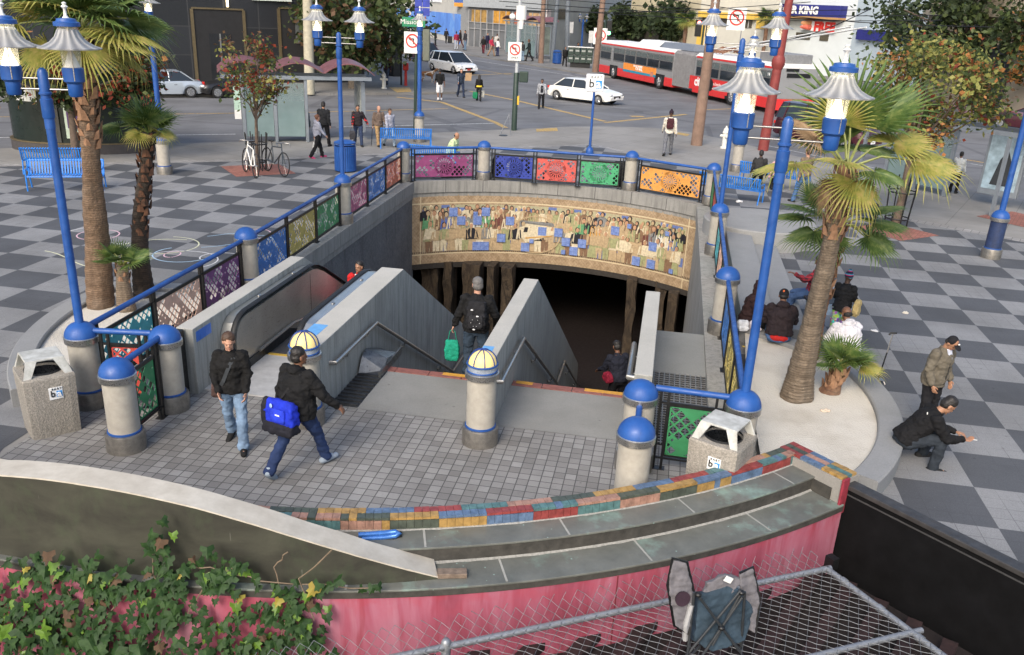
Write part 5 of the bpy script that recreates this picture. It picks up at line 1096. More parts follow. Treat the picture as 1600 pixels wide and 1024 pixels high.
for pts in (((250,1015),(262,950),(240,870),(238,825)),((290,960),(330,900),(372,880)),((480,1020),(490,960),(470,900),(520,855)),((440,1000),(450,940),(430,880),(452,858)),((300,880),(360,890),(420,905),(590,914)),((40,1000),(110,930),(95,880)),((150,980),(200,920),(225,935))):
    ms=MB(); P=[wallhit(*p)+V((0,-.05-.1*max(0,-wallhit(*p).z),0)) for p in pts]; Q=[]
    for a,b in zip(P,P[1:]):
        for j in range(4): Q.append(a.lerp(b,j/4)+V((rv.uniform(-.02,.02),rv.uniform(-.02,.02),rv.uniform(-.02,.02))))
    ms.tube(Q+[P[-1]],.007,5); ms.obj('stem',STM,Tiv,smooth=60)
lv=MB(); rl=random.Random(8)
for i in range(1500):
    x=rl.uniform(-6,-1); y=rl.uniform(3.8,7.1); lv.m=rl.choices((0,1,2,3),(.5,.05,.05,.4))[0]
    ivyleaf(lv,V((x,y,-1.55-.25*rl.random()-(x+6)*.05)),V((rl.uniform(-.6,.6),rl.uniform(-.8,.2),1)),V((rl.uniform(-1,1),rl.uniform(-1,1),.3)),rl.uniform(.08,.14),rl)
o=lv.obj('ivy_ground_cover',IV); tag(o,'mass of ivy and dead leaves on the low ground below the pink wall','ground cover',kind='stuff')
m=MB(); m.sheet([[(-8,-1),(-.8,-1),(-.8,7.6),(-8,8.2)]],-1.9); struct(m.obj('soil_bank',pm('dark litter soil',(.035,.028,.022),.95)))
# ============================================================ VEHICLES
CGLS=Mt('car window glass',.08,0,.6).col((.018,.024,.03)).m
CHR=pm('chrome trim',(.55,.55,.55),.2,.9,.05); TAILR=pm('red tail lens',(.5,.02,.015),.3); HEADL=pm('headlight lens',(.7,.72,.72),.15,.2); AMB=pm('amber lens',(.7,.2,.02),.3)
def wheel(T,x,y,r=.32,w=.21,side=1):
    mb=MB(M4((x,y,r),0,pi/2)); mb.lathe([(r*.66,-w/2),(r*.95,-w/2),(r,-w/3),(r,w/3),(r*.95,w/2),(r*.66,w/2)],n=24,cap=False); W=mb.obj('wheel',RUB,T,smooth=35)
    m=MB(M4((x,y,r),0,pi/2)); z=-side*w*.42; m.lathe([(r*.67,z-.02),(r*.60,z+.02)],n=20); m.lathe([(r*.2,z-.04),(r*.2,z+.04)],n=10)
    for i in range(7): a=2*pi*i/7; m.box((r*.4*cos(a),r*.4*sin(a),z-side*.03),(r*.42,.05,.03),rz=a)
    m.obj('rim',CHR,W,smooth=35).parent=W
def car(label,pos,rz,paint,L=4.5,Wd=1.75,H=1.45,kind='sedan',plate=(.8,.8,.8)):
    T=thing('parked_car' if 'parked' in label else 'car',label,'car',(pos.x,pos.y,RZ),rz); hw=Wd/2; h2=L/2
    if kind=='sedan': top=[(-h2,.55),(-h2+.06,.86),(-h2+.75,.93),(-h2+1.0,.94),(h2-1.45,.92),(h2-1.2,.90),(h2-.25,.74),(h2,.52)]; cab=[(-h2+.55,.93),(-h2+1.25,H),(h2-2.15,H),(h2-1.2,.91)]
    elif kind=='hatch': top=[(-h2,.6),(-h2+.05,.98),(-h2+.3,1.0),(0,.97),(h2-1.2,.93),(h2-.25,.78),(h2,.52)]; cab=[(-h2+.08,.98),(-h2+.5,H*.97),(h2-2.1,H),(h2-.95,.92)]
    else: top=[(-h2,.6),(-h2+.04,1.05),(-h2+.3,1.08),(0,1.07),(h2-1.2,1.05),(h2-.15,.95),(h2,.6)]; cab=[(-h2+.06,1.06),(-h2+.35,H),(h2-2.0,H),(h2-1.25,1.05)]
    st=[];N=30
    def zt(x):
        for (a,b),(c,d) in zip(top,top[1:]):
            if x<=c: return b+(d-b)*(x-a)/(c-a)
        return top[-1][1]
    mb=MB(); rings=[]; wx=(-h2+.82,h2-.88)
    for i in range(N+1):
        x=-h2+L*i/N; e=max(0,abs(x)/h2-.78)/.22; w=hw*(1-.16*e*e); z=zt(min(max(x,-h2),h2)); zb=.22+.1*e*e
        arch=0
        for q in wx:
            if abs(x-q)<.40: arch=max(arch,math.sqrt(max(0,.41**2-(x-q)**2))+.30)
        za=max(zb,arch) if arch else zb
        rings.append([(x,-w*.86,zb),(x,-w*.98,za),(x,-w,max(za+.01,.55)),(x,-w*.965,z-.10),(x,-w*.88,z-.015),(x,0,z+.02),(x,w*.88,z-.015),(x,w*.965,z-.10),(x,w,max(za+.01,.55)),(x,w*.98,za),(x,w*.86,zb)])
    mb.loft(rings); mb.obj('body',paint,T,smooth=32)
    mb=MB(); (x0,z0),(x1,z1),(x2,z2),(x3,z3)=cab; wb,wt=hw*.90,hw*.70
    a=[(x0,-wb,z0-.02),(x3,-wb,z3-.02),(x3,wb,z3-.02),(x0,wb,z0-.02)]; b=[(x1,-wt,z1-.05),(x2,-wt,z2-.05),(x2,wt,z2-.05),(x1,wt,z1-.05)]
    mb.loft([a,b]); mb.obj('window_glass',CGLS,T)
    mb=MB(); mb.loft([[(x1-.06,-wt-.03,z1-.06),(x2+.08,-wt-.03,z2-.06),(x2+.08,wt+.03,z2-.06),(x1-.06,wt+.03,z1-.06)],[(x1+.15,-wt*.8,z1),(x2-.15,-wt*.8,z2),(x2-.15,wt*.8,z2),(x1+.15,wt*.8,z1)]]); 
    for s in (-1,1):
        for p,q in ((a[0] if s<0 else a[3],b[0] if s<0 else b[3]),(a[1] if s<0 else a[2],b[1] if s<0 else b[2])): mb.tube([p,q],.035,5)
        xm=(x1+x2)/2; mb.tube([(xm,s*wb,(z0+z3)/2-.02),(xm,s*wt,z1-.05)],.04,5)
        if kind!='sedan': xm=x1+.35; mb.tube([(xm-.1,s*wb,z0),(xm,s*wt,z1-.05)],.05,5)
    mb.obj('roof',paint,T,smooth=40)
    for x in wx:
        for s in (-1,1): wheel(T,x,s*(hw-.12),.32,.2,s)
    mb=MB(); mb.b2(-h2+.5,h2-.5,-hw*.8,hw*.8,.16,.6); mb.obj('underbody',RUB,T)
    for s in (-1,1):
        mb=MB(); mb.ell((h2-.14,s*hw*.66,.64),(.13,.2,.085)); mb.obj('headlight',HEADL,T,smooth=60)
        mb=MB(); mb.box((-h2+.05,s*hw*.70,.78),(.12,.28,.15)); mb.obj('tail_light',TAILR,T,bevel=.02)
        mb=MB(); mb.ell((h2-1.45,s*(hw+.07),.95),(.09,.1,.06)); mb.obj('wing_mirror',paint,T,smooth=60)
        mb=MB()
        for xx in (.1,-.75): mb.box((xx,s*(hw*.985),.72),(.16,.02,.03))
        mb.obj('door_handle',CHR,T)
    mb=MB(); mb.box((h2-.03,0,.5),(.08,.75,.14)); mb.obj('grille',BLACK,T); mb=MB(); mb.box((h2+.015,0,.42),(.02,.34,.14)); mb.obj('front_plate',pm('plate %s'%(str(plate)),plate,.5),T); mb=MB(); mb.box((-h2-.01,0,.62),(.02,.34,.14)); mb.obj('rear_plate',pm('plate %s'%(str(plate)),plate,.5),T)
    return T
def paintm(n,c,metal=.3): t=Mt(n,.28,metal,.5); t.col(c); t.b.inputs['Coat Weight'].default_value=.5; return t.m
SIL=paintm('silver blue paint',(.42,.47,.52)); BLKP=paintm('black car paint',(.012,.012,.013)); WHP=paintm('white car paint',(.78,.79,.78),0); CRMP=paintm('off white car paint',(.74,.73,.68),0); MAR=paintm('maroon car paint',(.06,.012,.02)); PURP=paintm('dark purple car paint',(.09,.03,.05)); TEAL=paintm('dark teal car paint',(.01,.09,.1))
a1=math.atan2(d1.y,d1.x)
def mid(a,b): return (a+b)/2
c=G(243,149); car('silver sedan with a red tail light parked before the black granite building',c+V((0,.6,0)),a1+pi,SIL,4.7,1.75,1.45)
c=G(366,149); car('black coupe parked behind the bus shelter with its pale headlight showing',c+V((0,.6,0)),a1+pi,BLKP,4.4,1.75,1.35)
c=G(705,112); rzm=math.atan2(-.80,.60); car('white hatchback turning with a red front plate behind the crossing people',c+V((0,1.2,0)),rzm,WHP,5.2,2.1,1.7,'hatch',(.5,.04,.03))
c=G(664,92); car('dark purple sedan half hidden behind the sign post and white hatchback',c,rzm,PURP,5.2,2.0,1.7)
c=G(912,158); car('off white sedan crossing the junction in front of the long bus',c+V((.1,.9,0)),R(-38),CRMP,5.0,1.8,1.45)
c=G(1292,225); car('dark maroon minivan behind the tall right palm fronds',c+V((.2,1,0)),R(-52),MAR,5.2,1.9,1.85,'van')
c=G(1292,105); car('dark teal car parked beyond the back end of the bus',c,R(-60),TEAL,5.0,1.9,1.6)
c=G(580,68); car('silver car far up the street at the edge of the olive tree',c,R(125),SIL,5.5,2.1,1.7)
c=G(1622,205); car('maroon car at the far right edge behind the right shelter',c+V((0,1,0)),R(128),MAR,4.6,1.8,1.45)
# ---- long articulated bus
A0=V(G(935,118,RZ)[:2]); B0_=V(G(1207,180,RZ)[:2]); bd_=(B0_-A0); BLn=bd_.length; bd_.normalize(); bn_=V((-bd_.y,bd_.x)); 
T=thing('articulated_bus','long red and grey articulated trolleybus with advert panels stopped across the junction','bus',(A0.x,A0.y,RZ),math.atan2(bd_.y,bd_.x))
def sx(px):                                # distance along the bus side for a photo column
    lo,hi=-3,BLn+6
    def pxof(s):
        p=V((A0.x+bd_.x*s,A0.y+bd_.y*s,1.5)); q=V((p.x,p.y,p.z-CH)); return 800+FPX*q.dot(_X)/q.dot(_f)
    for _ in range(40):
        m=(lo+hi)/2
        if pxof(m)<px: lo=m
        else: hi=m
    return lo
SD=1 if bn_.y>0 else -1                     # far side is +y locally
BG=pm('bus grey paint',(.24,.245,.25),.4,0,.08,2); BR=pm('bus red paint',(.60,.03,.03),.4,0,.08,2); BW=pm('bus white roof',(.70,.69,.66),.5,0,.08,2); BEL=pm('bellows grey',(.16,.16,.165),.8,0,.2,3)
W_=2.9*SD; j0,j1=sx(1052),sx(1084)
def bsec(x0,x1,nm):
    mb=MB(); mb.b2(x0,x1,0,W_,.95,2.82); mb.obj(nm+'_side_panel',BG,T,bevel=.05); mb=MB(); mb.b2(x0+.01,x1-.01,-.01*SD,W_,.32,.98); mb.obj(nm+'_red_skirt',BR,T,bevel=.04)
    mb=MB(); mb.loft([[(x0,0,2.80),(x1,0,2.80),(x1,W_,2.80),(x0,W_,2.80)],[(x0+.1,.25*SD,3.06),(x1-.05,.25*SD,3.06),(x1-.05,W_-.25*SD,3.06),(x0+.1,W_-.25*SD,3.06)]]); mb.obj(nm+'_roof',BW,T)
    mb=MB(); mb.b2(x0+.2,x1-.1,-.012*SD,.02*SD,2.72,2.84); mb.obj('red_roof_stripe',BR,T)
bsec(0,j0,'front'); bsec(j1,BLn,'rear')
mb=MB(); nb=9
rings=[]
for i in range(nb*2+1):
    x=j0+(j1-j0)*i/(nb*2); e=.09 if i%2 else 0; rings.append([(x,(e)*SD,.5),(x,(e)*SD,2.85-e),(x,.2*SD,3.02-e),(x,W_-.2*SD,3.02-e),(x,W_-e*SD,2.85-e),(x,W_-e*SD,.5)])
mb.loft(rings); mb.obj('bellows',BEL,T)
wins=[(939,954),(959,975),(977,992),(994,1010),(1012,1029),(1031,1050),(1088,1104),(1106,1122),(1125,1147),(1150,1166),(1168,1184),(1187,1202)]
for i,(p,q) in enumerate(wins):
    a,b=sx(p),sx(q); mb=MB(); mb.b2(a-.10,b+.10,-.02*SD,.0,1.48,2.58); fr_=mb.obj('window',STEEL,T); m=MB(); m.b2(a,b,-.026*SD,-.02*SD,1.56,2.12); m.obj('pane',CGLS,fr_).parent=fr_; m=MB(); m.b2(a,(a+b)/2-.04,-.026*SD,-.02*SD,2.18,2.5); m.b2((a+b)/2+.04,b,-.026*SD,-.02*SD,2.18,2.5); m.obj('vent_pane',pm('paler bus glass',(.10,.12,.12),.15),fr_)
mb=MB(); mb.b2(-.03,0,.2*SD,W_-.2*SD,1.1,2.7); mb.obj('windscreen',CGLS,T)
for p in (960,1032,1146): 
    s=sx(p); mb=MB(); mb.b2(s-.85,s+.85,-.016*SD,.03*SD,.32,1.12); mb.obj('wheel_arch',BLACK,T); wheel(T,s,.10*SD,.55,.3,-SD)
# advert panels
a,b=sx(975),sx(1026); mb=MB(); mb.b2(a,b,-.02*SD,0,.98,1.50) ; mb.obj('advert_panel',pm('orange advert',(.80,.27,.04),.5,0,.12,3),T); mb=MB(); mb.b2(a,b,-.024*SD,0,.80,.98); mb.obj('advert_panel',pm('teal advert',(.02,.25,.38),.5),T)
mb=MB(); mb.box((b-.7,-.026*SD,1.0),(.5,.004,.35)); mb.obj('advert_figure',pm('advert skin',(.5,.2,.12),.6),T)
TX=Matrix.Rotation(pi/2,4,'X') if SD>0 else Matrix.Rotation(pi/2,4,'X')@Matrix.Rotation(pi,4,'Y')
WT_=pm('white lettering',(.85,.85,.82),.5)
lettering('FOR REAL',.30,WT_,T,M4(((a+b)/2,-.03*SD,1.18))@TX,bold=.01); lettering('NO BULL BALONEY',.2,WT_,T,M4(((a+b)/2-.2,-.03*SD,1.38))@TX,bold=.006)
a,b=sx(1079),sx(1144); mb=MB(); mb.b2(a,b,-.02*SD,0,.55,1.46); mb.obj('advert_panel',BR,T)
lettering('citi',.85,WT_,T,M4((a+1.3,-.03*SD,1.1))@TX,bold=.03); mb=MB(M4((a+3.1,-.03*SD,1.05))@TX); mb.lathe([(.42,0),(.42,.01)],n=24); mb.obj('advert_disc',BLACK,T); lettering('Open October 13',.3,WT_,T,M4((b-1.9,-.03*SD,1.15))@TX); lettering('Salsa and Macaron',.2,WT_,T,M4((b-1.9,-.03*SD,.85))@TX)
# roof equipment
for p,q,m_ in ((985,1022,WHITEP),(1018,1070,GALV)):
    a,b=sx(p),sx(q); mb=MB(); mb.loft([[(a,.5*SD,3.05),(b,.5*SD,3.05),(b,W_-.4*SD,3.05),(a,W_-.4*SD,3.05)],[(a+.3,.8*SD,3.45),(b-.3,.8*SD,3.45),(b-.3,W_-.7*SD,3.45),(a+.3,W_-.7*SD,3.45)]]); mb.obj('roof_unit',m_,T)
a=BLn; mb=MB(); mb.b2(a-3.2,a-.3,.5*SD,W_-.4*SD,3.05,3.6); mb.obj('roof_unit',pm('grey roof box',(.2,.205,.21),.5),T,bevel=.05)
for y in (.9,1.9): mb=MB(); mb.tube([(j1+1.5,y*SD,3.2),(j1+2.5,y*SD,3.5),(BLn+5,y*SD,5.4)],.05,6); mb.obj('trolley_pole',WHITEP,T,smooth=60)
mb=MB()
for q in range(5): mb.tube([(j1+1.0+q*.4,.6*SD,3.15),(j1+1.6+q*.4,1.2*SD,3.55),(j1+1.2+q*.4,2.2*SD,3.2)],.05,5)
mb.obj('pole_base',pm('rusty pole base',(.2,.09,.05),.8),T)
mb=MB(); mb.b2(BLn,BLn+.04,.6*SD,W_-.6*SD,2.25,2.5); mb.obj('rear_grille',BLACK,T); mb=MB(); mb.b2(BLn,BLn+.05,.0,W_,.3,.95); mb.obj('rear_bumper',BR,T)
mb=MB(); mb.b2(BLn+.02,BLn+.05,.5*SD,1.4*SD,2.62,2.78); mb.obj('route_board',BLACK,T); lettering('14',.3,WT_,T,M4((sx(1199),-.03*SD,2.35))@TX,'route_number')
# ============================================================ BICYCLES
def bicycle(label,p,rz,lean,fc):
    T=thing('bicycle',label,'bicycle',(p.x,p.y,.01),rz); T.scale=(1.15,1.15,1.15); T.rotation_euler=(lean,0,rz)
    for x in (-.52,.52):
        mb=MB(); mb.tube([(x+.33*cos(a),0,.34+.33*sin(a)) for a in [2*pi*i/24 for i in range(24)]],.018,5,closed=True,cap=False); W=mb.obj('wheel',RUB,T,smooth=60)
        mb=MB(); 
        for i in range(12): a=2*pi*i/12; mb.tube([(x,.0,.34),(x+.32*cos(a),0,.34+.32*sin(a))],.0025,3)
        mb.tube([(x,-.05,.34),(x,.05,.34)],.02,6); mb.obj('spokes',STEEL,W)
    mb=MB(); bb=(-.08,0,.28); st=(-.22,0,.75); hd=(.36,0,.80); hl=(.40,0,.68)
    for a,b in ((bb,st),(st,hd),(bb,hl),(hd,hl),(bb,(-.52,.03,.34)),(bb,(-.52,-.03,.34)),(st,(-.52,.03,.34)),(hl,(.52,.04,.34)),(hl,(.52,-.04,.34)),(hd,(.34,0,.9))): mb.tube([a,b],.019,6)
    mb.obj('frame',fc,T,smooth=60); mb=MB(); mb.tube([(.50,-.20,.86),(.42,-.2,.92),(.35,-.05,.92),(.35,.05,.92),(.42,.2,.92),(.50,.2,.86)],.015,6); mb.obj('handlebar',STEEL,T,smooth=60)
    mb=MB(); mb.tube([st,(-.25,0,.88)],.012,6); mb.ell((-.27,0,.91),(.13,.07,.035)); mb.obj('saddle',BLACK,T,smooth=60); mb=MB(); mb.tube([(-.08,.1,.28),(-.08,-.1,.28)],.015,5); mb.lathe([(.09,-.01),(.09,.01)],(-.08,-.0,.28),12); mb.obj('crank',STEEL,T)
    return T
bicycle('white framed bicycle locked on the left of the tree guard',G(391,274),R(122),.10,WHITEP); bicycle('dark bicycle with drop handlebar on the right of the tree guard',G(430,272),R(-48),-.08,pm('dark bike paint',(.04,.05,.06),.4))
# ============================================================ BUILDINGS
def bwall(T,name,a,b,z0,z1,m,th=.3,out=0,bevel=0):
    """vertical slab between ground points a and b; th thickness away from the viewer"""
    a=V((a[0],a[1])); b=V((b[0],b[1])); d=(b-a).normalized(); n=V((-d.y,d.x)); 
    if n.dot(a)<0: n=-n
    a2=a-n*out; b2_=b-n*out; q=[a2,b2_,b+n*th,a+n*th]; mb=MB(); mb.prism([(p.x,p.y) for p in q],z0,z1); return mb.obj(name,m,T,bevel=bevel)
def along(a,b,f): return (a[0]+(b[0]-a[0])*f,a[1]+(b[1]-a[1])*f)
def panel(T,name,a,b,f0,f1,z0,z1,m,out=.06,th=0): return bwall(T,name,along(a,b,f0),along(a,b,f1),z0,z1,m,th,out)
t=Mt('black granite',.35); k=t.pos(); uu,vv=uvnode(t,0,0,2.2,R(32)); x,y,z=t.xyz(k); c=t.mix(t.noise(k,9,4),(.010,.011,.013),(.022,.024,.028)); c=t.mix(t.white(t.comb(uu.fl(),(z/1.7).fl()))*.6,c,(.03,.032,.037)); j=(uu.fr()-.5).ab().gt(.487).mx(((z/1.7).fr()-.5).ab().gt(.487)); c=t.mix(j*.6,c,(.07,.07,.07)); t.col(c); GRAN=t.m
GOLD=pm('dull gold trim',(.16,.125,.07),.4,.5)
T=thing('granite_building','black polished granite building on the corner behind the silver sedan','building')
c1=V(G(568,129)[:2]); c0=c1-d1*46; bwall(T,'facade',c0,c1,0,16,GRAN,.5); bwall(T,'side_wall',c1,c1+d2*40,0,16,GRAN,.4) if False else None
q=c1+V((.02,.3)); bwall(T,'side_facade',q,q+d2*30,0,16,GRAN,-.4)
def fpx(a,b,px):                            # fraction along a->b seen at a photo column
    lo,hi=0,1
    for _ in range(40):
        m=(lo+hi)/2; p=along(a,b,m); qq=V((p[0],p[1],2-CH)); s=800+FPX*qq.dot(_X)/qq.dot(_f)
        if s<px: lo=m
        else: hi=m
    return lo
for x0,x1,y1 in ((304,384,14),(438,476,14)):
    f0,f1=fpx(c0,c1,x0),fpx(c0,c1,x1); p=along(c0,c1,f0); zt=up_to((p[0],p[1]),x0,y1); 
    panel(T,'door_recess',c0,c1,f0,f1,0,zt,pm('dark recess',(.012,.012,.013),.7,0,.1,1),.03)
    for a_,b_,z0_,z1_ in ((f0-.002,f0+.002,0,zt),(f1-.002,f1+.002,0,zt),(f0,f1,zt,zt+.1)): panel(T,'gold_frame',c0,c1,a_,b_,z0_,z1_,GOLD,.1)
f0,f1=fpx(c0,c1,328),fpx(c0,c1,362); panel(T,'glass_door',c0,c1,f0,f1,.1,3.0,pm('door glass',(.02,.022,.025),.15),.06)
panel(T,'door_mullion',c0,c1,(f0+f1)/2-.001,(f0+f1)/2+.001,.1,3.0,STEEL,.1); f=fpx(c0,c1,360); panel(T,'wall_lamp',c0,c1,f-.0012,f+.0012,4.6,5.1,emis('warm lit wall lamp',(1,.75,.35),2.5),.14)
f0,f1=fpx(c0,c1,463),fpx(c0,c1,475); panel(T,'barred_window',c0,c1,f0,f1,2.5,4.2,pm('barred window grey',(.10,.11,.11),.5),.08); f0,f1=fpx(c0,c1,398),fpx(c0,c1,458); panel(T,'pale_sign_band',c0,c1,f0,f1,up_to(along(c0,c1,f0),430,2),up_to(along(c0,c1,f0),430,2)+1,pm('pale band',(.5,.55,.5),.6),.2)
# pale building with blue mural
T=thing('mural_building','pale grey building with a long blue painted wall at the top centre','building')
a=V(G(590,40)[:2]); b=V(G(713,68)[:2]); H1=up_to(b,713,-40)
PB=pm('pale stucco',(.44,.43,.39),.85,0,.1,.4); bwall(T,'wall',a,b,0,H1,PB,.5)
t=Mt('blue painted wall',.7); k=t.pos(False); n=t.noise(k,.35,4,.6,.6); c=t.ramp(n,[(.3,(.07,.17,.50)),(.5,(.09,.23,.62)),(.6,(.13,.30,.66)),(.72,(.30,.28,.36))]); t.col(c)
zb=up_to(b,713,22); zb0=up_to(a,640,15)
bwall(T,'painted_field',along(a,b,.0),b,.8,zb,t.m,0,.08)
rp=random.Random(4)
for i,(f,z,cc,w_,h_) in enumerate(((.62,2.9,(.5,.1,.05),1.8,1.6),(.5,3.2,(.55,.5,.4),1.6,.9),(.42,2.6,(.1,.3,.4),.8,2.2),(.70,2.4,(.45,.12,.06),.7,1.0),(.55,1.8,(.6,.5,.05),.5,1.5),(.3,2.4,(.45,.2,.1),.9,1),(.2,3.0,(.5,.45,.35),1,.7),(.80,1.6,(.05,.05,.3),.5,.5),(.36,3.4,(.1,.25,.1),.6,.6))):
    p=along(a,b,f); d=(b-a).normalized(); nn=V((-d.y,d.x)); nn=-nn if nn.dot(a)>0 else nn; P=[(p[0]+d.x*w_*cos(t_)*(1+.25*sin(3*t_+i))*1.3+nn.x*.1,p[1]+d.y*w_*cos(t_)*1.3+nn.y*.1,z+h_*.5*sin(t_)*(1+.3*cos(2*t_+i))) for t_ in [2*pi*j/14 for j in range(14)]]
    mb=MB(); mb.add(P,[tuple(range(14))]); mb.obj('painted_shape',pm('mural paint %d'%i,cc,.7),T)
panel(T,'white_sign',a,b,.62,.86,up_to(b,700,5),up_to(b,700,-12),pm('white board',(.72,.75,.78),.5),.15)
c_=V(G(731,72)[:2]); e=V(G(850,84)[:2]); 
bwall(T,'blue_pier',b,along(b,c_,.35),0,zb,t.m,.3,.3); bwall(T,'grey_wall',b,c_,0,H1,pm('grey wall',(.26,.26,.25),.8),.3)
bwall(T,'storefront',c_,e,0,H1,pm('storefront grey',(.12,.125,.13),.5,0,.3,.5),.3)
for i in range(12):
    f=(i+.1)/12; panel(T,'mullion',c_,e,f,f+.008,0,4.6,pm('steel mullion',(.3,.3,.3),.5),.14)
for i,(f0,f1,cc) in enumerate(((.05,.26,(.30,.18,.05)),(.34,.56,(.45,.22,.03)),(.62,.74,(.35,.08,.03)),(.80,.97,(.4,.25,.12)))): panel(T,'poster_window',c_,e,f0,f1,up_to(c_,740,34),up_to(c_,740,15),pm('poster %d'%i,cc,.5,0,.6,1.5),.1)
panel(T,'fascia',c_,e,-.05,1,up_to(c_,740,11),H1,pm('grey fascia',(.30,.32,.33),.6),.4)
panel(T,'sign_panel',b,e,.04,.32,up_to(b,730,5),up_to(b,730,-12),pm('blue orange sign',(.06,.12,.35),.5),1.0); panel(T,'sign_edge',b,e,.04,.32,up_to(b,730,11),up_to(b,730,5),pm('orange sign edge',(.6,.28,.04),.5),1.0)
for z in (2.2,3.0): panel(T,'transom',c_,e,0,1,z,z+.08,pm('steel mullion',(.3,.3,.3),.5),.13)
# grey building and ribbed fence in the middle
T=thing('grey_building','grey metal clad building behind the far bus stop','building'); a=e; b=V(G(985,72)[:2])
bwall(T,'wall',a,b,0,14,pm('grey cladding',(.27,.29,.29),.6,0,.12,.5),.4)
f=fpx(a,b,866),fpx(a,b,884); panel(T,'window',a,b,*f,up_to(a,870,31),up_to(a,870,14),pm('dark window',(.06,.055,.04),.3),.08)
for cc,x0,x1 in (((.5,.35,.3),822,858),((.45,.3,.12),800,820)): panel(T,'patterned_band',a,b,fpx(a,b,x0),fpx(a,b,x1),up_to(a,840,30),up_to(a,840,15),pm('pattern %s'%x0,cc,.6,0,.5,2.5,c2=(.6,.55,.55)),.1)
for i,cc in enumerate(((.5,.05,.2),(.6,.5,.03),(.1,.3,.15))): panel(T,'coloured_banner',a,b,fpx(a,b,822+i*6),fpx(a,b,826+i*6),up_to(a,840,12),up_to(a,840,-4),pm('banner %d'%i,cc,.6),.1)
T=thing('ribbed_fence','dark ribbed metal fence between the far trees','fence'); a=V(G(862,74)[:2]); b=V(G(985,80)[:2]); bwall(T,'fence_panel',a,b,0,up_to(a,866,36),pm('dark ribbed metal',(.045,.048,.055),.6,0,.15,.6),.1)
for i in range(40): panel(T,'rib',a,b,i/40,i/40+.008,0,up_to(a,866,37),pm('rib grey',(.09,.095,.10),.6),.1)
# cream and yellow building beyond the bus
T=thing('yellow_building','cream building with a yellow canopy beyond the bus roof','building'); a=V(G(980,82)[:2]); b=V(G(1085,98)[:2]); c_=V(G(1200,112)[:2])
bwall(T,'wall',a,b,0,14,pm('cream wall',(.52,.46,.32),.8,0,.1,.4),.4); bwall(T,'wall',b,c_,0,14,pm('pale cream wall',(.55,.53,.45),.8,0,.08,.4),.4)
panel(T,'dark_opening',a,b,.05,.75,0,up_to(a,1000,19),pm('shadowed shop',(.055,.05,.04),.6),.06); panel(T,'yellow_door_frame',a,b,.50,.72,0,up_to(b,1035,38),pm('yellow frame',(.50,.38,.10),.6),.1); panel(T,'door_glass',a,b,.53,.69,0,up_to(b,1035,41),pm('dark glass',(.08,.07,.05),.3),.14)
panel(T,'yellow_canopy',b,c_,.02,.78,up_to(b,1120,28),up_to(b,1120,19),pm('yellow canopy',(.68,.45,.08),.6),.5); panel(T,'window_band',b,c_,.05,.72,up_to(b,1120,40),up_to(b,1120,28),pm('dark glass',(.08,.07,.05),.3),.08); panel(T,'yellow_wall',b,c_,.78,.93,up_to(b,1120,40),up_to(b,1120,20),pm('yellow canopy',(.68,.45,.08),.6),.1); panel(T,'yellow_wall',b,c_,.0,.1,1,up_to(b,1090,36),pm('yellow canopy',(.68,.45,.08),.6),.1)
for i in range(5): panel(T,'mullion',b,c_,.12+i*.14,.125+i*.14,up_to(b,1120,40),up_to(b,1120,28),WHITEP,.12)
# burger shop
T=thing('burger_shop','pale blue white shop with dark blue awning and burger banner at the top right','building'); a=V(G(1190,108)[:2]); b=V(G(1320,122)[:2]); c_=V(G(1440,140)[:2]); PW=pm('pale blue white wall',(.56,.60,.60),.7,0,.08,.4)
bwall(T,'wall',a,b,0,14,PW,.4); bwall(T,'wall',b,c_,0,14,pm('pale blue wall',(.42,.49,.53),.7,0,.08,.4),.4)
h0,h1=up_to(b,1308,28),up_to(b,1308,9); NAVY=pm('navy awning',(.018,.022,.17),.7,0,.15,.7)
panel(T,'awning',a,b,.02,.9,h0,h1,NAVY,1.2); panel(T,'awning_edge',a,b,.02,.9,h0-.2,h0,pm('awning edge',(.4,.22,.08),.7),1.22)
d=(b-a).normalized(); rz=math.atan2(d.y,d.x)
def sign_txt(s,size,m,px,out,z,T=T,bold=0): f=fpx(a,b,px); p=along(a,b,f); n=V((d.y,-d.x)); n=n if n.dot(a)<0 else -n; lettering(s,size,m,T,M4((p[0]+n.x*out,p[1]+n.y*out,z),rz)@UP,bold=bold)
sign_txt('BURGER KING',1.0,WHITEP,1241,1.3,h0+.55,bold=.05)
f0,f1=fpx(a,b,1248),fpx(a,b,1298); z0_,z1_=up_to(b,1290,50),up_to(b,1290,34); panel(T,'banner',a,b,f0,f1,z0_,z1_,pm('banner white',(.75,.75,.74),.6),.3); sign_txt('FREE',1.25,pm('banner red',(.6,.03,.02),.6),1284,.36,(z0_*.6+z1_*.4),bold=.07)
f=fpx(a,b,1258); p=along(a,b,f); mb=MB(); mb.ell((p[0]-.4*0,p[1]-.45,(z0_+z1_)/2+.25),(1.1,.1,.35)); mb.obj('burger_bun',pm('bun brown',(.45,.2,.08),.6),T,smooth=60); mb=MB(); mb.ell((p[0],p[1]-.5,(z0_+z1_)/2-.15),(1.15,.1,.28)); mb.obj('burger_filling',pm('filling red',(.5,.1,.06),.6,0,.5,4),T,smooth=60)
panel(T,'upper_sign_band',a,b,.05,.8,z1_+.1,h0-.2,pm('brown window band',(.20,.16,.10),.5,0,.4,1),.1)
for x0,x1 in ((1240,1262),(1277,1290)): panel(T,'window',a,b,fpx(a,b,x0),fpx(a,b,x1),up_to(b,1270,64),up_to(b,1270,53),pm('dark glass',(.08,.07,.05),.3),.08)
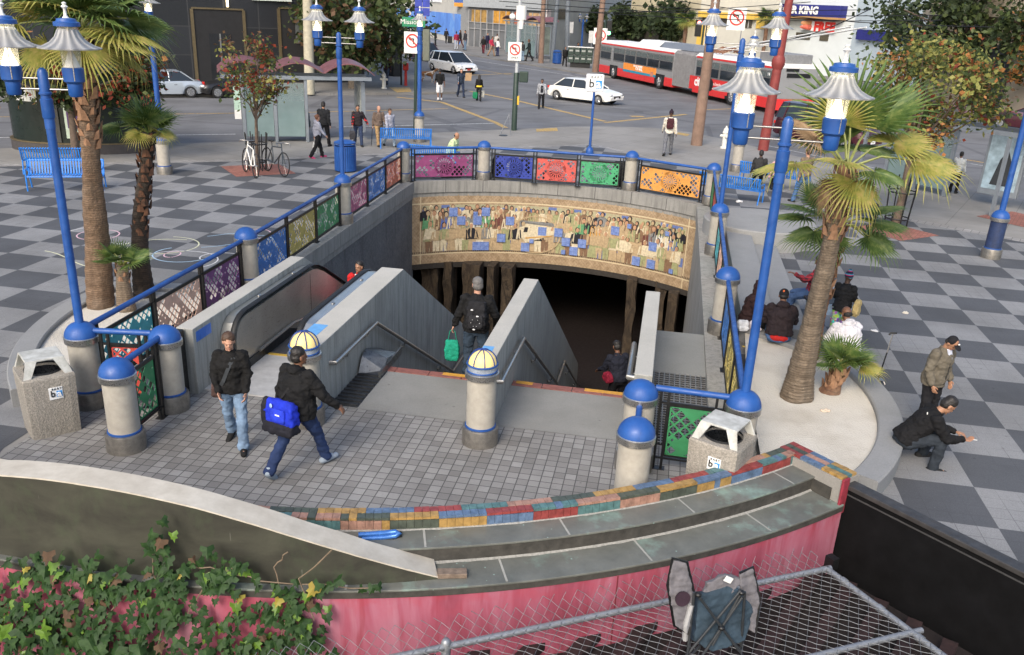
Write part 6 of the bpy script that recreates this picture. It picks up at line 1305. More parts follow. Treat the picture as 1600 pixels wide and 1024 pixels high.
d_=0; panel(T,'tall_window',b,c_,fpx(b,c_,1379),fpx(b,c_,1393),up_to(b,1385,44),up_to(b,1385,20),pm('dark glass',(.08,.07,.05),.3),.08)
panel(T,'navy_band',b,c_,.1,.95,up_to(b,1350,62),up_to(b,1350,46),NAVY,.4)
# tan building at right
T=thing('tan_building','tan stucco building with a dark roller door at the top right corner','building'); a=V(G(1425,150)[:2]); b=V(G(1680,205)[:2]); bwall(T,'wall',a,b,0,14,pm('tan stucco',(.36,.30,.22),.85,0,.12,.5),.4)
panel(T,'roller_door',a,b,fpx(a,b,1512),fpx(a,b,1572),0,up_to(a,1540,66),pm('dark roller door',(.03,.033,.04),.5,0,.2,2),.08); panel(T,'cornice',a,b,0,1,up_to(a,1590,30),up_to(a,1590,22),pm('cornice',(.3,.26,.2),.7),.5)
panel(T,'pale_window',a,b,fpx(a,b,1574),fpx(a,b,1596),up_to(a,1590,16),up_to(a,1590,-12),pm('pale pane',(.45,.5,.48),.3),.1)
p=G(1428,120); T=thing('blue_sign_column','curved topped dark blue sign column beside the large dark tree','sign',(p.x,p.y,0),R(-30)); h=hat(p,1428,14); mb=MB(); mb.b2(-.45,.45,-.3,.3,0,h-.3); mb.obj('column',pm('column blue',(.02,.045,.33),.5,0,.1,1),T,bevel=.12); mb=MB(); mb.tube([(0,-.3,h-.3),(0,.3,h-.3)],.45,16); mb.obj('rounded_top',pm('column blue',(.02,.045,.33),.5),T,smooth=50)
# far skyline blocks behind everything, so no open horizon shows
for i,(x0,x1,y,dd_,hh,cc) in enumerate(((-600,560,30,60,30,(.28,.27,.25)),(540,640,26,40,22,(.3,.29,.27)),(1400,2300,60,60,26,(.3,.27,.22)))):
    a=V(G(x0,y+8)[:2]) if x0>0 else V((-260,120)); b=V(G(x1,y+8)[:2]) if x1<1700 else V((260,90))
    T=thing('city_block',['long pale block of buildings far behind the black granite building','pale block at the far end of the street beside the olive tree','brown block behind the tan building at the right'][i],'building'); bwall(T,'wall',a,b,0,hh,pm('block %d'%i,cc,.85,0,.1,.1),12)
# ============================================================ POLES, SIGNS, SIGNALS
WOOD=pm('weathered pole wood',(.20,.13,.095),.9,0,.25,3); REDP=pm('oxide red pole',(.20,.035,.03),.6,0,.2,4); DGR=pm('dark green steel',(.02,.04,.03),.5); YLO=pm('signal yellow',(.65,.40,.03),.5)
def pole(label,base,top,r0,r1,m,name='utility_pole',extra=None,cat='pole',group=None):
    b=G(*base); z=up_to(b,*top); tp=ray(*top); k_=b.y/tp.y; T=thing(name,label,cat,(b.x,b.y,0),0,group); dx=tp.x*k_-b.x; mb=MB(); mb.tube([(0,0,-.05),(dx*.5,0,z*.5),(dx*1.0,0,z)],[r0,(r0+r1)/2,r1],12); mb.obj('shaft',m,T,smooth=60)
    if extra: extra(T,dx,z)
    return T
pole('large leaning brown wooden pole beside the white hydrant and bus','' or (1088,227),(1120,-12),.27,.19,WOOD)
pole('leaning brown wooden pole on the far pavement at the front of the bus',(930,113),(943,-10),.30,.25,WOOD)
pole('brown wooden pole on the far pavement right of the bus shelter',(845,99),(850,-10),.28,.22,WOOD)
pole('brown pole behind the tall palm fronds, left of a pair',(1340,115),(1350,-10),.55,.5,WOOD); pole('brown pole behind the tall palm fronds, right of a pair',(1365,110),(1380,-10),.35,.3,WOOD)
pole('brown leaning pole in front of the burger banner',(1282,100),(1302,-5),.3,.25,WOOD)
pole('oxide red tapered street pole behind the blue lamp heads',(1192,235),(1236,-15),.24,.17,REDP,extra=lambda T,dx,z:[MB().lathe([(.2,z*.52),(.29,z*.55),(.29,z*.58),(.2,z*.61)],(dx*.56,0,0),14).obj('collar',REDP,T,smooth=50)])
pole('oxide red pole at the top right edge with a no turn sign',(1572,150),(1606,-10),.22,.17,REDP)
pole('pale cream round pole before the black granite building',(484,146),(480,-12),.32,.28,pm('pale pole',(.40,.37,.28),.8))
pole('dark pole on the far pavement beside the ribbed fence',(862,98),(872,-10),.25,.2,pm('dark pole grey',(.13,.15,.17),.6)); pole('grey pole with dark base beyond the far shelter',(885,92),(888,-10),.28,.25,pm('dark pole grey',(.13,.15,.17),.6))
# no turn signs
def nosign(T,c,w,h,rz,m=WHITEP,txt=None,back=True):
    mb=MB(M4(c,rz)); mb.b2(-w/2,w/2,-.02,.02,-h/2,h/2); P=mb.obj('sign_plate',m,T,bevel=.02); r=w*.40; cz=(h-w)/2*.9
    mb=MB(M4(c,rz)@M4((0,-.03,cz))@Matrix.Rotation(pi/2,4,'X')); rings=[]
    for i in range(28): a=2*pi*i/28; rings.append([(cos(a)*q,sin(a)*q,z_) for q,z_ in ((r,0),(r*.80,0),(r*.80,.01),(r,.01))])
    mb.loft(rings,cap=False,closed=True); mb.box((0,0,.005),(r*1.8,r*.17,.012),rz=-.78); mb.obj('red_ring',pm('sign red',(.55,.03,.02),.5),P)
    mb=MB(M4(c,rz)@M4((0,-.024,cz))@Matrix.Rotation(pi/2,4,'X')); mb.box((r*.18,-r*.1,0),(r*.16,r*.75,.01)); mb.box((-.05*r,r*.28,0),(r*.55,r*.16,.01)); mb.add([(-r*.25,r*.55,.005),(-r*.25,r*.0,.005),(-r*.6,r*.28,.005)],((0,1,2),)); mb.obj('arrow',BLACK,P)
    if txt: lettering(txt,w*.2,BLACK,P,M4(c,rz)@M4((0,-.03,-h/2+w*.22))@UP)
def ex1(T,dx,z):
    s=z/10
    hz1=hat(T.location,806,95); hz2=hat(T.location,806,66); nosign(T,(-.12,-.2,(hz1+hz2)/2),.62*1.0,hz2-hz1,R(6),txt='ONLY')
    zz=hat(T.location,816,120); mb=MB(); mb.box((.35,-.05,zz),(.42,.3,.5)); mb.obj('signal_head',DGR,T,bevel=.04); mb=MB(); mb.tube([(0,0,zz+.1),(.35,0,zz+.2)],.03,6); mb.obj('bracket',DGR,T)
    zz=hat(T.location,811,20); mb=MB(); mb.lathe([(.24,zz-.3),(.24,zz+.3)],(.1,0,0),16); mb.obj('white_cylinder',WHITEP,T,smooth=40); zz=hat(T.location,811,36); mb=MB(); mb.lathe([(.1,zz-.25),(.12,zz+.2)],(.12,-.1,0),12); mb.obj('camera_housing',WHITEP,T,smooth=40); mb=MB(); mb.ell((-.3,0,zz+.25),.14); mb.obj('camera_dome',WHITEP,T,smooth=60)
    mb=MB(); mb.box((.1,0,1.0+.4),(.16,.16,.4)); mb.obj('push_button_box',YLO,T)
    mb=MB(); mb.lathe([(.13,0),(.12,2.6),(.09,2.65)],n=14); mb.obj('green_base',DGR,T,smooth=40)
pole('grey signal pole with dark green base, no turn sign and white camera cylinders',(803,204),(813,-10),.085,.075,pm('grey signal pole',(.42,.44,.45),.5),'signal_pole',ex1)
def ex2(T,dx,z):
    P=T.location; h0,h1=hat(P,640,42),hat(P,640,27); mb=MB(); mb.b2(-.55,.45,-.1,-.06,h0,h1); mb.obj('green_street_sign',pm('street sign green',(.01,.20,.09),.5),T); lettering('Mission',.28,WHITEP,T,M4((-.2,-.12,(h0+h1)/2))@UP)
    h0,h1=hat(P,655,25),hat(P,655,-2); 
    for q in (0,1):
        for w_ in (0,1): mb=MB(); mb.b2(0+.33*w_,.31+.33*w_,-.1,-.06,h0+(h1-h0)*.5*q+.02,h0+(h1-h0)*.5*(q+1)-.02); mb.obj('blue_banner_panel',pm('banner blue',(.02,.04,.30),.5,0,.3,6),T)
    h0,h1=hat(P,650,84),hat(P,650,50); nosign(T,(-.1,-.12,(h0+h1)/2),.72,h1-h0,R(4))
    mb=MB(); h0=hat(P,665,95); mb.b2(.35,.65,-.15,.15,h0,h0+1.3); mb.obj('controller_box',pm('grey green box',(.12,.13,.10),.6),T,bevel=.03)
pole('sign pole behind the far lamp with green street sign and blue banner panels',(648,208),(652,-8),.07,.06,DGR,'sign_pole',ex2)
def tlight(label,base,zpx,lit,m=DGR,heads=1,col=(1,.05,.02),s=1,top=None):
    b=G(*base); h=hat(b,*zpx); T=thing('traffic_light',label,'traffic light',(b.x,b.y,0)); mb=MB(); mb.tube([(0,0,0),(0,0,h+.6*s)],.07*s,10); mb.obj('pole',m,T,smooth=60)
    for q in range(heads):
        x=(q-(heads-1)/2)*.75*s+ (.28*s if heads==1 else 0); mb=MB(); mb.b2(x-.2*s,x+.2*s,-.2*s,.15*s,h-.55*s,h+.55*s); hd=mb.obj('signal_head',BLACK,T,bevel=.03)
        for i,cc in enumerate(((1,.05,.02),(1,.5,.02),(.05,1,.35))):
            on=(lit==i); mb=MB(M4((x,-.21*s,h+.35*s-.35*s*i))@Matrix.Rotation(pi/2,4,'X')); mb.lathe([(.13*s,0),(.13*s,.02)],n=14); mb.obj('lens',emis('lit %d'%i,cc,6) if on else BLACK,hd)
    return T
tlight('dark double headed traffic light seen from behind before the olive tree',(627,133),(624,62),-1,BLACK,2,s=1.0)
tlight('traffic light showing red beyond the bus roof',(1092,108),(1086,44),0,DGR,2,s=1.5); tlight('traffic light showing green beside the far wooden pole',(941,105),(945,44),2,DGR,1,s=1.3)
for lab,base,c,w_,m in (('no turn sign on a thin pole beside the front of the bus',(938,108),(938,57),1.3,WHITEP),('no turn sign above the blue lamp heads behind the bus',(1150,112),(1151,30),1.9,WHITEP),('grey no turn sign on the red pole at the right edge',(1568,150),(1584,97),1.0,pm('grey sign plate',(.3,.3,.28),.6))):
    b=G(*base); h=hat(b,*c); T=thing('road_sign',lab,'sign',(b.x,b.y,0)); mb=MB(); mb.tube([(0,.06,0),(0,.06,h+.3)],.05,8); mb.obj('post',GALV,T); nosign(T,((ray(*c).x/ray(*c).y-b.x/b.y)*b.y,0,h),w_,w_*1.15,R(0),m)
for lab,base,c in (('small white rectangular sign on a thin post by the ribbed fence',(888,90),(887,43)),('small grey sign post in front of the far fence',(922,100),(923,58))):
    b=G(*base); h=hat(b,*c); T=thing('road_sign',lab,'sign',(b.x,b.y,0)); mb=MB(); mb.tube([(0,.05,0),(0,.05,h)],.05,8); mb.obj('post',GALV,T); mb=MB(); mb.b2(-.35,.35,-.03,0,h-.6,h+.6); mb.obj('sign_plate',pm('pale sign',(.5,.5,.48),.6),T)
def hydrant(label,p,s=1):
    T=thing('fire_hydrant',label,'fire hydrant',(p.x,p.y,0)); HW=pm('hydrant white',(.62,.61,.56),.5,0,.12,9)
    MB().lathe([(.17*s,0),(.17*s,.06*s),(.11*s,.08*s),(.11*s,.62*s),(.14*s,.64*s),(.14*s,.68*s),(.12*s,.70*s),(.10*s,.82*s),(.04*s,.88*s),(.03*s,.94*s)],n=18).obj('barrel',HW,T,smooth=35)
    for a in (0,pi,-pi/2): mb=MB(); d=V((cos(a),sin(a),0)); mb.tube([V((0,0,.52*s)),d*.2*s+V((0,0,.52*s))],.065*s,10); mb.tube([d*.2*s+V((0,0,.52*s)),d*.23*s+V((0,0,.52*s))],.05*s,6); mb.obj('outlet',HW,T,smooth=40)
hydrant('white fire hydrant on the pavement right of the leaning wooden pole',G(1131,232),1.05); hydrant('white fire hydrant beside the man in a beanie at the far corner',G(600,139),1.15)
p=G(634,134); T=thing('alarm_post','red call post on the far corner beside the traffic light','post',(p.x,p.y,0)); MB().lathe([(.12,0),(.1,.1),(.09,1.0)],n=12).obj('post',pm('alarm red',(.5,.02,.015),.5),T,smooth=40); mb=MB(); mb.b2(-.19,.19,-.12,.12,1.0,1.5); mb.obj('call_box',pm('alarm red',(.5,.02,.015),.5),T,bevel=.06)
p=G(616,119); T=thing('utility_cabinet','tall black utility cabinet at the far corner','cabinet',(p.x,p.y,0),a1-pi/2); mb=MB(); mb.b2(-.5,.5,-.3,.3,0,2.2); mb.obj('cabinet_body',BLACK,T,bevel=.03); mb=MB(); mb.b2(-.45,.45,-.315,-.3,.1,2.1); mb.obj('cabinet_door',pm('cabinet door',(.02,.022,.024),.5),T)
p=G(905,106); T=thing('news_racks','dark green cluster of news racks on the far pavement','news rack',(p.x,p.y,0),R(-6)); s=1.3
for i in range(4):
    for j in (0,1): mb=MB(); mb.b2((-.9+i*.47)*s,(-.46+i*.47)*s,-.3,.3,(.35+j*.55)*s,(.87+j*.55)*s); mb.obj('rack_box',DGR,T,bevel=.04); mb=MB(); mb.b2((-.82+i*.47)*s,(-.54+i*.47)*s,-.315,-.3,(.6+j*.55)*s,(.72+j*.55)*s); mb.obj('rack_label',pm('rack label',(.3,.32,.3),.6),T)
mb=MB(); mb.b2(-.95*s,1.0*s,-.35,.35,1.45*s,1.5*s); mb.obj('white_top',WHITEP,T); mb=MB(); mb.b2(-.7*s,.8*s,-.1,.1,0,.35*s); mb.obj('pedestal',BLACK,T)
p=G(793,212); T=thing('sandwich_board','folding metal A frame stand on the pavement by the signal pole','stand',(p.x,p.y,0)); 
for s in (-1,1): mb=MB(); mb.tube([(s*.25-.1,0,0),(.06,0,1.0)],.02,6); mb.obj('leg',GALV,T)
mb=MB(); mb.lathe([(.2,0),(.2,.02)],(-.2,-.1,0),14); mb.obj('foot_pad',BLACK,T)
# ---- overhead wires
for i,(xa,ya,xb,yb,ds) in enumerate(((780,2,1430,22,60),(790,10,1430,30,62),(860,-2,1330,14,70),(1050,0,1500,40,55),(1185,68,1318,12,50),(770,16,1240,2,66))):
    va,vb=ray(xa,ya),ray(xb,yb); A=V((va.x/va.y*ds,ds,CH+va.z/va.y*ds)); Bp=V((vb.x/vb.y*ds,ds-4,CH+vb.z/vb.y*(ds-4)))
    mb=MB(); mb.tube([A.lerp(Bp,q/10)-V((0,0,.35*sin(pi*q/10))) for q in range(11)],.022,4); o=mb.obj('overhead_wire',BLACK); tag(o,['lowest thin overhead wire crossing the street at the top','second overhead wire crossing above the bus','overhead wire nearest the top edge of the view','overhead wire running down to the right above the burger shop','overhead wire rising from the bus toward the upper right','overhead wire sloping down to the left over the far pavement'][i],'wire',group='overhead wires')
# ============================================================ BUS SHELTERS
SHP=pm('shelter post grey',(.24,.27,.30),.5,.4,.1,4); t=Mt('frosted shelter glass',.5); k=t.pos(False); t.col(t.mix(t.noise(k,1.5,4),(.13,.20,.20),(.25,.34,.34))); x,y,z=t.xyz(k); t.alpha(t.rng(z,.9,2.1,.86,.35)); FRO=t.m
ROOFM=pm('wavy maroon roof',(.17,.07,.075),.45,0,.2,3)
def shelter(label,a,b,L,H=2.45,ad=(.35,.38,.36),roofh=True,depth=1.5,s=1,bays=2,poster=True):
    d=V((b-a)[:2]).normalized(); T=thing('bus_shelter',label,'bus shelter',(a.x,a.y,0),math.atan2(d.y,d.x),'bus shelters'); w=V((b-a)[:2]).length
    for i in range(bays+1): mb=MB(); x=w*i/bays; mb.b2(x-.06,x+.06,-.06,.06,0,H); mb.obj('post',SHP,T,bevel=.01)
    for i in range(bays): mb=MB(); x0=w*i/bays+.08; x1=w*(i+1)/bays-.08; mb.b2(x0,x1,-.012,.012,.22,H-.15); mb.obj('glass_panel',FRO,T); 
    mb=MB(); mb.b2(-.8,L+.2,-.1,.02,H,H+.14); mb.obj('front_beam',SHP,T); mb=MB(); mb.b2(-.8,L+.2,depth-.1,depth,H,H+.14); mb.obj('rear_beam',SHP,T)
    for x in (0,L*.95): mb=MB(); mb.b2(x-.05,x+.05,depth-.1,depth,0,H); mb.obj('post',SHP,T)
    mb=MB(); n=40; nw=3; rings=[]
    for i in range(n+1): x=-.9+(L+1.2)*i/n; z=H+.2+.42*abs(sin(pi*nw*i/n))**.8; rings.append([(x,-.25,z),(x,depth+.2,z+.1),(x,depth+.2,z+.14),(x,-.25,z+.04)])
    mb.loft(rings); mb.obj('wavy_roof',ROOFM,T,smooth=40)
    mb=MB(); mb.b2(.2,w-.1,.35,.75,.42,.47); mb.obj('seat',SHP,T)
    mb=MB(); x=L*.98; mb.b2(x-.08,x+.08,.3,1.5,.35,H-.1); P=mb.obj('advert_panel',SHP,T); mb=MB(); mb.b2(x-.095,x+.095,.4,1.4,.5,H-.25); mb.obj('advert_sheet',pm('advert sheet '+label[:4],ad,.5,0,.5,1.6),P)
    if poster: mb=MB(); mb.b2(-.35,-.1,-.05,.0,.9,1.25); mb.obj('map_sheet',WHITEP,T); mb=MB(); mb.b2(-.35,-.1,-.05,0,1.25,2.15); mb.obj('map_sheet',pm('map green',(.4,.55,.45),.5),T)
    return T
a,b=G(384,222),G(481,222); shelter('bus shelter with wavy maroon roof and frosted glass beyond the bicycles',a,b,4.9)
a,b=G(1380,286),G(1474,307); shelter('bus shelter with frosted glass panels behind the right street tree',a,b,5.6,2.5,(.06,.08,.09),depth=-1.4,poster=False)
a,b=G(790,84),G(836,92); shelter('far bus shelter across the street with a red roof edge',a,b,9,3.6,(.12,.14,.12),depth=2,poster=False)
p=G(1553,322); T=thing('advert_frame','advert frame of the right shelter showing a hooded dark figure','advert',(p.x,p.y,0),R(-50)); mb=MB(); mb.b2(-.65,.65,-.08,.08,.35,2.5); mb.obj('frame',SHP,T,bevel=.02); mb=MB(); mb.b2(-.55,.55,-.095,-.08,.55,2.4); mb.obj('poster',pm('poster pale blue',(.3,.4,.46),.4,0,.5,2),T); mb=MB(M4((0,-.1,1.3))@Matrix.Rotation(pi/2,4,'X')); mb.add([(-.3,-.6,0),(.35,-.6,0),(.25,.2,0),(.08,.6,0),(-.12,.25,0)],((0,1,2,3,4),)); mb.obj('poster_figure',pm('poster dark',(.03,.035,.04),.6),T)
# ============================================================ KIOSK
p=G(110,241)+V((0,1.6,0)); T=thing('green_kiosk','dark green oval public toilet kiosk behind the left benches','kiosk',(p.x,p.y,0),R(12)); KG=pm('kiosk dark green',(.007,.014,.011),.35,0,.25,2); h=2.75
def ov(r,z): return [(2.55*r*cos(2*pi*i/40)*(1),1.6*r*sin(2*pi*i/40),z) for i in range(40)]
MB().loft([ov(1,.35),ov(1,h)]).obj('shell',KG,T,smooth=40); MB().loft([ov(1.04,0),ov(1.04,.34)]).obj('plinth',pm('kiosk plinth',(.05,.045,.045),.6),T,smooth=40); MB().loft([ov(1.05,.34),ov(1.05,.38)]).obj('gold_band',GOLD,T,smooth=40); MB().loft([ov(1.06,h),ov(1.06,h+.15),ov(.6,h+.6)]).obj('roof',KG,T,smooth=30)
def onk(a0,a1,z0,z1,m,name,r=1.012):
    mb=MB(); n=8; A_=[R(a0+(a1-a0)*i/n) for i in range(n+1)]
    for u,v in zip(A_,A_[1:]): mb.quad((2.55*r*cos(u),1.6*r*sin(u),z0),(2.55*r*cos(v),1.6*r*sin(v),z0),(2.55*r*cos(v),1.6*r*sin(v),z1),(2.55*r*cos(u),1.6*r*sin(u),z1))
    mb.obj(name,m,T)
onk(218,242,1.75,2.2,WHITEP,'white_notice'); onk(262,284,.55,2.3,pm('mosaic poster',(.55,.66,.5),.5,0,.25,6,c2=(.6,.72,.6)),'poster'); onk(264,274,.9,1.9,pm('purple patch',(.09,.04,.14),.6),'poster_patch',1.02); onk(248,258,.4,2.6,pm('kiosk rib',(.05,.05,.045),.5),'rib',1.03); onk(175,178,.4,2.5,pm('gold rib',(.4,.38,.25),.5),'rib',1.03)
# ============================================================ PEOPLE
def cmat(name,c,var=.25,sc=9,rough=.85,sheen=0):
    t=Mt(name,rough,0,.25); k=t.pos(False); n=t.noise(k,sc,5,.65); cc=t.mix(t.rng(n,.3,.7),lerp3(c,1-var),lerp3(c,1+var)); t.col(cc); t.bump(t.noise(k,5,5,.6),.6,.03); return t.m
_cm={}
def CM(c,var=.25,sc=9,rough=.85):
    k=(tuple(c),var,sc)
    if k not in _cm: _cm[k]=cmat('cloth %d'%len(_cm),c,var,sc,rough)
    return _cm[k]
SK={'light':pm('skin light',(.46,.25,.17),.55,0,.08,12),'tan':pm('skin tan',(.33,.17,.10),.55,0,.08,12),'brown':pm('skin brown',(.17,.08,.045),.55,0,.08,12),'dark':pm('skin dark',(.07,.035,.022),.5,0,.1,12)}
HR={'black':pm('hair black',(.012,.010,.009),.6,0,.4,20),'brown':pm('hair brown',(.06,.032,.018),.6,0,.4,20),'grey':pm('hair grey',(.11,.105,.10),.7,0,.35,30),'auburn':pm('hair auburn',(.13,.05,.022),.6,0,.4,20)}
def capsule(mb,p,q,r0,r1,n=12,sx=1,sy=1):
    p,q=V(p),V(q); d=q-p; L=d.length
    if L<1e-5: d=V((0,0,1)); L=1e-5
    d=d/L; x=d.cross(V((0,1,0))) if abs(d.y)<.9 else d.cross(V((0,0,1))); x.normalize(); y=d.cross(x); rings=[]
    for t_,r,o in ([(-cos(a)*r0,sin(a)*r0,0) for a in (.15,.5,.9,1.3)]+[(0,r0,0),(L*.5,(r0+r1)/2,0),(L,r1,0)]+[(L+cos(a)*r1,sin(a)*r1,0) for a in (1.3,.9,.5,.15)]):
        rings.append([p+d*t_+x*(r*cos(2*pi*j/n)*sx)+y*(r*sin(2*pi*j/n)*sy) for j in range(n)])
    mb.loft(rings)
def remesh(mb,vox,disp=0,seed=0,smooth=3,freq=9):
    me=mb.mesh('tmp',[]); o=bpy.data.objects.new('tmp',me); COL.objects.link(o)
    m=o.modifiers.new('r','REMESH'); m.mode='VOXEL'; m.voxel_size=vox
    s=o.modifiers.new('s','SMOOTH'); s.factor=.5; s.iterations=smooth
    dg=bpy.context.evaluated_depsgraph_get(); out=bpy.data.meshes.new_from_object(o.evaluated_get(dg)); bpy.data.objects.remove(o); bpy.data.meshes.remove(me)
    if disp:
        vn=[v.normal.copy() for v in out.vertices]
        for v,n_ in zip(out.vertices,vn):
            c=v.co; f=noise.noise(V((c.x*freq+seed,c.y*freq,c.z*freq*1.4)))+.5*noise.noise(V((c.x*freq*2.3,c.y*freq*2.3+seed,c.z*freq*2.6))); v.co=c+n_*(disp*f)
    out.polygons.foreach_set('use_smooth',[True]*len(out.polygons)); return out
def mobj(me,name,m,T,label=None):
    me.name=name; me.materials.clear(); me.materials.append(m); o=bpy.data.objects.new(name,me); COL.objects.link(o); o.parent=T
    if label: o['label']=label
    return o
def person(label,pos,face,pose={},top=(.03,.03,.03),bot=(.05,.06,.09),shoe=(.02,.02,.02),skin='tan',hair='black',style='short',h=1.75,lod=1,seat=None,bulk=1.0,long=.0,extra=None,group=None,topmat=None,botmat=None,feet=None,shorts=False,hood=None,sleeve=True,fem=False):
    P=dict(hipL=3,hipR=3,kneeL=3,kneeR=3,abL=3,abR=3,shL=5,shR=5,sabL=9,sabR=9,elL=12,elR=12,inL=0,inR=0,lean=2,headp=5,heady=0,twist=0); P.update(pose); S_=h/1.75
    T=thing('person',label,'person',(pos.x,pos.y,pos.z),face,group); vox={0:.0085,1:.018,2:.032}[lod]; sd=len(label)
    rot=lambda a: R(a)
    hips={}; J={}
    for s,k in ((-1,'L'),(1,'R')):
        hp=V((s*.092,0,-.02)); a=rot(P['hip'+k]); b=rot(P['ab'+k]); th=V((s*sin(b),sin(a)*cos(b),-cos(a)*cos(b))); kn=hp+th*.43; a2=a-rot(P['knee'+k]); sh=V((s*sin(b)*.4,sin(a2),-cos(a2))).normalized(); an=kn+sh*.41
        ft=rot(P.get('foot'+k,0)); fd=V((s*.18,cos(ft),-sin(ft))).normalized(); J[k]=(hp,kn,an,fd)
    low=min(min(J[k][2].z-.075, (J[k][2]+J[k][3]*.17).z-.05) for k in 'LR')
    base=V((0,0,(-low) if seat is None else seat/S_+.10)); 
    if seat is not None and feet is None: pass
    for k in 'LR': hp,kn,an,fd=J[k]; J[k]=(hp+base,kn+base,an+base,fd)
    pel=base; ln=rot(P['lean']); up=V((0,sin(ln),cos(ln))); fw=V((0,cos(ln),-sin(ln))); tw=Matrix.Rotation(rot(P['twist']),3,up)
    rtv=tw@V((1,0,0)); fwt=tw@fw; neck=pel+up*.52; chest=pel+up*.34
    sw=.175 if not fem else .155; arms={}
    for s,k in ((-1,'L'),(1,'R')):
        shp=pel+up*.465+rtv*s*sw; a=rot(P['sh'+k]); b=rot(P['sab'+k]); u_=tw@V((s*sin(b),sin(a)*cos(b),-cos(a)*cos(b))); el=shp+u_*.285
        e=rot(P['el'+k]); f_=tw@V((-s*sin(rot(P['in'+k])),cos(rot(P['in'+k])),.15)); f_=(f_-u_*f_.dot(u_)).normalized(); d=(u_*cos(e)+f_*sin(e)).normalized(); wr=el+d*.25; arms[k]=(shp,el,wr,d,u_)
    hp_=rot(P['headp']); hy=rot(P['heady']); HM=Matrix.Rotation(hy,3,'Z')@Matrix.Rotation(-hp_,3,'X'); hc=neck+up*.055+HM@V((0,.02,.10))
    Rt=Matrix.Rotation(-ln,3,'X'); sc3=Matrix.Scale(S_,4)
    def ring_(c,rx,ry,n=16,M=None): M=M or Rt; return [c+M@V((rx*cos(2*pi*j/n),ry*sin(2*pi*j/n),0)) for j in range(n)]
    Mt3=Matrix((tuple(rtv),tuple(fwt),tuple(up))).transposed()
    # ---- body: one continuous surface
    b=MB(sc3); cap=lambda p,q,r0,r1,**k:capsule(b,p,q,r0,r1,**k)
    b.loft([ring_(pel-up*.09,.12,.09),ring_(pel,.15,.11),ring_(pel+up*.18,.125,.10),ring_(chest,.15,.11,M=Mt3),ring_(pel+up*.46,.14,.085,M=Mt3),ring_(neck,.06,.06)])
    for s,k in ((-1,'L'),(1,'R')):
        hp,kn,an,fd=J[k]; cap(hp,kn,.082,.055); cap(kn,an,.052,.036); cap(an-V((0,0,.03)),an-V((0,0,.035))+fd*.13,.034,.028)
        shp,el,wr,d,u_=arms[k]; cap(shp,el,.05,.037); cap(el,wr,.037,.026)
        side=d.cross(V((0,0,1))); side=side.normalized() if side.length>.1 else V((0,1,0)); 
        if abs(d.z)>.6: side=(fwt-d*fwt.dot(d)).normalized()
        pn=d.cross(side).normalized()*(-s); palm=wr+d*.085; mbx=Matrix((tuple(side),tuple(d),tuple(pn))).transposed()
        b.ell(wr+d*.05,(.037,.05,.017),M=mbx,n=10,m=6)
        for q,(o_,l_) in enumerate(((.030,.062),(.011,.074),(-.010,.069),(-.030,.054))):
            f0=wr+d*.085+side*o_; f1=f0+(d+pn*.28).normalized()*l_*.55; f2=f1+(d*.7+pn*(.75+.1*q)).normalized()*l_*.55; cap(f0,f1,.0105,.0095,n=8); cap(f1,f2,.0095,.008,n=8)
        t0=wr+d*.035+side*.034; t1=t0+(d*.7+side*.7+pn*.2).normalized()*.036; cap(t0,t1,.012,.010,n=8); cap(t1,t1+(d*.95+pn*.4).normalized()*.028,.010,.0085,n=8)
    cap(neck-up*.03,hc-HM@V((0,.015,.05)),.056,.052)
    b.ell(hc+HM@V((0,-.010,.022)),(.074,.092,.095),M=HM,n=16,m=12); b.ell(hc+HM@V((0,.022,-.040)),(.056,.062,.072),M=HM,n=14,m=10)
    b.ell(hc+HM@V((0,.088,-.020)),(.013,.020,.024),M=HM,n=8,m=6); b.ell(hc+HM@V((0,.074,-.062)),(.024,.014,.010),M=HM,n=8,m=6); b.ell(hc+HM@V((0,.068,-.095)),(.024,.018,.016),M=HM,n=8,m=6); b.ell(hc+HM@V((0,.078,.018)),(.045,.012,.009),M=HM,n=8,m=6)
    for s in (-1,1): b.ell(hc+HM@V((s*.076,-.005,-.012)),(.010,.020,.032),M=HM,n=8,m=6)
    bo=mobj(remesh(b,vox,smooth=2 if lod==0 else 1),'body',SK[skin],T)
    if lod==0:
        for s in (-1,1):
            m=MB(sc3); m.ell(hc+HM@V((s*.030,.079,-.002)),(.010,.006,.0048),M=HM,n=10,m=6); m.obj('eye',pm('dark eye',(.04,.025,.02),.3),T,smooth=80)
        m=MB(sc3); m.ell(hc+HM@V((0,.087,-.062)),(.020,.006,.005),M=HM,n=8,m=5); m.obj('mouth',pm('lip',(.30,.09,.07),.5),T,smooth=80)
    # ---- trousers
    t_=MB(sc3); c2=lambda p,q,r0,r1,**k:capsule(t_,p,q,r0,r1,**k); w=bulk*.5+.5
    t_.loft([ring_(pel-up*.12,.10*w,.09*w),ring_(pel-up*.03,.172*w,.128*w),ring_(pel+up*.10,.158*w,.12*w)])
    for k in 'LR':
        hp,kn,an,fd=J[k]; c2(hp+V((0,0,.0)),kn,.102*w,.074)
        if not shorts: c2(kn,an-(kn-an).normalized()*.005,.073,.068 if not fem else .078)
        else: c2(hp,kn,.105*w,.095)
    me=remesh(t_,max(vox,.011),.016,sd,2,10); mobj(me,'trousers' if not shorts else 'shorts',botmat or CM(bot),T)
    # ---- top
    j=MB(sc3); c3=lambda p,q,r0,r1,**k:capsule(j,p,q,r0,r1,**k); bk=bulk
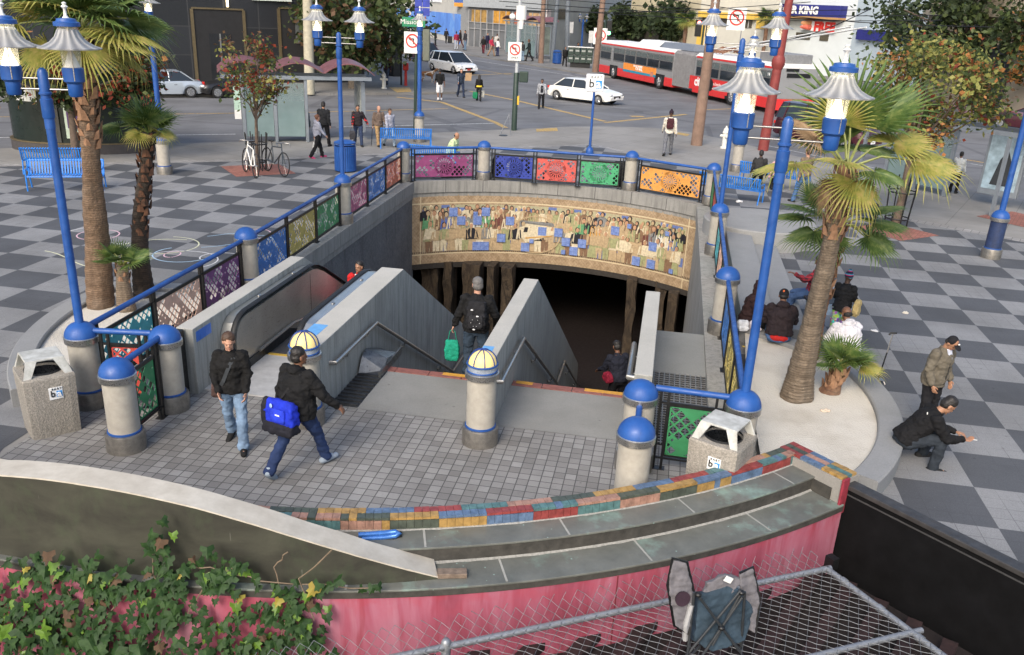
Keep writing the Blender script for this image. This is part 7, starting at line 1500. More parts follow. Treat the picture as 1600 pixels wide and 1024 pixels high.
    j.loft([ring_(pel-up*(.06+long),(.178)*bk,.14*bk),ring_(pel+up*.02,.182*bk,.145*bk),ring_(pel+up*.18,(.165 if not fem else .145)*bk,.135*bk,M=Mt3),ring_(chest,.185*bk,.14*bk,M=Mt3),ring_(pel+up*.44,.175*(.5+.5*bk),.115*bk,M=Mt3),ring_(neck-up*.01,.085,.078,M=Mt3),ring_(neck+up*.025,.07,.066,M=Mt3)])
    for k in 'LR':
        shp,el,wr,d,u_=arms[k]; c3(shp-up*.015,el,.079*(.55+.45*bk),.062*(.5+.5*bk))
        if sleeve: c3(el,wr-d*.015,.061*(.5+.5*bk),.048)
    if hood=='down': j.ell(neck-fwt*.075+up*.0,(.115,.075,.07),M=Mt3)
    if hood=='up': j.ell(hc+HM@V((0,-.035,.018)),(.105,.112,.135),M=HM,n=16,m=12); c3(neck,hc-up*.04-fwt*.03,.09,.095)
    me=remesh(j,max(vox,.010),.020,sd+7,2,11); mobj(me,'jacket',topmat or CM(top),T)
    if hood=='up': m=MB(sc3); m.ell(hc+HM@V((0,.055,-.008)),(.062,.04,.085),M=HM,n=14,m=10); mobj(remesh(m,max(vox,.01)),'hood_face',SK[skin],T)  # face in plain skin colour inside the raised hood
    # ---- shoes
    for k in 'LR':
        hp,kn,an,fd=J[k]; m=MB(sc3); a=an-V((0,0,.045)); capsule(m,a-fd*.05,a+fd*.165-V((0,0,.004)),.050,.043,sx=1.0,sy=.88); capsule(m,an+V((0,0,.02)),a,.052,.052); capsule(m,a,a+fd*.1,.052,.046); mobj(remesh(m,max(vox,.012)),'shoe',CM(shoe,.1),T)
    # ---- hair and hats
    m=MB(sc3); HH=lambda x,y,z:hc+HM@V((x,y,z))
    if style in('short','long','bun','pony','receding'):
        m.ell(HH(0,-.020,.056),(.083 if not fem else .090,.090,.080),M=HM,n=16,m=12); m.ell(HH(0,-.045,-.005),(.082 if not fem else .094,.068,.08),M=HM,n=14,m=10)
        if style=='bun': m.ell(HH(0,-.115,.05),(.04,.04,.04))
        if style=='long': capsule(m,HH(0,-.07,0),HH(0,-.10,-.2),.085,.07,sy=.7); capsule(m,HH(.06,-.02,0),HH(.075,-.02,-.14),.03,.025); capsule(m,HH(-.06,-.02,0),HH(-.075,-.02,-.14),.03,.025)
        if style=='pony': capsule(m,HH(0,-.10,.03),HH(0,-.14,-.14),.03,.02)
        mobj(remesh(m,max(vox,.01),.006,sd,1,30),'hair',HR[hair],T)
    if style=='fringe': m.lathe([(.070,-.055),(.083,-.02),(.084,.02)],(0,0,0),16,cap=False); mm=MB(sc3@Matrix.Translation(HH(0,-.02,0))@HM.to_4x4()); mm.ell((0,-.035,-.015),(.078,.06,.05)); mobj(remesh(mm,max(vox,.01),.004,sd,1,30),'hair',HR[hair],T)
    if style=='cap':
        m.ell(HH(0,-.02,.035),(.084,.086,.052+.035),M=HM,n=18,m=12); mm=MB(sc3); mm.ell(HH(0,.105,.045),(.072,.075,.010),M=HM,n=16,m=6); mobj(remesh(m,max(vox,.009),0,0,2),'cap',CM((.012,.012,.014),.2),T); mobj(remesh(mm,.008,0,0,1),'cap_brim',CM((.012,.012,.014),.2),T); m=MB(sc3); m.ell(HH(0,-.05,-.02),(.076,.055,.05),M=HM,n=12,m=8); mobj(remesh(m,max(vox,.01),.004),'hair',HR[hair],T)
    if style=='beanie':
        m.ell(HH(0,-.015,.045),(.092,.096,.095),M=HM,n=16,m=12); m.ell(HH(0,-.02,.15),(.04,.04,.035)); mobj(remesh(m,max(vox,.01),.005),'beanie',extra.get('beanie_mat') if isinstance(extra,dict) and extra.get('beanie_mat') else CM(extra.get('beanie',(.02,.02,.02)) if isinstance(extra,dict) else (.02,.02,.02)),T)
    I=dict(pel=pel*S_,neck=neck*S_,chest=chest*S_,arms={k:(a[0]*S_,a[1]*S_,a[2]*S_,a[3]) for k,a in arms.items()},hc=hc*S_,HM=HM,up=up,fw=fwt,rt=rtv,S=S_,J=J)
    if callable(extra): extra(T,I)
    elif isinstance(extra,dict) and extra.get('fn'): extra['fn'](T,I)
    return T
FACE=lambda x,y: math.atan2(y,x)-pi/2          # heading vector -> rotation
def bag(name,c,T,cen,size,rz=0,handle=True,h=.12,grp=None,label=None,rot=None):
    mb=MB(M4(cen,rz)); x,y,z=[q/2 for q in size]; 
    mb.loft([[(-x*.8,-y*.8,-z),(x*.8,-y*.8,-z),(x*.8,y*.8,-z),(-x*.8,y*.8,-z)],[(-x,-y,-z*.5),(x,-y,-z*.5),(x,y,-z*.5),(-x,y,-z*.5)],[(-x*.95,-y*.8,z*.6),(x*.95,-y*.8,z*.6),(x*.95,y*.8,z*.6),(-x*.95,y*.8,z*.6)],[(-x*.8,-y*.3,z),(x*.8,-y*.3,z),(x*.8,y*.3,z),(-x*.8,y*.3,z)]])
    o=mobj(remesh(mb,min(size)/9,min(size)*.12,3,1,14),name,c if not isinstance(c,tuple) else CM(c,.3),T,label)
    return o
def carried(T,I,k,label,cat,c,size,drop=.02,off=(0,0,0),name='bag'):
    """a bag hanging from a hand is a thing of its own, placed in the world"""
    bpy.context.view_layer.update(); M=T.matrix_world; w=M@(I['arms'][k][2]+I['arms'][k][3]*.09*I['S']+V(off)); B=thing(name,label,cat,(w.x,w.y,w.z),T.rotation_euler.z)
    x=size[0]/2
    mb=MB(); mb.tube([(-x*.6,0,-drop-.16),(-x*.35,0,-.04),(0,0,0),(x*.35,0,-.04),(x*.6,0,-drop-.16)],.006,5); mb.obj('handles',CM(c if isinstance(c,tuple) else (.02,.2,.12),.1),B); bag('bag_body',c,B,(0,0,-drop-.14-size[2]/2),size); return B
def cig(T,I): pass
# 1 woman with black jacket and shoulder strap
def ex_w(T,I):
    s=I['S']; n=I['neck']; mb=MB(); f=I['fw']; r=I['rt']; u=I['up']; P=[n+r*-.10*s+u*-.02-f*.03, n-r*.07*s-u*.05+f*.10*s, n-r*.0-u*.19*s+f*.165*s, n+r*.08*s-u*.38*s+f*.165*s, n+r*.15*s-u*.50*s+f*.12*s]; rings=[[p-f*.004+r*.02+u*.012,p-f*.004-r*.02-u*.012,p+f*.006-r*.02-u*.012,p+f*.006+r*.02+u*.012] for p in P]; mb.loft(rings); mb.obj('shoulder_strap',CM((.04,.045,.05),.1),T)
    bag('shoulder_bag',(.06,.035,.03),T,n+r*.21*s-u*.55*s+f*.02,(.10,.24,.2))
person('woman walking toward the camera in a black jacket and pale jeans with a grey strap',G(371,697),R(186),dict(hipL=16,kneeL=8,hipR=-14,kneeR=12,footR=25,shL=4,shR=6,elL=35,elR=42,sabL=13,sabR=13,inL=25,inR=45,headp=14,heady=12),top=(.008,.0078,.0078),bot=(.16,.24,.34),botmat=CM((.17,.25,.36),.35,4),shoe=(.015,.015,.015),skin='light',hair='brown',style='bun',h=1.68,lod=0,bulk=1.2,fem=True,extra=ex_w,long=.0)
# 2 man with blue messenger bag, seen from behind, striding right
def ex_m(T,I):
    s=I['S']; n=I['neck']; f=I['fw']; r=I['rt']; u=I['up']; c=n-u*.52*s-f*.235*s-r*.02
    P=[n+r*.13*s-u*.03*s+f*.02,n+r*.10*s-u*.04*s-f*.09*s,n+r*.03*s-u*.2*s-f*.185*s,n-r*.10*s-u*.38*s-f*.20*s]; mb=MB(); mb.loft([[p+r*.02,p+u*.02,p-f*.012-r*.02,p-f*.012-u*.02] for p in P]); mb.obj('bag_strap',CM((.015,.015,.016),.1),T)
    MB
    b=bag('messenger_bag',(.012,.03,.42),T,c-f*.03,(.46,.17,.36),0); bag('bag_lower',(.014,.014,.02),T,c-u*.17*s-f*.04,(.48,.20,.18)); bag('bag_side',(.014,.014,.02),T,c-r*.22*s+u*.0-f*.03,(.08,.18,.34)); bag('bag_pocket',(.02,.045,.5),T,c+r*.03-f*.115*s+u*.0,(.22,.05,.17))
    mb=MB(); mb.box(c-f*.148*s+r*.04+u*.02,(.07,.004,.018)); mb.obj('bag_badge',WHITEP,T); mb=MB(); mb.ell(c-f*.128*s-r*.08*s+u*.11*s,(.022,.008,.03)); mb.obj('bag_oval',pm('bag oval',(.3,.42,.6),.5),T,smooth=60)
person('heavyset man in a black hooded jacket striding right with a bright blue messenger bag',G(470,737),R(-28),dict(hipR=30,kneeR=12,hipL=-22,kneeL=18,footL=42,shR=14,elR=22,sabR=30,shL=-12,elL=22,sabL=14,lean=5,headp=0,heady=-28),top=(.008,.008,.0085),bot=(.02,.035,.09),botmat=CM((.02,.036,.095),.35,4),shoe=(.28,.33,.38),skin='brown',hair='black',style='short',h=1.76,lod=0,bulk=1.42,hood='down',extra=ex_m,long=.03)
# 3 grey haired man with backpack at the top of the stairs
def ex_b(T,I):
    s=I['S']; n=I['neck']; f=I['fw']; r=I['rt']; u=I['up']; c=n-u*.27*s-f*.20*s+r*.02
    bag('backpack',(.012,.012,.014),T,c,(.30,.18,.46)); bag('backpack_pocket',(.016,.016,.018),T,c-f*.09-u*.08,(.24,.08,.22))
    for a,b in ((-.06,.12),(.03,.02),(-.02,-.2)): mb=MB(); mb.ell(c-f*.128+r*a+u*b,(.022,.006,.012)); mb.obj('pack_badge',pm('pack badge',(.6,.6,.6),.5),T,smooth=60)
    for q in range(7): mb=MB(); mb.ell(c-f*.137+r*(.07*cos(q))+u*(-.09+.06*sin(q*2.1)),(.005,.004,.005)); mb.obj('pack_stud',pm('pack badge',(.6,.6,.6),.5),T)
    mb=MB(); mb.tube([n+r*.10-u*.05+f*.02,n+r*.14-u*.10-f*.12,c+r*.1+u*.12-f*.02],.016,6); mb.obj('pack_strap',CM((.03,.035,.05),.1),T)
    carried(T,I,'L','green and yellow shopping bag in the left hand of the grey haired man','shopping bag',(.01,.24,.15),(.24,.13,.36),.05,name='shopping_bag')
    bpy.context.view_layer.update(); M=T.matrix_world; w=M@(I['arms']['R'][2]+I['arms']['R'][3]*.10+V((.0,.02,.02))); C_=thing('drink_cup','clear cup of orange drink in the right hand of the grey haired man','cup',w); MB().lathe([(.032,-.07),(.042,.07)],n=14).obj('cup_body',pm('orange juice',(.62,.30,.03),.3),C_,smooth=40); MB().lathe([(.044,.07),(.044,.078),(.02,.085)],n=14).obj('cup_lid',WHITEP,C_,smooth=40)
pz=G(728,585); person('grey haired man with a black backpack starting down the stairs beside the yellow globe',F(-2.78,13.22,-.165),R(-4),dict(hipL=8,hipR=4,kneeL=8,kneeR=8,abL=5,abR=5,shL=2,shR=12,elL=14,elR=30,sabL=20,sabR=20,headp=-2,heady=14),top=(.008,.008,.0085),bot=(.03,.045,.07),botmat=CM((.025,.04,.06),.35,4),skin='light',hair='grey',h=1.82,lod=0,bulk=1.15,extra=ex_b)
# 4 man in red on the escalator
def ex_r(T,I):
    s=I['S']; n=I['neck']; f=I['fw']; r=I['rt']; u=I['up']; mb=MB(); mb.loft([[n-r*.075-u*.02+f*.075,n+r*.075-u*.02+f*.075,n+r*.06-u*.3+f*.155,n-r*.06-u*.3+f*.155],[n-r*.07+f*.095-u*.02,n+r*.07+f*.095-u*.02,n+r*.05-u*.3+f*.168,n-r*.05-u*.3+f*.168]]); mb.obj('dark_shirt',CM((.015,.015,.016)),T)
    for q in (-1,1): mb=MB(); mb.tube([n+r*q*.085-u*.0+f*.04,n+r*q*.075-u*.10+f*.13,n+r*q*.06-u*.3+f*.165],.017,6); mb.obj('white_lining',WHITEP,T,smooth=60)
person('young man in a red jacket with white lining riding up the escalator',F(-5.98,16.7,-1.05),R(188),dict(elL=30,elR=40,heady=-35,headp=2),top=(.55,.02,.02),skin='tan',hair='black',h=1.76,lod=0,bulk=1.08,extra=ex_r)
# 5 person on the lower stairs
person('person in a dark coat bending down on the lower right stairs with a red bag',F(-.52,16.6,-2.15),R(20),dict(hipL=12,kneeL=14,lean=18,headp=25,elR=50,elL=40,shL=20,shR=20),top=(.014,.016,.026),bot=(.006,.006,.008),skin='brown',hair='black',style='short',h=1.7,lod=0,bulk=1.15,extra=lambda T,I: bag('shoulder_bag',(.20,.012,.03),T,I['pel']-I['rt']*.24+I['up']*.06,(.14,.26,.2)))
# 6 brown hood seated on the step
SIT=dict(hipL=88,hipR=86,kneeL=85,kneeR=80,lean=12)
person('person in a dark brown hooded coat sitting on the step behind the right railing',G(1166,505,.30),FACE(.9,-.35),dict(SIT,headp=20,elL=70,elR=70,shL=25,shR=25,inL=30,inR=30),top=(.028,.014,.014),bot=(.012,.012,.012),skin='dark',style='none',h=1.7,lod=0,seat=.0,bulk=1.15,hood='up')
# 7 black hoodie with red shorts, seated back to camera
def ex_c(T,I):
    h=I['hc']; HM=I['HM']; 
    mb=MB(); 
    for q in range(1): mb.ell(h+HM@V((-.02,-.105,.075)),(.018,.012,.020)); 
    mb.obj('cap_emblem',pm('orange emblem',(.7,.14,.03),.6),T,smooth=60)
    u=I['up']; f=I['fw']; mb=MB(); mb.ell(I['pel']-u*.03*1-f*.07,(.178,.10,.085)); mobj(remesh(mb,.012,.01,3),'red_shorts',CM((.42,.02,.018)),T); mb=MB(); mb.ell(I['pel']+u*.055-f*.06,(.185,.105,.03)); mobj(remesh(mb,.012,.01,3),'white_waistband',CM((.45,.42,.42)),T)
rim=lambda px,py:G(px,py,.28)
person('person in black hoodie and cap with orange badge sitting on the planter rim',rim(1215,532),R(-10),dict(SIT,headp=18,shL=20,shR=25,elL=60,elR=60,inL=25,inR=25,sabL=16,sabR=16),top=(.022,.015,.017),bot=(.06,.12,.24),skin='brown',style='cap',h=1.84,lod=0,seat=0,bulk=1.3,hood='down',extra=ex_c,long=-.06)
# 8 red plaid with phone, behind the palm trunks
def ex_p(T,I):
    bpy.context.view_layer.update(); w=T.matrix_world@(I['arms']['L'][2]+I['arms']['L'][3]*.13+V((0,0,.02))); C_=thing('phone','small red and black phone held out by the person in plaid','phone',w); mb=MB(); mb.box((0,0,0),(.07,.012,.13)); mb.obj('phone_body',BLACK,C_,bevel=.004); mb=MB(); mb.box((0,.008,0),(.072,.006,.132)); mb.obj('phone_case',pm('phone red',(.5,.03,.05),.4),C_)
t=Mt('red plaid cloth',.9); k=t.pos(False); x,y,z=t.xyz(k); s1=(z*16).fr().lt(.4); s2=(x*16).fr().lt(.4); c=t.mix(s1*.5+s2*.5,(.32,.02,.03),(.03,.01,.015)); t.col(c); PLAID=t.m
person('person in a red plaid shirt and blue jeans holding a phone behind the right palm',F(3.15,18.0,.0),R(60),dict(SIT,hipL=70,hipR=75,kneeL=70,kneeR=75,lean=-8,shL=50,elL=60,sabL=30,inL=-30,shR=10,elR=30,headp=20),topmat=PLAID,bot=(.05,.09,.18),skin='brown',h=1.7,lod=0,seat=.45,bulk=1.05)
# 9 striped beanie, black leather jacket, gold bag
t=Mt('striped knitted wool',.9); k=t.pos(False); x,y,z=t.xyz(k); t.col(t.ramp((z*15).fr(),[(0,(.015,.015,.03)),(.25,(.45,.04,.14)),(.5,(.03,.30,.42)),(.75,(.04,.02,.06))],'CONSTANT')); KNIT=t.m
t=Mt('patterned leggings',.8); k=t.pos(False); v=t.voro(k,22,out='Color'); t.col(t.mix(.35,v,(.08,.12,.12))); PATT=t.m
person('person in striped pompom beanie, black leather jacket and patterned leggings',G(1303,545),R(-35),dict(headp=12,elL=60,elR=60,shL=20,shR=20,inL=35,inR=35,heady=-10),top=(.014,.014,.015),botmat=PATT,skin='dark',style='beanie',h=1.5,lod=0,bulk=1.1,fem=True,extra=dict(beanie_mat=KNIT,fn=lambda T,I:bag('gold_handbag',(.42,.32,.14),T,I['pel']+I['rt']*.26+I['up']*.06,(.10,.26,.30))))
# 10 white hooded top, seen from behind
person('man with shaved head in white hooded top sitting on the planter rim',rim(1320,562),R(12),dict(SIT,headp=22,lean=16,shL=20,shR=20,elL=65,elR=65,inL=25,inR=25,sabL=18,sabR=18),top=(.62,.60,.62),bot=(.03,.05,.09),skin='brown',style='fringe',hair='black',h=1.8,lod=0,seat=0,bulk=1.42,hood='down',long=.05)
# 11 man standing in olive jacket and black cap
def ex_o(T,I):
    n=I['neck']; f=I['fw']; r=I['rt']; u=I['up']; mb=MB(); mb.loft([[n-r*.05+f*.06+u*.02,n+r*.05+f*.06+u*.02,n+r*.03-u*.13+f*.135,n-r*.02-u*.13+f*.135],[n-r*.05+f*.085+u*.01,n+r*.05+f*.085+u*.01,n+r*.03-u*.13+f*.15,n-r*.02-u*.13+f*.15]]); mb.obj('shirt_collar',CM((.5,.53,.62)),T); mb=MB(); mb.tube([n-u*.12+f*.145,n-u*.3+f*.165,n-u*.52+f*.17],.006,5); mb.obj('zip',BLACK,T)
    mb=MB(); mb.ell(I['hc']+I['HM']@V((0,.075,.085)),(.02,.012,.012)); mb.obj('cap_badge',WHITEP,T)
person('man in an olive grey jacket and black cap standing with hands in pockets, looking down',G(1440,672),FACE(.55,-.85),dict(headp=42,heady=0,lean=6,shL=-6,shR=-4,elL=35,elR=35,sabL=16,sabR=16,inL=35,inR=35),top=(.115,.10,.075),topmat=CM((.12,.105,.08),.22,5),bot=(.012,.012,.014),shoe=(.02,.02,.02),skin='tan',style='cap',h=1.62,lod=0,bulk=1.25,long=.04,extra=ex_o)
# 12 man seated low on the planter rim with cigarette
def ex_s(T,I):
    bpy.context.view_layer.update(); w=T.matrix_world@(I['arms']['R'][2]+I['arms']['R'][3]*.16); mb=MB(); d=V((.07,.01,-.01)); mb.tube([w,w+d],.005,6); o=mb.obj('cigarette',WHITEP); tag(o,'white cigarette held by the seated man in black','cigarette'); f=I['fw'];n=I['neck']; mb=MB(); mb.ell(n+I['rt']*.10-I['up']*.10-f*.128,(.016,.008,.022)); mb.obj('jacket_badge',WHITEP,T)
person('man in a black jacket and dark jeans hunched on the planter rim, holding a cigarette',G(1412,694,.24),FACE(.97,-.12),dict(hipL=112,hipR=106,kneeL=122,kneeR=113,lean=38,headp=42,shL=26,shR=30,elL=66,elR=62,sabL=8,sabR=8,inL=25,inR=25,abL=8,abR=10),top=(.007,.007,.008),bot=(.022,.028,.036),shoe=(.02,.02,.02),skin='tan',hair='black',h=1.84,lod=0,seat=.0,bulk=1.15,extra=ex_s)
# ---- middle distance
def pz_(px,py,hy,**k): p=G(px,py); k['h']=hat(p,px,hy); return p,k
def mid_(label,px,py,hy,face,pose={},lod=1,road=False,**k):
    p=G(px,py,RZ if road else 0); h=(hat(p,px,hy)-(RZ if road else 0)); h=max(1.5,min(2.6,h)); return person(label,p,face,pose,h=h,lod=lod,**k)
WK=dict(hipL=20,kneeL=8,hipR=-16,kneeR=16,footR=25,shL=-14,shR=16,elL=18,elR=24); WK2=dict(hipR=20,kneeR=8,hipL=-16,kneeL=16,footL=25,shR=-14,shL=16,elL=24,elR=18)
mid_('woman in a grey hoodie and black leggings walking with a white bag',497,247,177,FACE(.8,.5),WK,top=(.33,.34,.40),bot=(.012,.012,.013),shoe=(.5,.05,.15),skin='light',hair='auburn',style='bun',fem=True,hood='down',extra=lambda T,I:carried(T,I,'L','white plastic bag carried by the woman in the grey hoodie','bag',(.65,.65,.62),(.2,.12,.4),name='plastic_bag'))
mid_('man all in black walking away beside the end of the bus shelter',507,230,157,FACE(.1,1),WK2,top=(.012,.013,.015),bot=(.01,.01,.012),skin='tan',bulk=1.12)
mid_('man in a black vest with red sleeves carrying plastic bags in front of the road',560,228,162,FACE(.25,-.95),dict(WK,sabL=25,elL=50),top=(.022,.017,.02),bot=(.03,.045,.09),skin='tan',bulk=1.12,extra=lambda T,I:([capsule_sleeve(T,I,k,(.42,.02,.02)) for k in 'LR'],carried(T,I,'R','black and white plastic bags carried by the man with red sleeves','bag',(.04,.04,.045),(.24,.14,.34),name='plastic_bag')))if False else None
def sleeves(T,I,c):
    for k in 'LR':
        a=I['arms'][k]; m=MB(); capsule(m,a[0]+(a[1]-a[0])*.25,a[1],.064,.058); capsule(m,a[1],a[2],.058,.046); mobj(remesh(m,.018,.005,3),'sleeve',CM(c),T)
def ex_red(T,I): sleeves(T,I,(.42,.02,.02)); carried(T,I,'R','black and white plastic bags carried by the man with red sleeves','bag',(.04,.04,.045),(.24,.14,.34),name='plastic_bag')
mid_('man in a black vest with red sleeves carrying plastic bags in front of the road',560,228,162,FACE(.25,-.95),dict(WK,sabL=25,elL=50),top=(.022,.017,.02),bot=(.03,.045,.09),skin='tan',bulk=1.12,extra=ex_red)
def ex_cane(T,I):
    bpy.context.view_layer.update(); w=T.matrix_world@(I['arms']['R'][2]+I['arms']['R'][3]*.08); o=MB().tube([(w.x,w.y,w.z),(w.x-.05,w.y-.05,.01)],.013,6).obj('walking_cane',BLACK); tag(o,'thin dark cane held by the man in the brown jacket','cane')
mid_('balding man in a brown jacket and tan trousers walking with a cane',592,228,163,FACE(.5,-.8),WK2,top=(.13,.095,.075),bot=(.32,.21,.10),skin='light',style='fringe',hair='brown',bulk=1.1,extra=ex_cane)
mid_('man in a pale grey hoodie and light jeans walking beside the man with a cane',609,229,168,FACE(.6,-.75),WK,top=(.28,.29,.34),bot=(.3,.38,.46),skin='tan',hair='brown',bulk=1.12,hood='down')
b=G(703,262); person('man in a pale lime top sitting on the bench behind the magenta panel',V((b.x,b.y,.45)),FACE(.8,-.3),dict(SIT,lean=22,headp=15),top=(.55,.66,.36),bot=(.2,.2,.22),skin='tan',style='fringe',h=1.72,lod=1,seat=0,bulk=1.15)
b=G(446,219)+V((.0,.45,0)); person('person in a blue top with a ponytail waiting behind the shelter glass',V((b.x,b.y,.45)),FACE(-.3,1),SIT,top=(.03,.25,.55),skin='tan',style='pony',hair='brown',h=1.65,lod=1,seat=0,bulk=1.2)
b=G(471,219)+V((.0,.45,0)); person('person in a grey coat waiting behind the shelter glass',V((b.x,b.y,.45)),FACE(-.3,1),SIT,top=(.10,.12,.13),skin='tan',hair='black',h=1.78,lod=1,seat=0,bulk=1.3,hood='down')
mid_('man in a black beanie and dark jacket standing by the far white hydrant',604,132,84,FACE(-.2,-.9),WK,top=(.04,.02,.03),bot=(.05,.07,.11),skin='brown',style='beanie',extra=dict(beanie=(.012,.012,.012)))
mid_('man in a black shirt and white shorts crossing the road away from the camera',687,157,106,FACE(-.2,1),WK2,top=(.008,.008,.0085),bot=(.66,.66,.66),shorts=True,skin='brown',road=True,sleeve=False,shoe=(.6,.6,.6))
def ex_paper(T,I):
    bpy.context.view_layer.update(); w=T.matrix_world@(I['arms']['L'][2]+I['arms']['L'][3]*.16); o=MB().box((w.x,w.y,w.z+.05),(.4,.03,.5),rz=.3,rx=.3).obj('paper_sheet',pm('paper tan',(.5,.33,.18),.8)); tag(o,'tan paper held by the man in the dark vest','paper')
mid_('man in a dark vest over grey sleeves holding a tan paper on the road',720,152,106,FACE(.3,-.9),dict(WK,shL=40,elL=60,sabL=25),top=(.02,.03,.05),bot=(.02,.03,.06),skin='light',hair='brown',road=True,extra=lambda T,I:(sleeves(T,I,(.2,.22,.26)),ex_paper(T,I)))
mid_('woman in black with a yellow sash carrying a green bag across the road',748,158,116,FACE(.0,1),WK,top=(.008,.008,.0085),bot=(.015,.015,.017),skin='light',hair='black',style='long',fem=True,road=True,extra=lambda T,I:(carried(T,I,'L','green shopping bag carried by the woman with a yellow sash','bag',(.01,.16,.07),(.3,.15,.4),name='shopping_bag'),carried(T,I,'R','white bag in the right hand of the woman with a yellow sash','bag',(.6,.58,.5),(.2,.12,.4),name='shopping_bag'),MB().lathe([(.19,.0),(.19,.09)],I['pel']+V((0,0,.02)),14,sy=.8).obj('yellow_sash',pm('sash yellow',(.7,.5,.03),.6),T)))
mid_('man in a grey tracksuit top and black trousers walking before the white sedan',845,170,122,FACE(.0,-1),WK2,top=(.30,.31,.33),bot=(.014,.014,.016),skin='brown',road=True,extra=lambda T,I: bag('dark_shirt',(.015,.015,.02),T,I['chest']+I['fw']*.11-I['up']*.1,(.16,.09,.42)))
mid_('person with a dark burgundy backpack, cream top and grey trousers walking away',1042,243,170,FACE(.15,1),WK2,top=(.60,.56,.48),bot=(.13,.135,.15),skin='dark',style='beanie',extra=dict(beanie=(.02,.012,.02),fn=lambda T,I: bag('backpack',(.05,.015,.02),T,I['neck']-I['up']*.22-I['fw']*.19,(.3,.18,.42))))
mid_('person in a tan brown jacket and blue jeans standing near the right bench',1251,318,228,FACE(-.4,.9),WK,top=(.17,.13,.09),bot=(.07,.14,.28),skin='light',hair='brown')
b=G(1183,296); person('person in dark clothes sitting at the left end of the right bench',V((b.x,b.y+.1,.45)),FACE(.2,.95),SIT,top=(.03,.03,.03),bot=(.02,.02,.02),skin='dark',h=1.72,lod=1,seat=0)
b=G(1212,302); person('person in a pink shirt sitting at the right end of the right bench',V((b.x,b.y+.1,.45)),FACE(.2,.95),SIT,top=(.60,.36,.36),bot=(.02,.02,.02),skin='dark',h=1.68,lod=1,seat=0)
b=G(1342,345); person('person in a pink and black top sitting behind the right palm fronds',V((b.x,b.y,.45)),FACE(.6,-.6),SIT,top=(.02,.02,.022),bot=(.02,.02,.02),skin='dark',h=1.7,lod=1,seat=0,bulk=1.1,extra=lambda T,I: bag('pink_shirt',(.6,.3,.3),T,I['chest']+I['fw']*.12-I['up']*.05,(.2,.09,.3)))
mid_('person in a white top leaning at the edge of the right bus shelter',1488,302,245,FACE(.5,.7),dict(lean=10),top=(.6,.62,.6),bot=(.012,.012,.014),skin='brown',hair='black')
# ---- far pavement crowd
CR=[((427-0,0),0)]
FARP=[('figure in black beside the blue painted wall, leftmost of the waiting people',640,68,46,(.02,.02,.02),(.02,.02,.02)),('person with a red bag in front of the blue painted wall',666,68,48,(.03,.015,.02),(.06,.02,.06)),('man in black standing in front of the blue painted wall',680,72,47,(.014,.014,.015),(.014,.014,.015)),('tall man in black pulling a suitcase past the blue painted wall',697,68,44,(.014,.014,.015),(.014,.014,.015)),
('person in a crimson hooded jacket at the end of the blue painted wall',713,78,49,(.25,.02,.05),(.4,.42,.46)),('woman in black coat beside the person in crimson',719,75,46,(.014,.013,.014),(.08,.03,.03)),('man in dark jacket and jeans beside the grey pier',727,79,47,(.03,.03,.035),(.12,.18,.26)),
('woman in black with a white bag in front of the shop windows',755,84,56,(.015,.014,.015),(.12,.02,.03)),('person in navy behind the waiting shoppers',761,78,51,(.02,.02,.05),(.03,.03,.05)),('person with a red backpack and tan trousers seen from behind',768,88,56,(.40,.03,.06),(.30,.19,.12)),('person in a bright white jacket by the far shelter',777,88,60,(.65,.65,.65),(.03,.04,.10)),('person in cream behind the white jacket',776,80,52,(.45,.42,.38),(.1,.1,.1)),
('person in jeans half hidden behind the signal pole',816,96,64,(.04,.04,.04),(.25,.35,.45)),('person in a dark coat leaning by the far bus shelter',826,96,60,(.012,.02,.02),(.02,.02,.02)),('woman in a dark grey dress walking past the wooden pole',855,84,54,(.04,.04,.05),(.06,.09,.16)),('person in black standing beside the far blue litter bin',882,104,72,(.012,.012,.013),(.012,.012,.013)),
('man in black behind the dark green news racks',901,98,66,(.014,.014,.015),(.02,.02,.02)),('person in a grey jacket walking under the burger banner',1275,95,72,(.08,.08,.085),(.012,.012,.014))]
for i,(l,px,py,hy,tc,bc) in enumerate(FARP):
    mid_(l,px,py,hy,R(200+i*47),WK if i%2 else {},lod=2,top=tc,bot=bc,skin=['tan','brown','light'][i%3],hair=['black','brown'][i%2],style='long' if i in(5,7,14) else ('pony' if i%5==0 else 'short'),group='people waiting along the far pavement',extra=(lambda T,I:bag('backpack',(.5,.03,.08),T,I['neck']-I['up']*.25-I['fw']*.22,(.3,.2,.42))) if i==9 else None)
p=G(703,68); T=thing('suitcase','black suitcase behind the tall man at the blue painted wall','suitcase',(p.x,p.y,0)); MB().b2(-.3,.3,-.2,.2,.06,.95).obj('case_body',BLACK,T,bevel=.05); MB().tube([(-.15,0,.9),(-.15,0,1.3),(.15,0,1.3),(.15,0,.9)],.02,5).obj('pull_handle',STEEL,T)
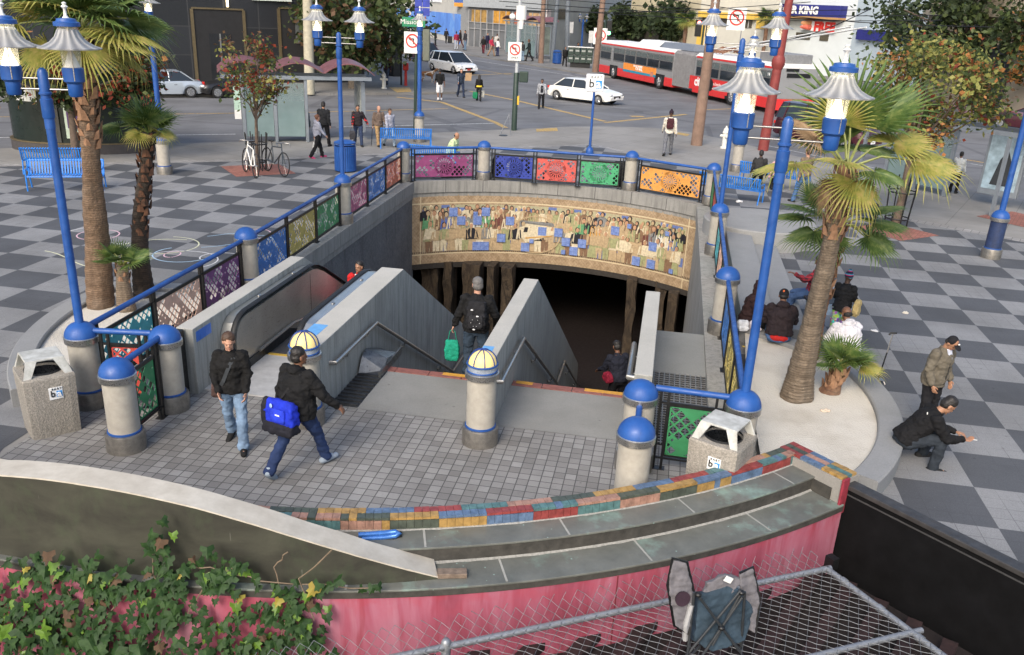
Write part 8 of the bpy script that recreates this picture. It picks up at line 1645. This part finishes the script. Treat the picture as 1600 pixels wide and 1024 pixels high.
# dog by the road
p=G(669,131,RZ); T=thing('dog','brown and white dog standing at the edge of the road','dog',p,R(0)); mb=MB(Matrix.Scale(1.35,4)); 
mb.loft([[V((x,ry*cos(a),.52+zz+rz*sin(a))) for a in [2*pi*i/12 for i in range(12)]] for x,ry,rz,zz in ((-.38,.03,.04,.03),(-.34,.09,.10,.01),(-.15,.09,.10,.02),(.08,.11,.14,-.01),(.22,.10,.14,.0),(.30,.06,.09,.05),(.33,.03,.04,.06))])
capsule(mb,(.25,0,.58),(.42,0,.72),.075,.06); mb.ell((.47,0,.76),(.09,.06,.06)); capsule(mb,(.5,0,.74),(.62,0,.71),.035,.025); 
for s in (-1,1):
    capsule(mb,(.20,s*.07,.48),(.22,s*.07,.22),.05,.028); capsule(mb,(.22,s*.07,.22),(.21,s*.07,.02),.026,.022); capsule(mb,(.21,s*.07,.02),(.26,s*.07,.02),.024,.02)
    capsule(mb,(-.30,s*.07,.50),(-.22,s*.08,.32),.07,.035); capsule(mb,(-.22,s*.08,.32),(-.34,s*.08,.20),.03,.022); capsule(mb,(-.34,s*.08,.20),(-.31,s*.08,.02),.022,.02); capsule(mb,(-.31,s*.08,.02),(-.26,s*.08,.02),.022,.02); capsule(mb,(.44,s*.05,.80),(.42,s*.075,.74),.022,.012)
capsule(mb,(-.38,0,.56),(-.55,0,.68),.025,.012); t=Mt('brown and white fur',.9); k=t.pos(False); t.col(t.mix(t.noise(k,3,2).gt(.58),(.20,.09,.035),(.55,.5,.42))); mobj(remesh(mb,.02,.004,1,1,20),'body',t.m,T)
# ---- small things
def litterbit(px,py,z,c,label,s=.07,cat='litter'):
    p=G(px,py,z); mb=MB(); mb.ell((p.x,p.y,p.z+s*.2),(s,s*.7,s*.3),n=10,m=6); me=remesh(mb,s/9,s*.35,px,0,18/s*.07); o=mobj(me,'crumpled_paper',pm('litter %s'%(str(c)),c,.8),None); tag(o,label,cat)
litterbit(1414,490,0,(.6,.55,.45),'crumpled cream paper on a light square of the right checker paving'); litterbit(1366,518,0,(.65,.65,.65),'crumpled white paper beside the walking cane'); litterbit(1287,578,.2,(.55,.55,.35),'yellow and white wrapper on the gravel beside the small palm'); litterbit(1289,643,.2,(.55,.45,.35),'pale wrapper on the gravel in front of the tall right palm'); litterbit(1162,542,.2,(.7,.5,.1),'small orange scrap on the gravel beside the right railing',.03); litterbit(1155,316,.53,(.6,.6,.6),'white shoe like scrap on the round concrete platform',.1)
p=G(1160,515,.28); 
for i,(dx,dy,c,l) in enumerate(((0,0,(.6,.62,.65),'clear plastic bag on the planter rim beside the seated people'),(.22,-.02,(.68,.62,.64),'white plastic bag behind the tall lamp pole'),(.36,.18,(.03,.08,.45),'blue and white bag behind the tall lamp pole'))):
    B_=thing('plastic_bag',l,'bag',(p.x+dx,p.y+dy,.28)); bag('bag_body',c,B_,(0,0,.09),(.2,.18,.2))
T=thing('walking_cane','adjustable black and silver cane standing on four feet beside the planter rim','cane',G(1371,598)); H_=hat(T.location,1382,520); mb=MB(); mb.tube([(0,0,.06),(.05,0,H_*.62)],.012,8); mb.obj('lower_shaft',BLACK,T); mb=MB(); mb.tube([(.05,0,H_*.62),(.08,0,H_)],.011,8); mb.obj('upper_shaft',STEEL,T); mb=MB(); mb.tube([(.14,0,H_+.01),(.04,0,H_+.005),(.02,0,H_-.03)],.018,8); mb.obj('grip',BLACK,T,smooth=60); mb=MB(); mb.box((0,0,.06),(.16,.12,.012)); [mb.tube([(sx_*.07,sy_*.05,.06),(sx_*.1,sy_*.08,0)],.009,5) for sx_ in(-1,1) for sy_ in(-1,1)]; mb.obj('quad_base',STEEL,T)
# bags lying behind the back railing
for i,(px,py,w_,h_,l) in enumerate(((703,283,.75,.5,'dark rucksack on the ground behind the magenta panel'),(778,284,.45,.8,'tall dark rucksack behind the left end of the dark blue panel'),(812,285,.75,.7,'large black rucksack behind the dark blue panel'),(862,287,.6,.3,'low black bag behind the coral panel'),(968,296,.45,.85,'black suitcase shaped bag behind the green panel'),(1065,313,.7,.4,'low dark bag behind the orange panel'))):
    p=G(px,py)+V((0,.45,0)); B_=thing('rucksack',l,'bag',(p.x,p.y,0)); bag('bag_body',(.012,.012,.014),B_,(0,0,h_/2+.02),(w_,.35,h_))
T=thing('newspaper_crate','small folding table with a printed blue and red sign behind the right palm','table',F(3.3,17.1)); MB().b2(-.4,.4,-.25,.25,.62,.66).obj('table_top',BLACK,T); MB().b2(-.38,.38,-.27,-.25,.45,.66).obj('printed_sign',pm('sign blue white',(.35,.45,.55),.5,0,.4,8),T)
for s in (-1,1):
    mb=MB(); mb.tube([(s*.35,-.2,0),(s*.35,.2,.62)],.015,6); mb.obj('leg',STEEL,T)
# ---- folding camp chair lying on the wire
p=G(1112,1005,-.07); T=thing('camp_chair','collapsed grey and navy folding camp chair lying on the wire mesh','camp chair',(p.x-.06,p.y,-.07),R(14)); T.scale=(1.16,1.16,1.16)
GY=CM((.13,.125,.135),.25,12); NV=CM((.03,.05,.07),.35,5); FR=pm('camp chair frame',(.045,.05,.055),.4,.3,.2,9)
def pad(name,c,pts,m,thick=.03):
    mb=MB(); n=len(pts); c0=sum((V(q) for q in pts),V())/n; nn=(V(pts[1])-V(pts[0])).cross(V(pts[2])-V(pts[1])).normalized(); a=[V(q)+nn*thick/2 for q in pts]; b=[V(q)-nn*thick/2 for q in pts]; mb.loft([b,a]); return mobj(remesh(mb,.009,.012,5,2,12),name,m,T)
pad('arm_rest','',[(-.36,-.08,.30),(-.24,-.12,.22),(-.20,-.05,.55),(-.28,.0,.84),(-.40,.02,.88),(-.43,-.02,.66)],GY)
m=MB(); m.tube([(-.36,-.09,.30),(-.24,-.13,.22),(-.195,-.05,.55),(-.28,.0,.85),(-.40,.02,.89),(-.435,-.02,.66)],.012,6,closed=True,cap=False); m.obj('arm_piping',BLACK,T,smooth=60)
m=MB(M4((-.32,-.085,.56))@Matrix.Rotation(R(80),4,'X')); m.lathe([(.06,-.01),(.065,.012),(.04,.014)],n=18); m.obj('cup_holder',CM((.035,.02,.03)),T,smooth=50)
pad('arm_rest','',[(.30,-.05,.16),(.40,-.08,.12),(.42,-.02,.42),(.34,.03,.70),(.22,.02,.66),(.26,-.02,.42)],GY)
m=MB(); m.tube([(.30,-.06,.16),(.40,-.09,.12),(.425,-.02,.42),(.34,.03,.71),(.22,.02,.67)],.012,6); m.obj('arm_piping',BLACK,T,smooth=60)
pad('seat_cloth','',[(-.16,-.05,.10),(.0,-.10,.0),(.30,-.08,.06),(.36,-.02,.34),(.18,.05,.56),(-.14,.03,.50)],NV,.10)
pad('back_cloth','',[(-.12,.0,.42),(.0,-.03,.34),(.12,-.02,.46),(.26,.03,.60),(.12,.05,.66),(-.06,.04,.60)],GY,.05)
for a,b in (((-.24,-.12,-.02),(.16,-.14,.62)),((-.12,-.14,-.06),(.18,-.15,.56)),((-.2,-.15,.60),(.30,-.16,-.08)),((-.23,-.1,.62),(-.22,-.13,-.10)),((.2,-.14,.60),(.28,-.1,.0)),((.17,-.13,.58),(-.02,-.15,.1)),((-.22,-.12,-.05),(-.04,-.02,.02)),((.3,-.1,-.05),(.14,-.02,.1))): m=MB(); m.tube([a,b],.012,7); m.obj('frame_tube',FR,T,smooth=60)
for q in ((-.21,-.13,.62),(.17,-.14,.60),(.03,-.16,.28)): m=MB(); m.ell(q,(.03,.03,.022)); m.obj('hinge',BLACK,T,smooth=60)
m=MB(); m.box((.10,-.03,.655),(.07,.012,.05),ry=.5); m.obj('white_label',WHITEP,T); m=MB(); m.tube([(-.24,-.10,.50),(-.27,-.11,.30),(-.25,-.10,.15)],.025,6); m.obj('white_strap',pm('white strap',(.3,.3,.3),.8),T)
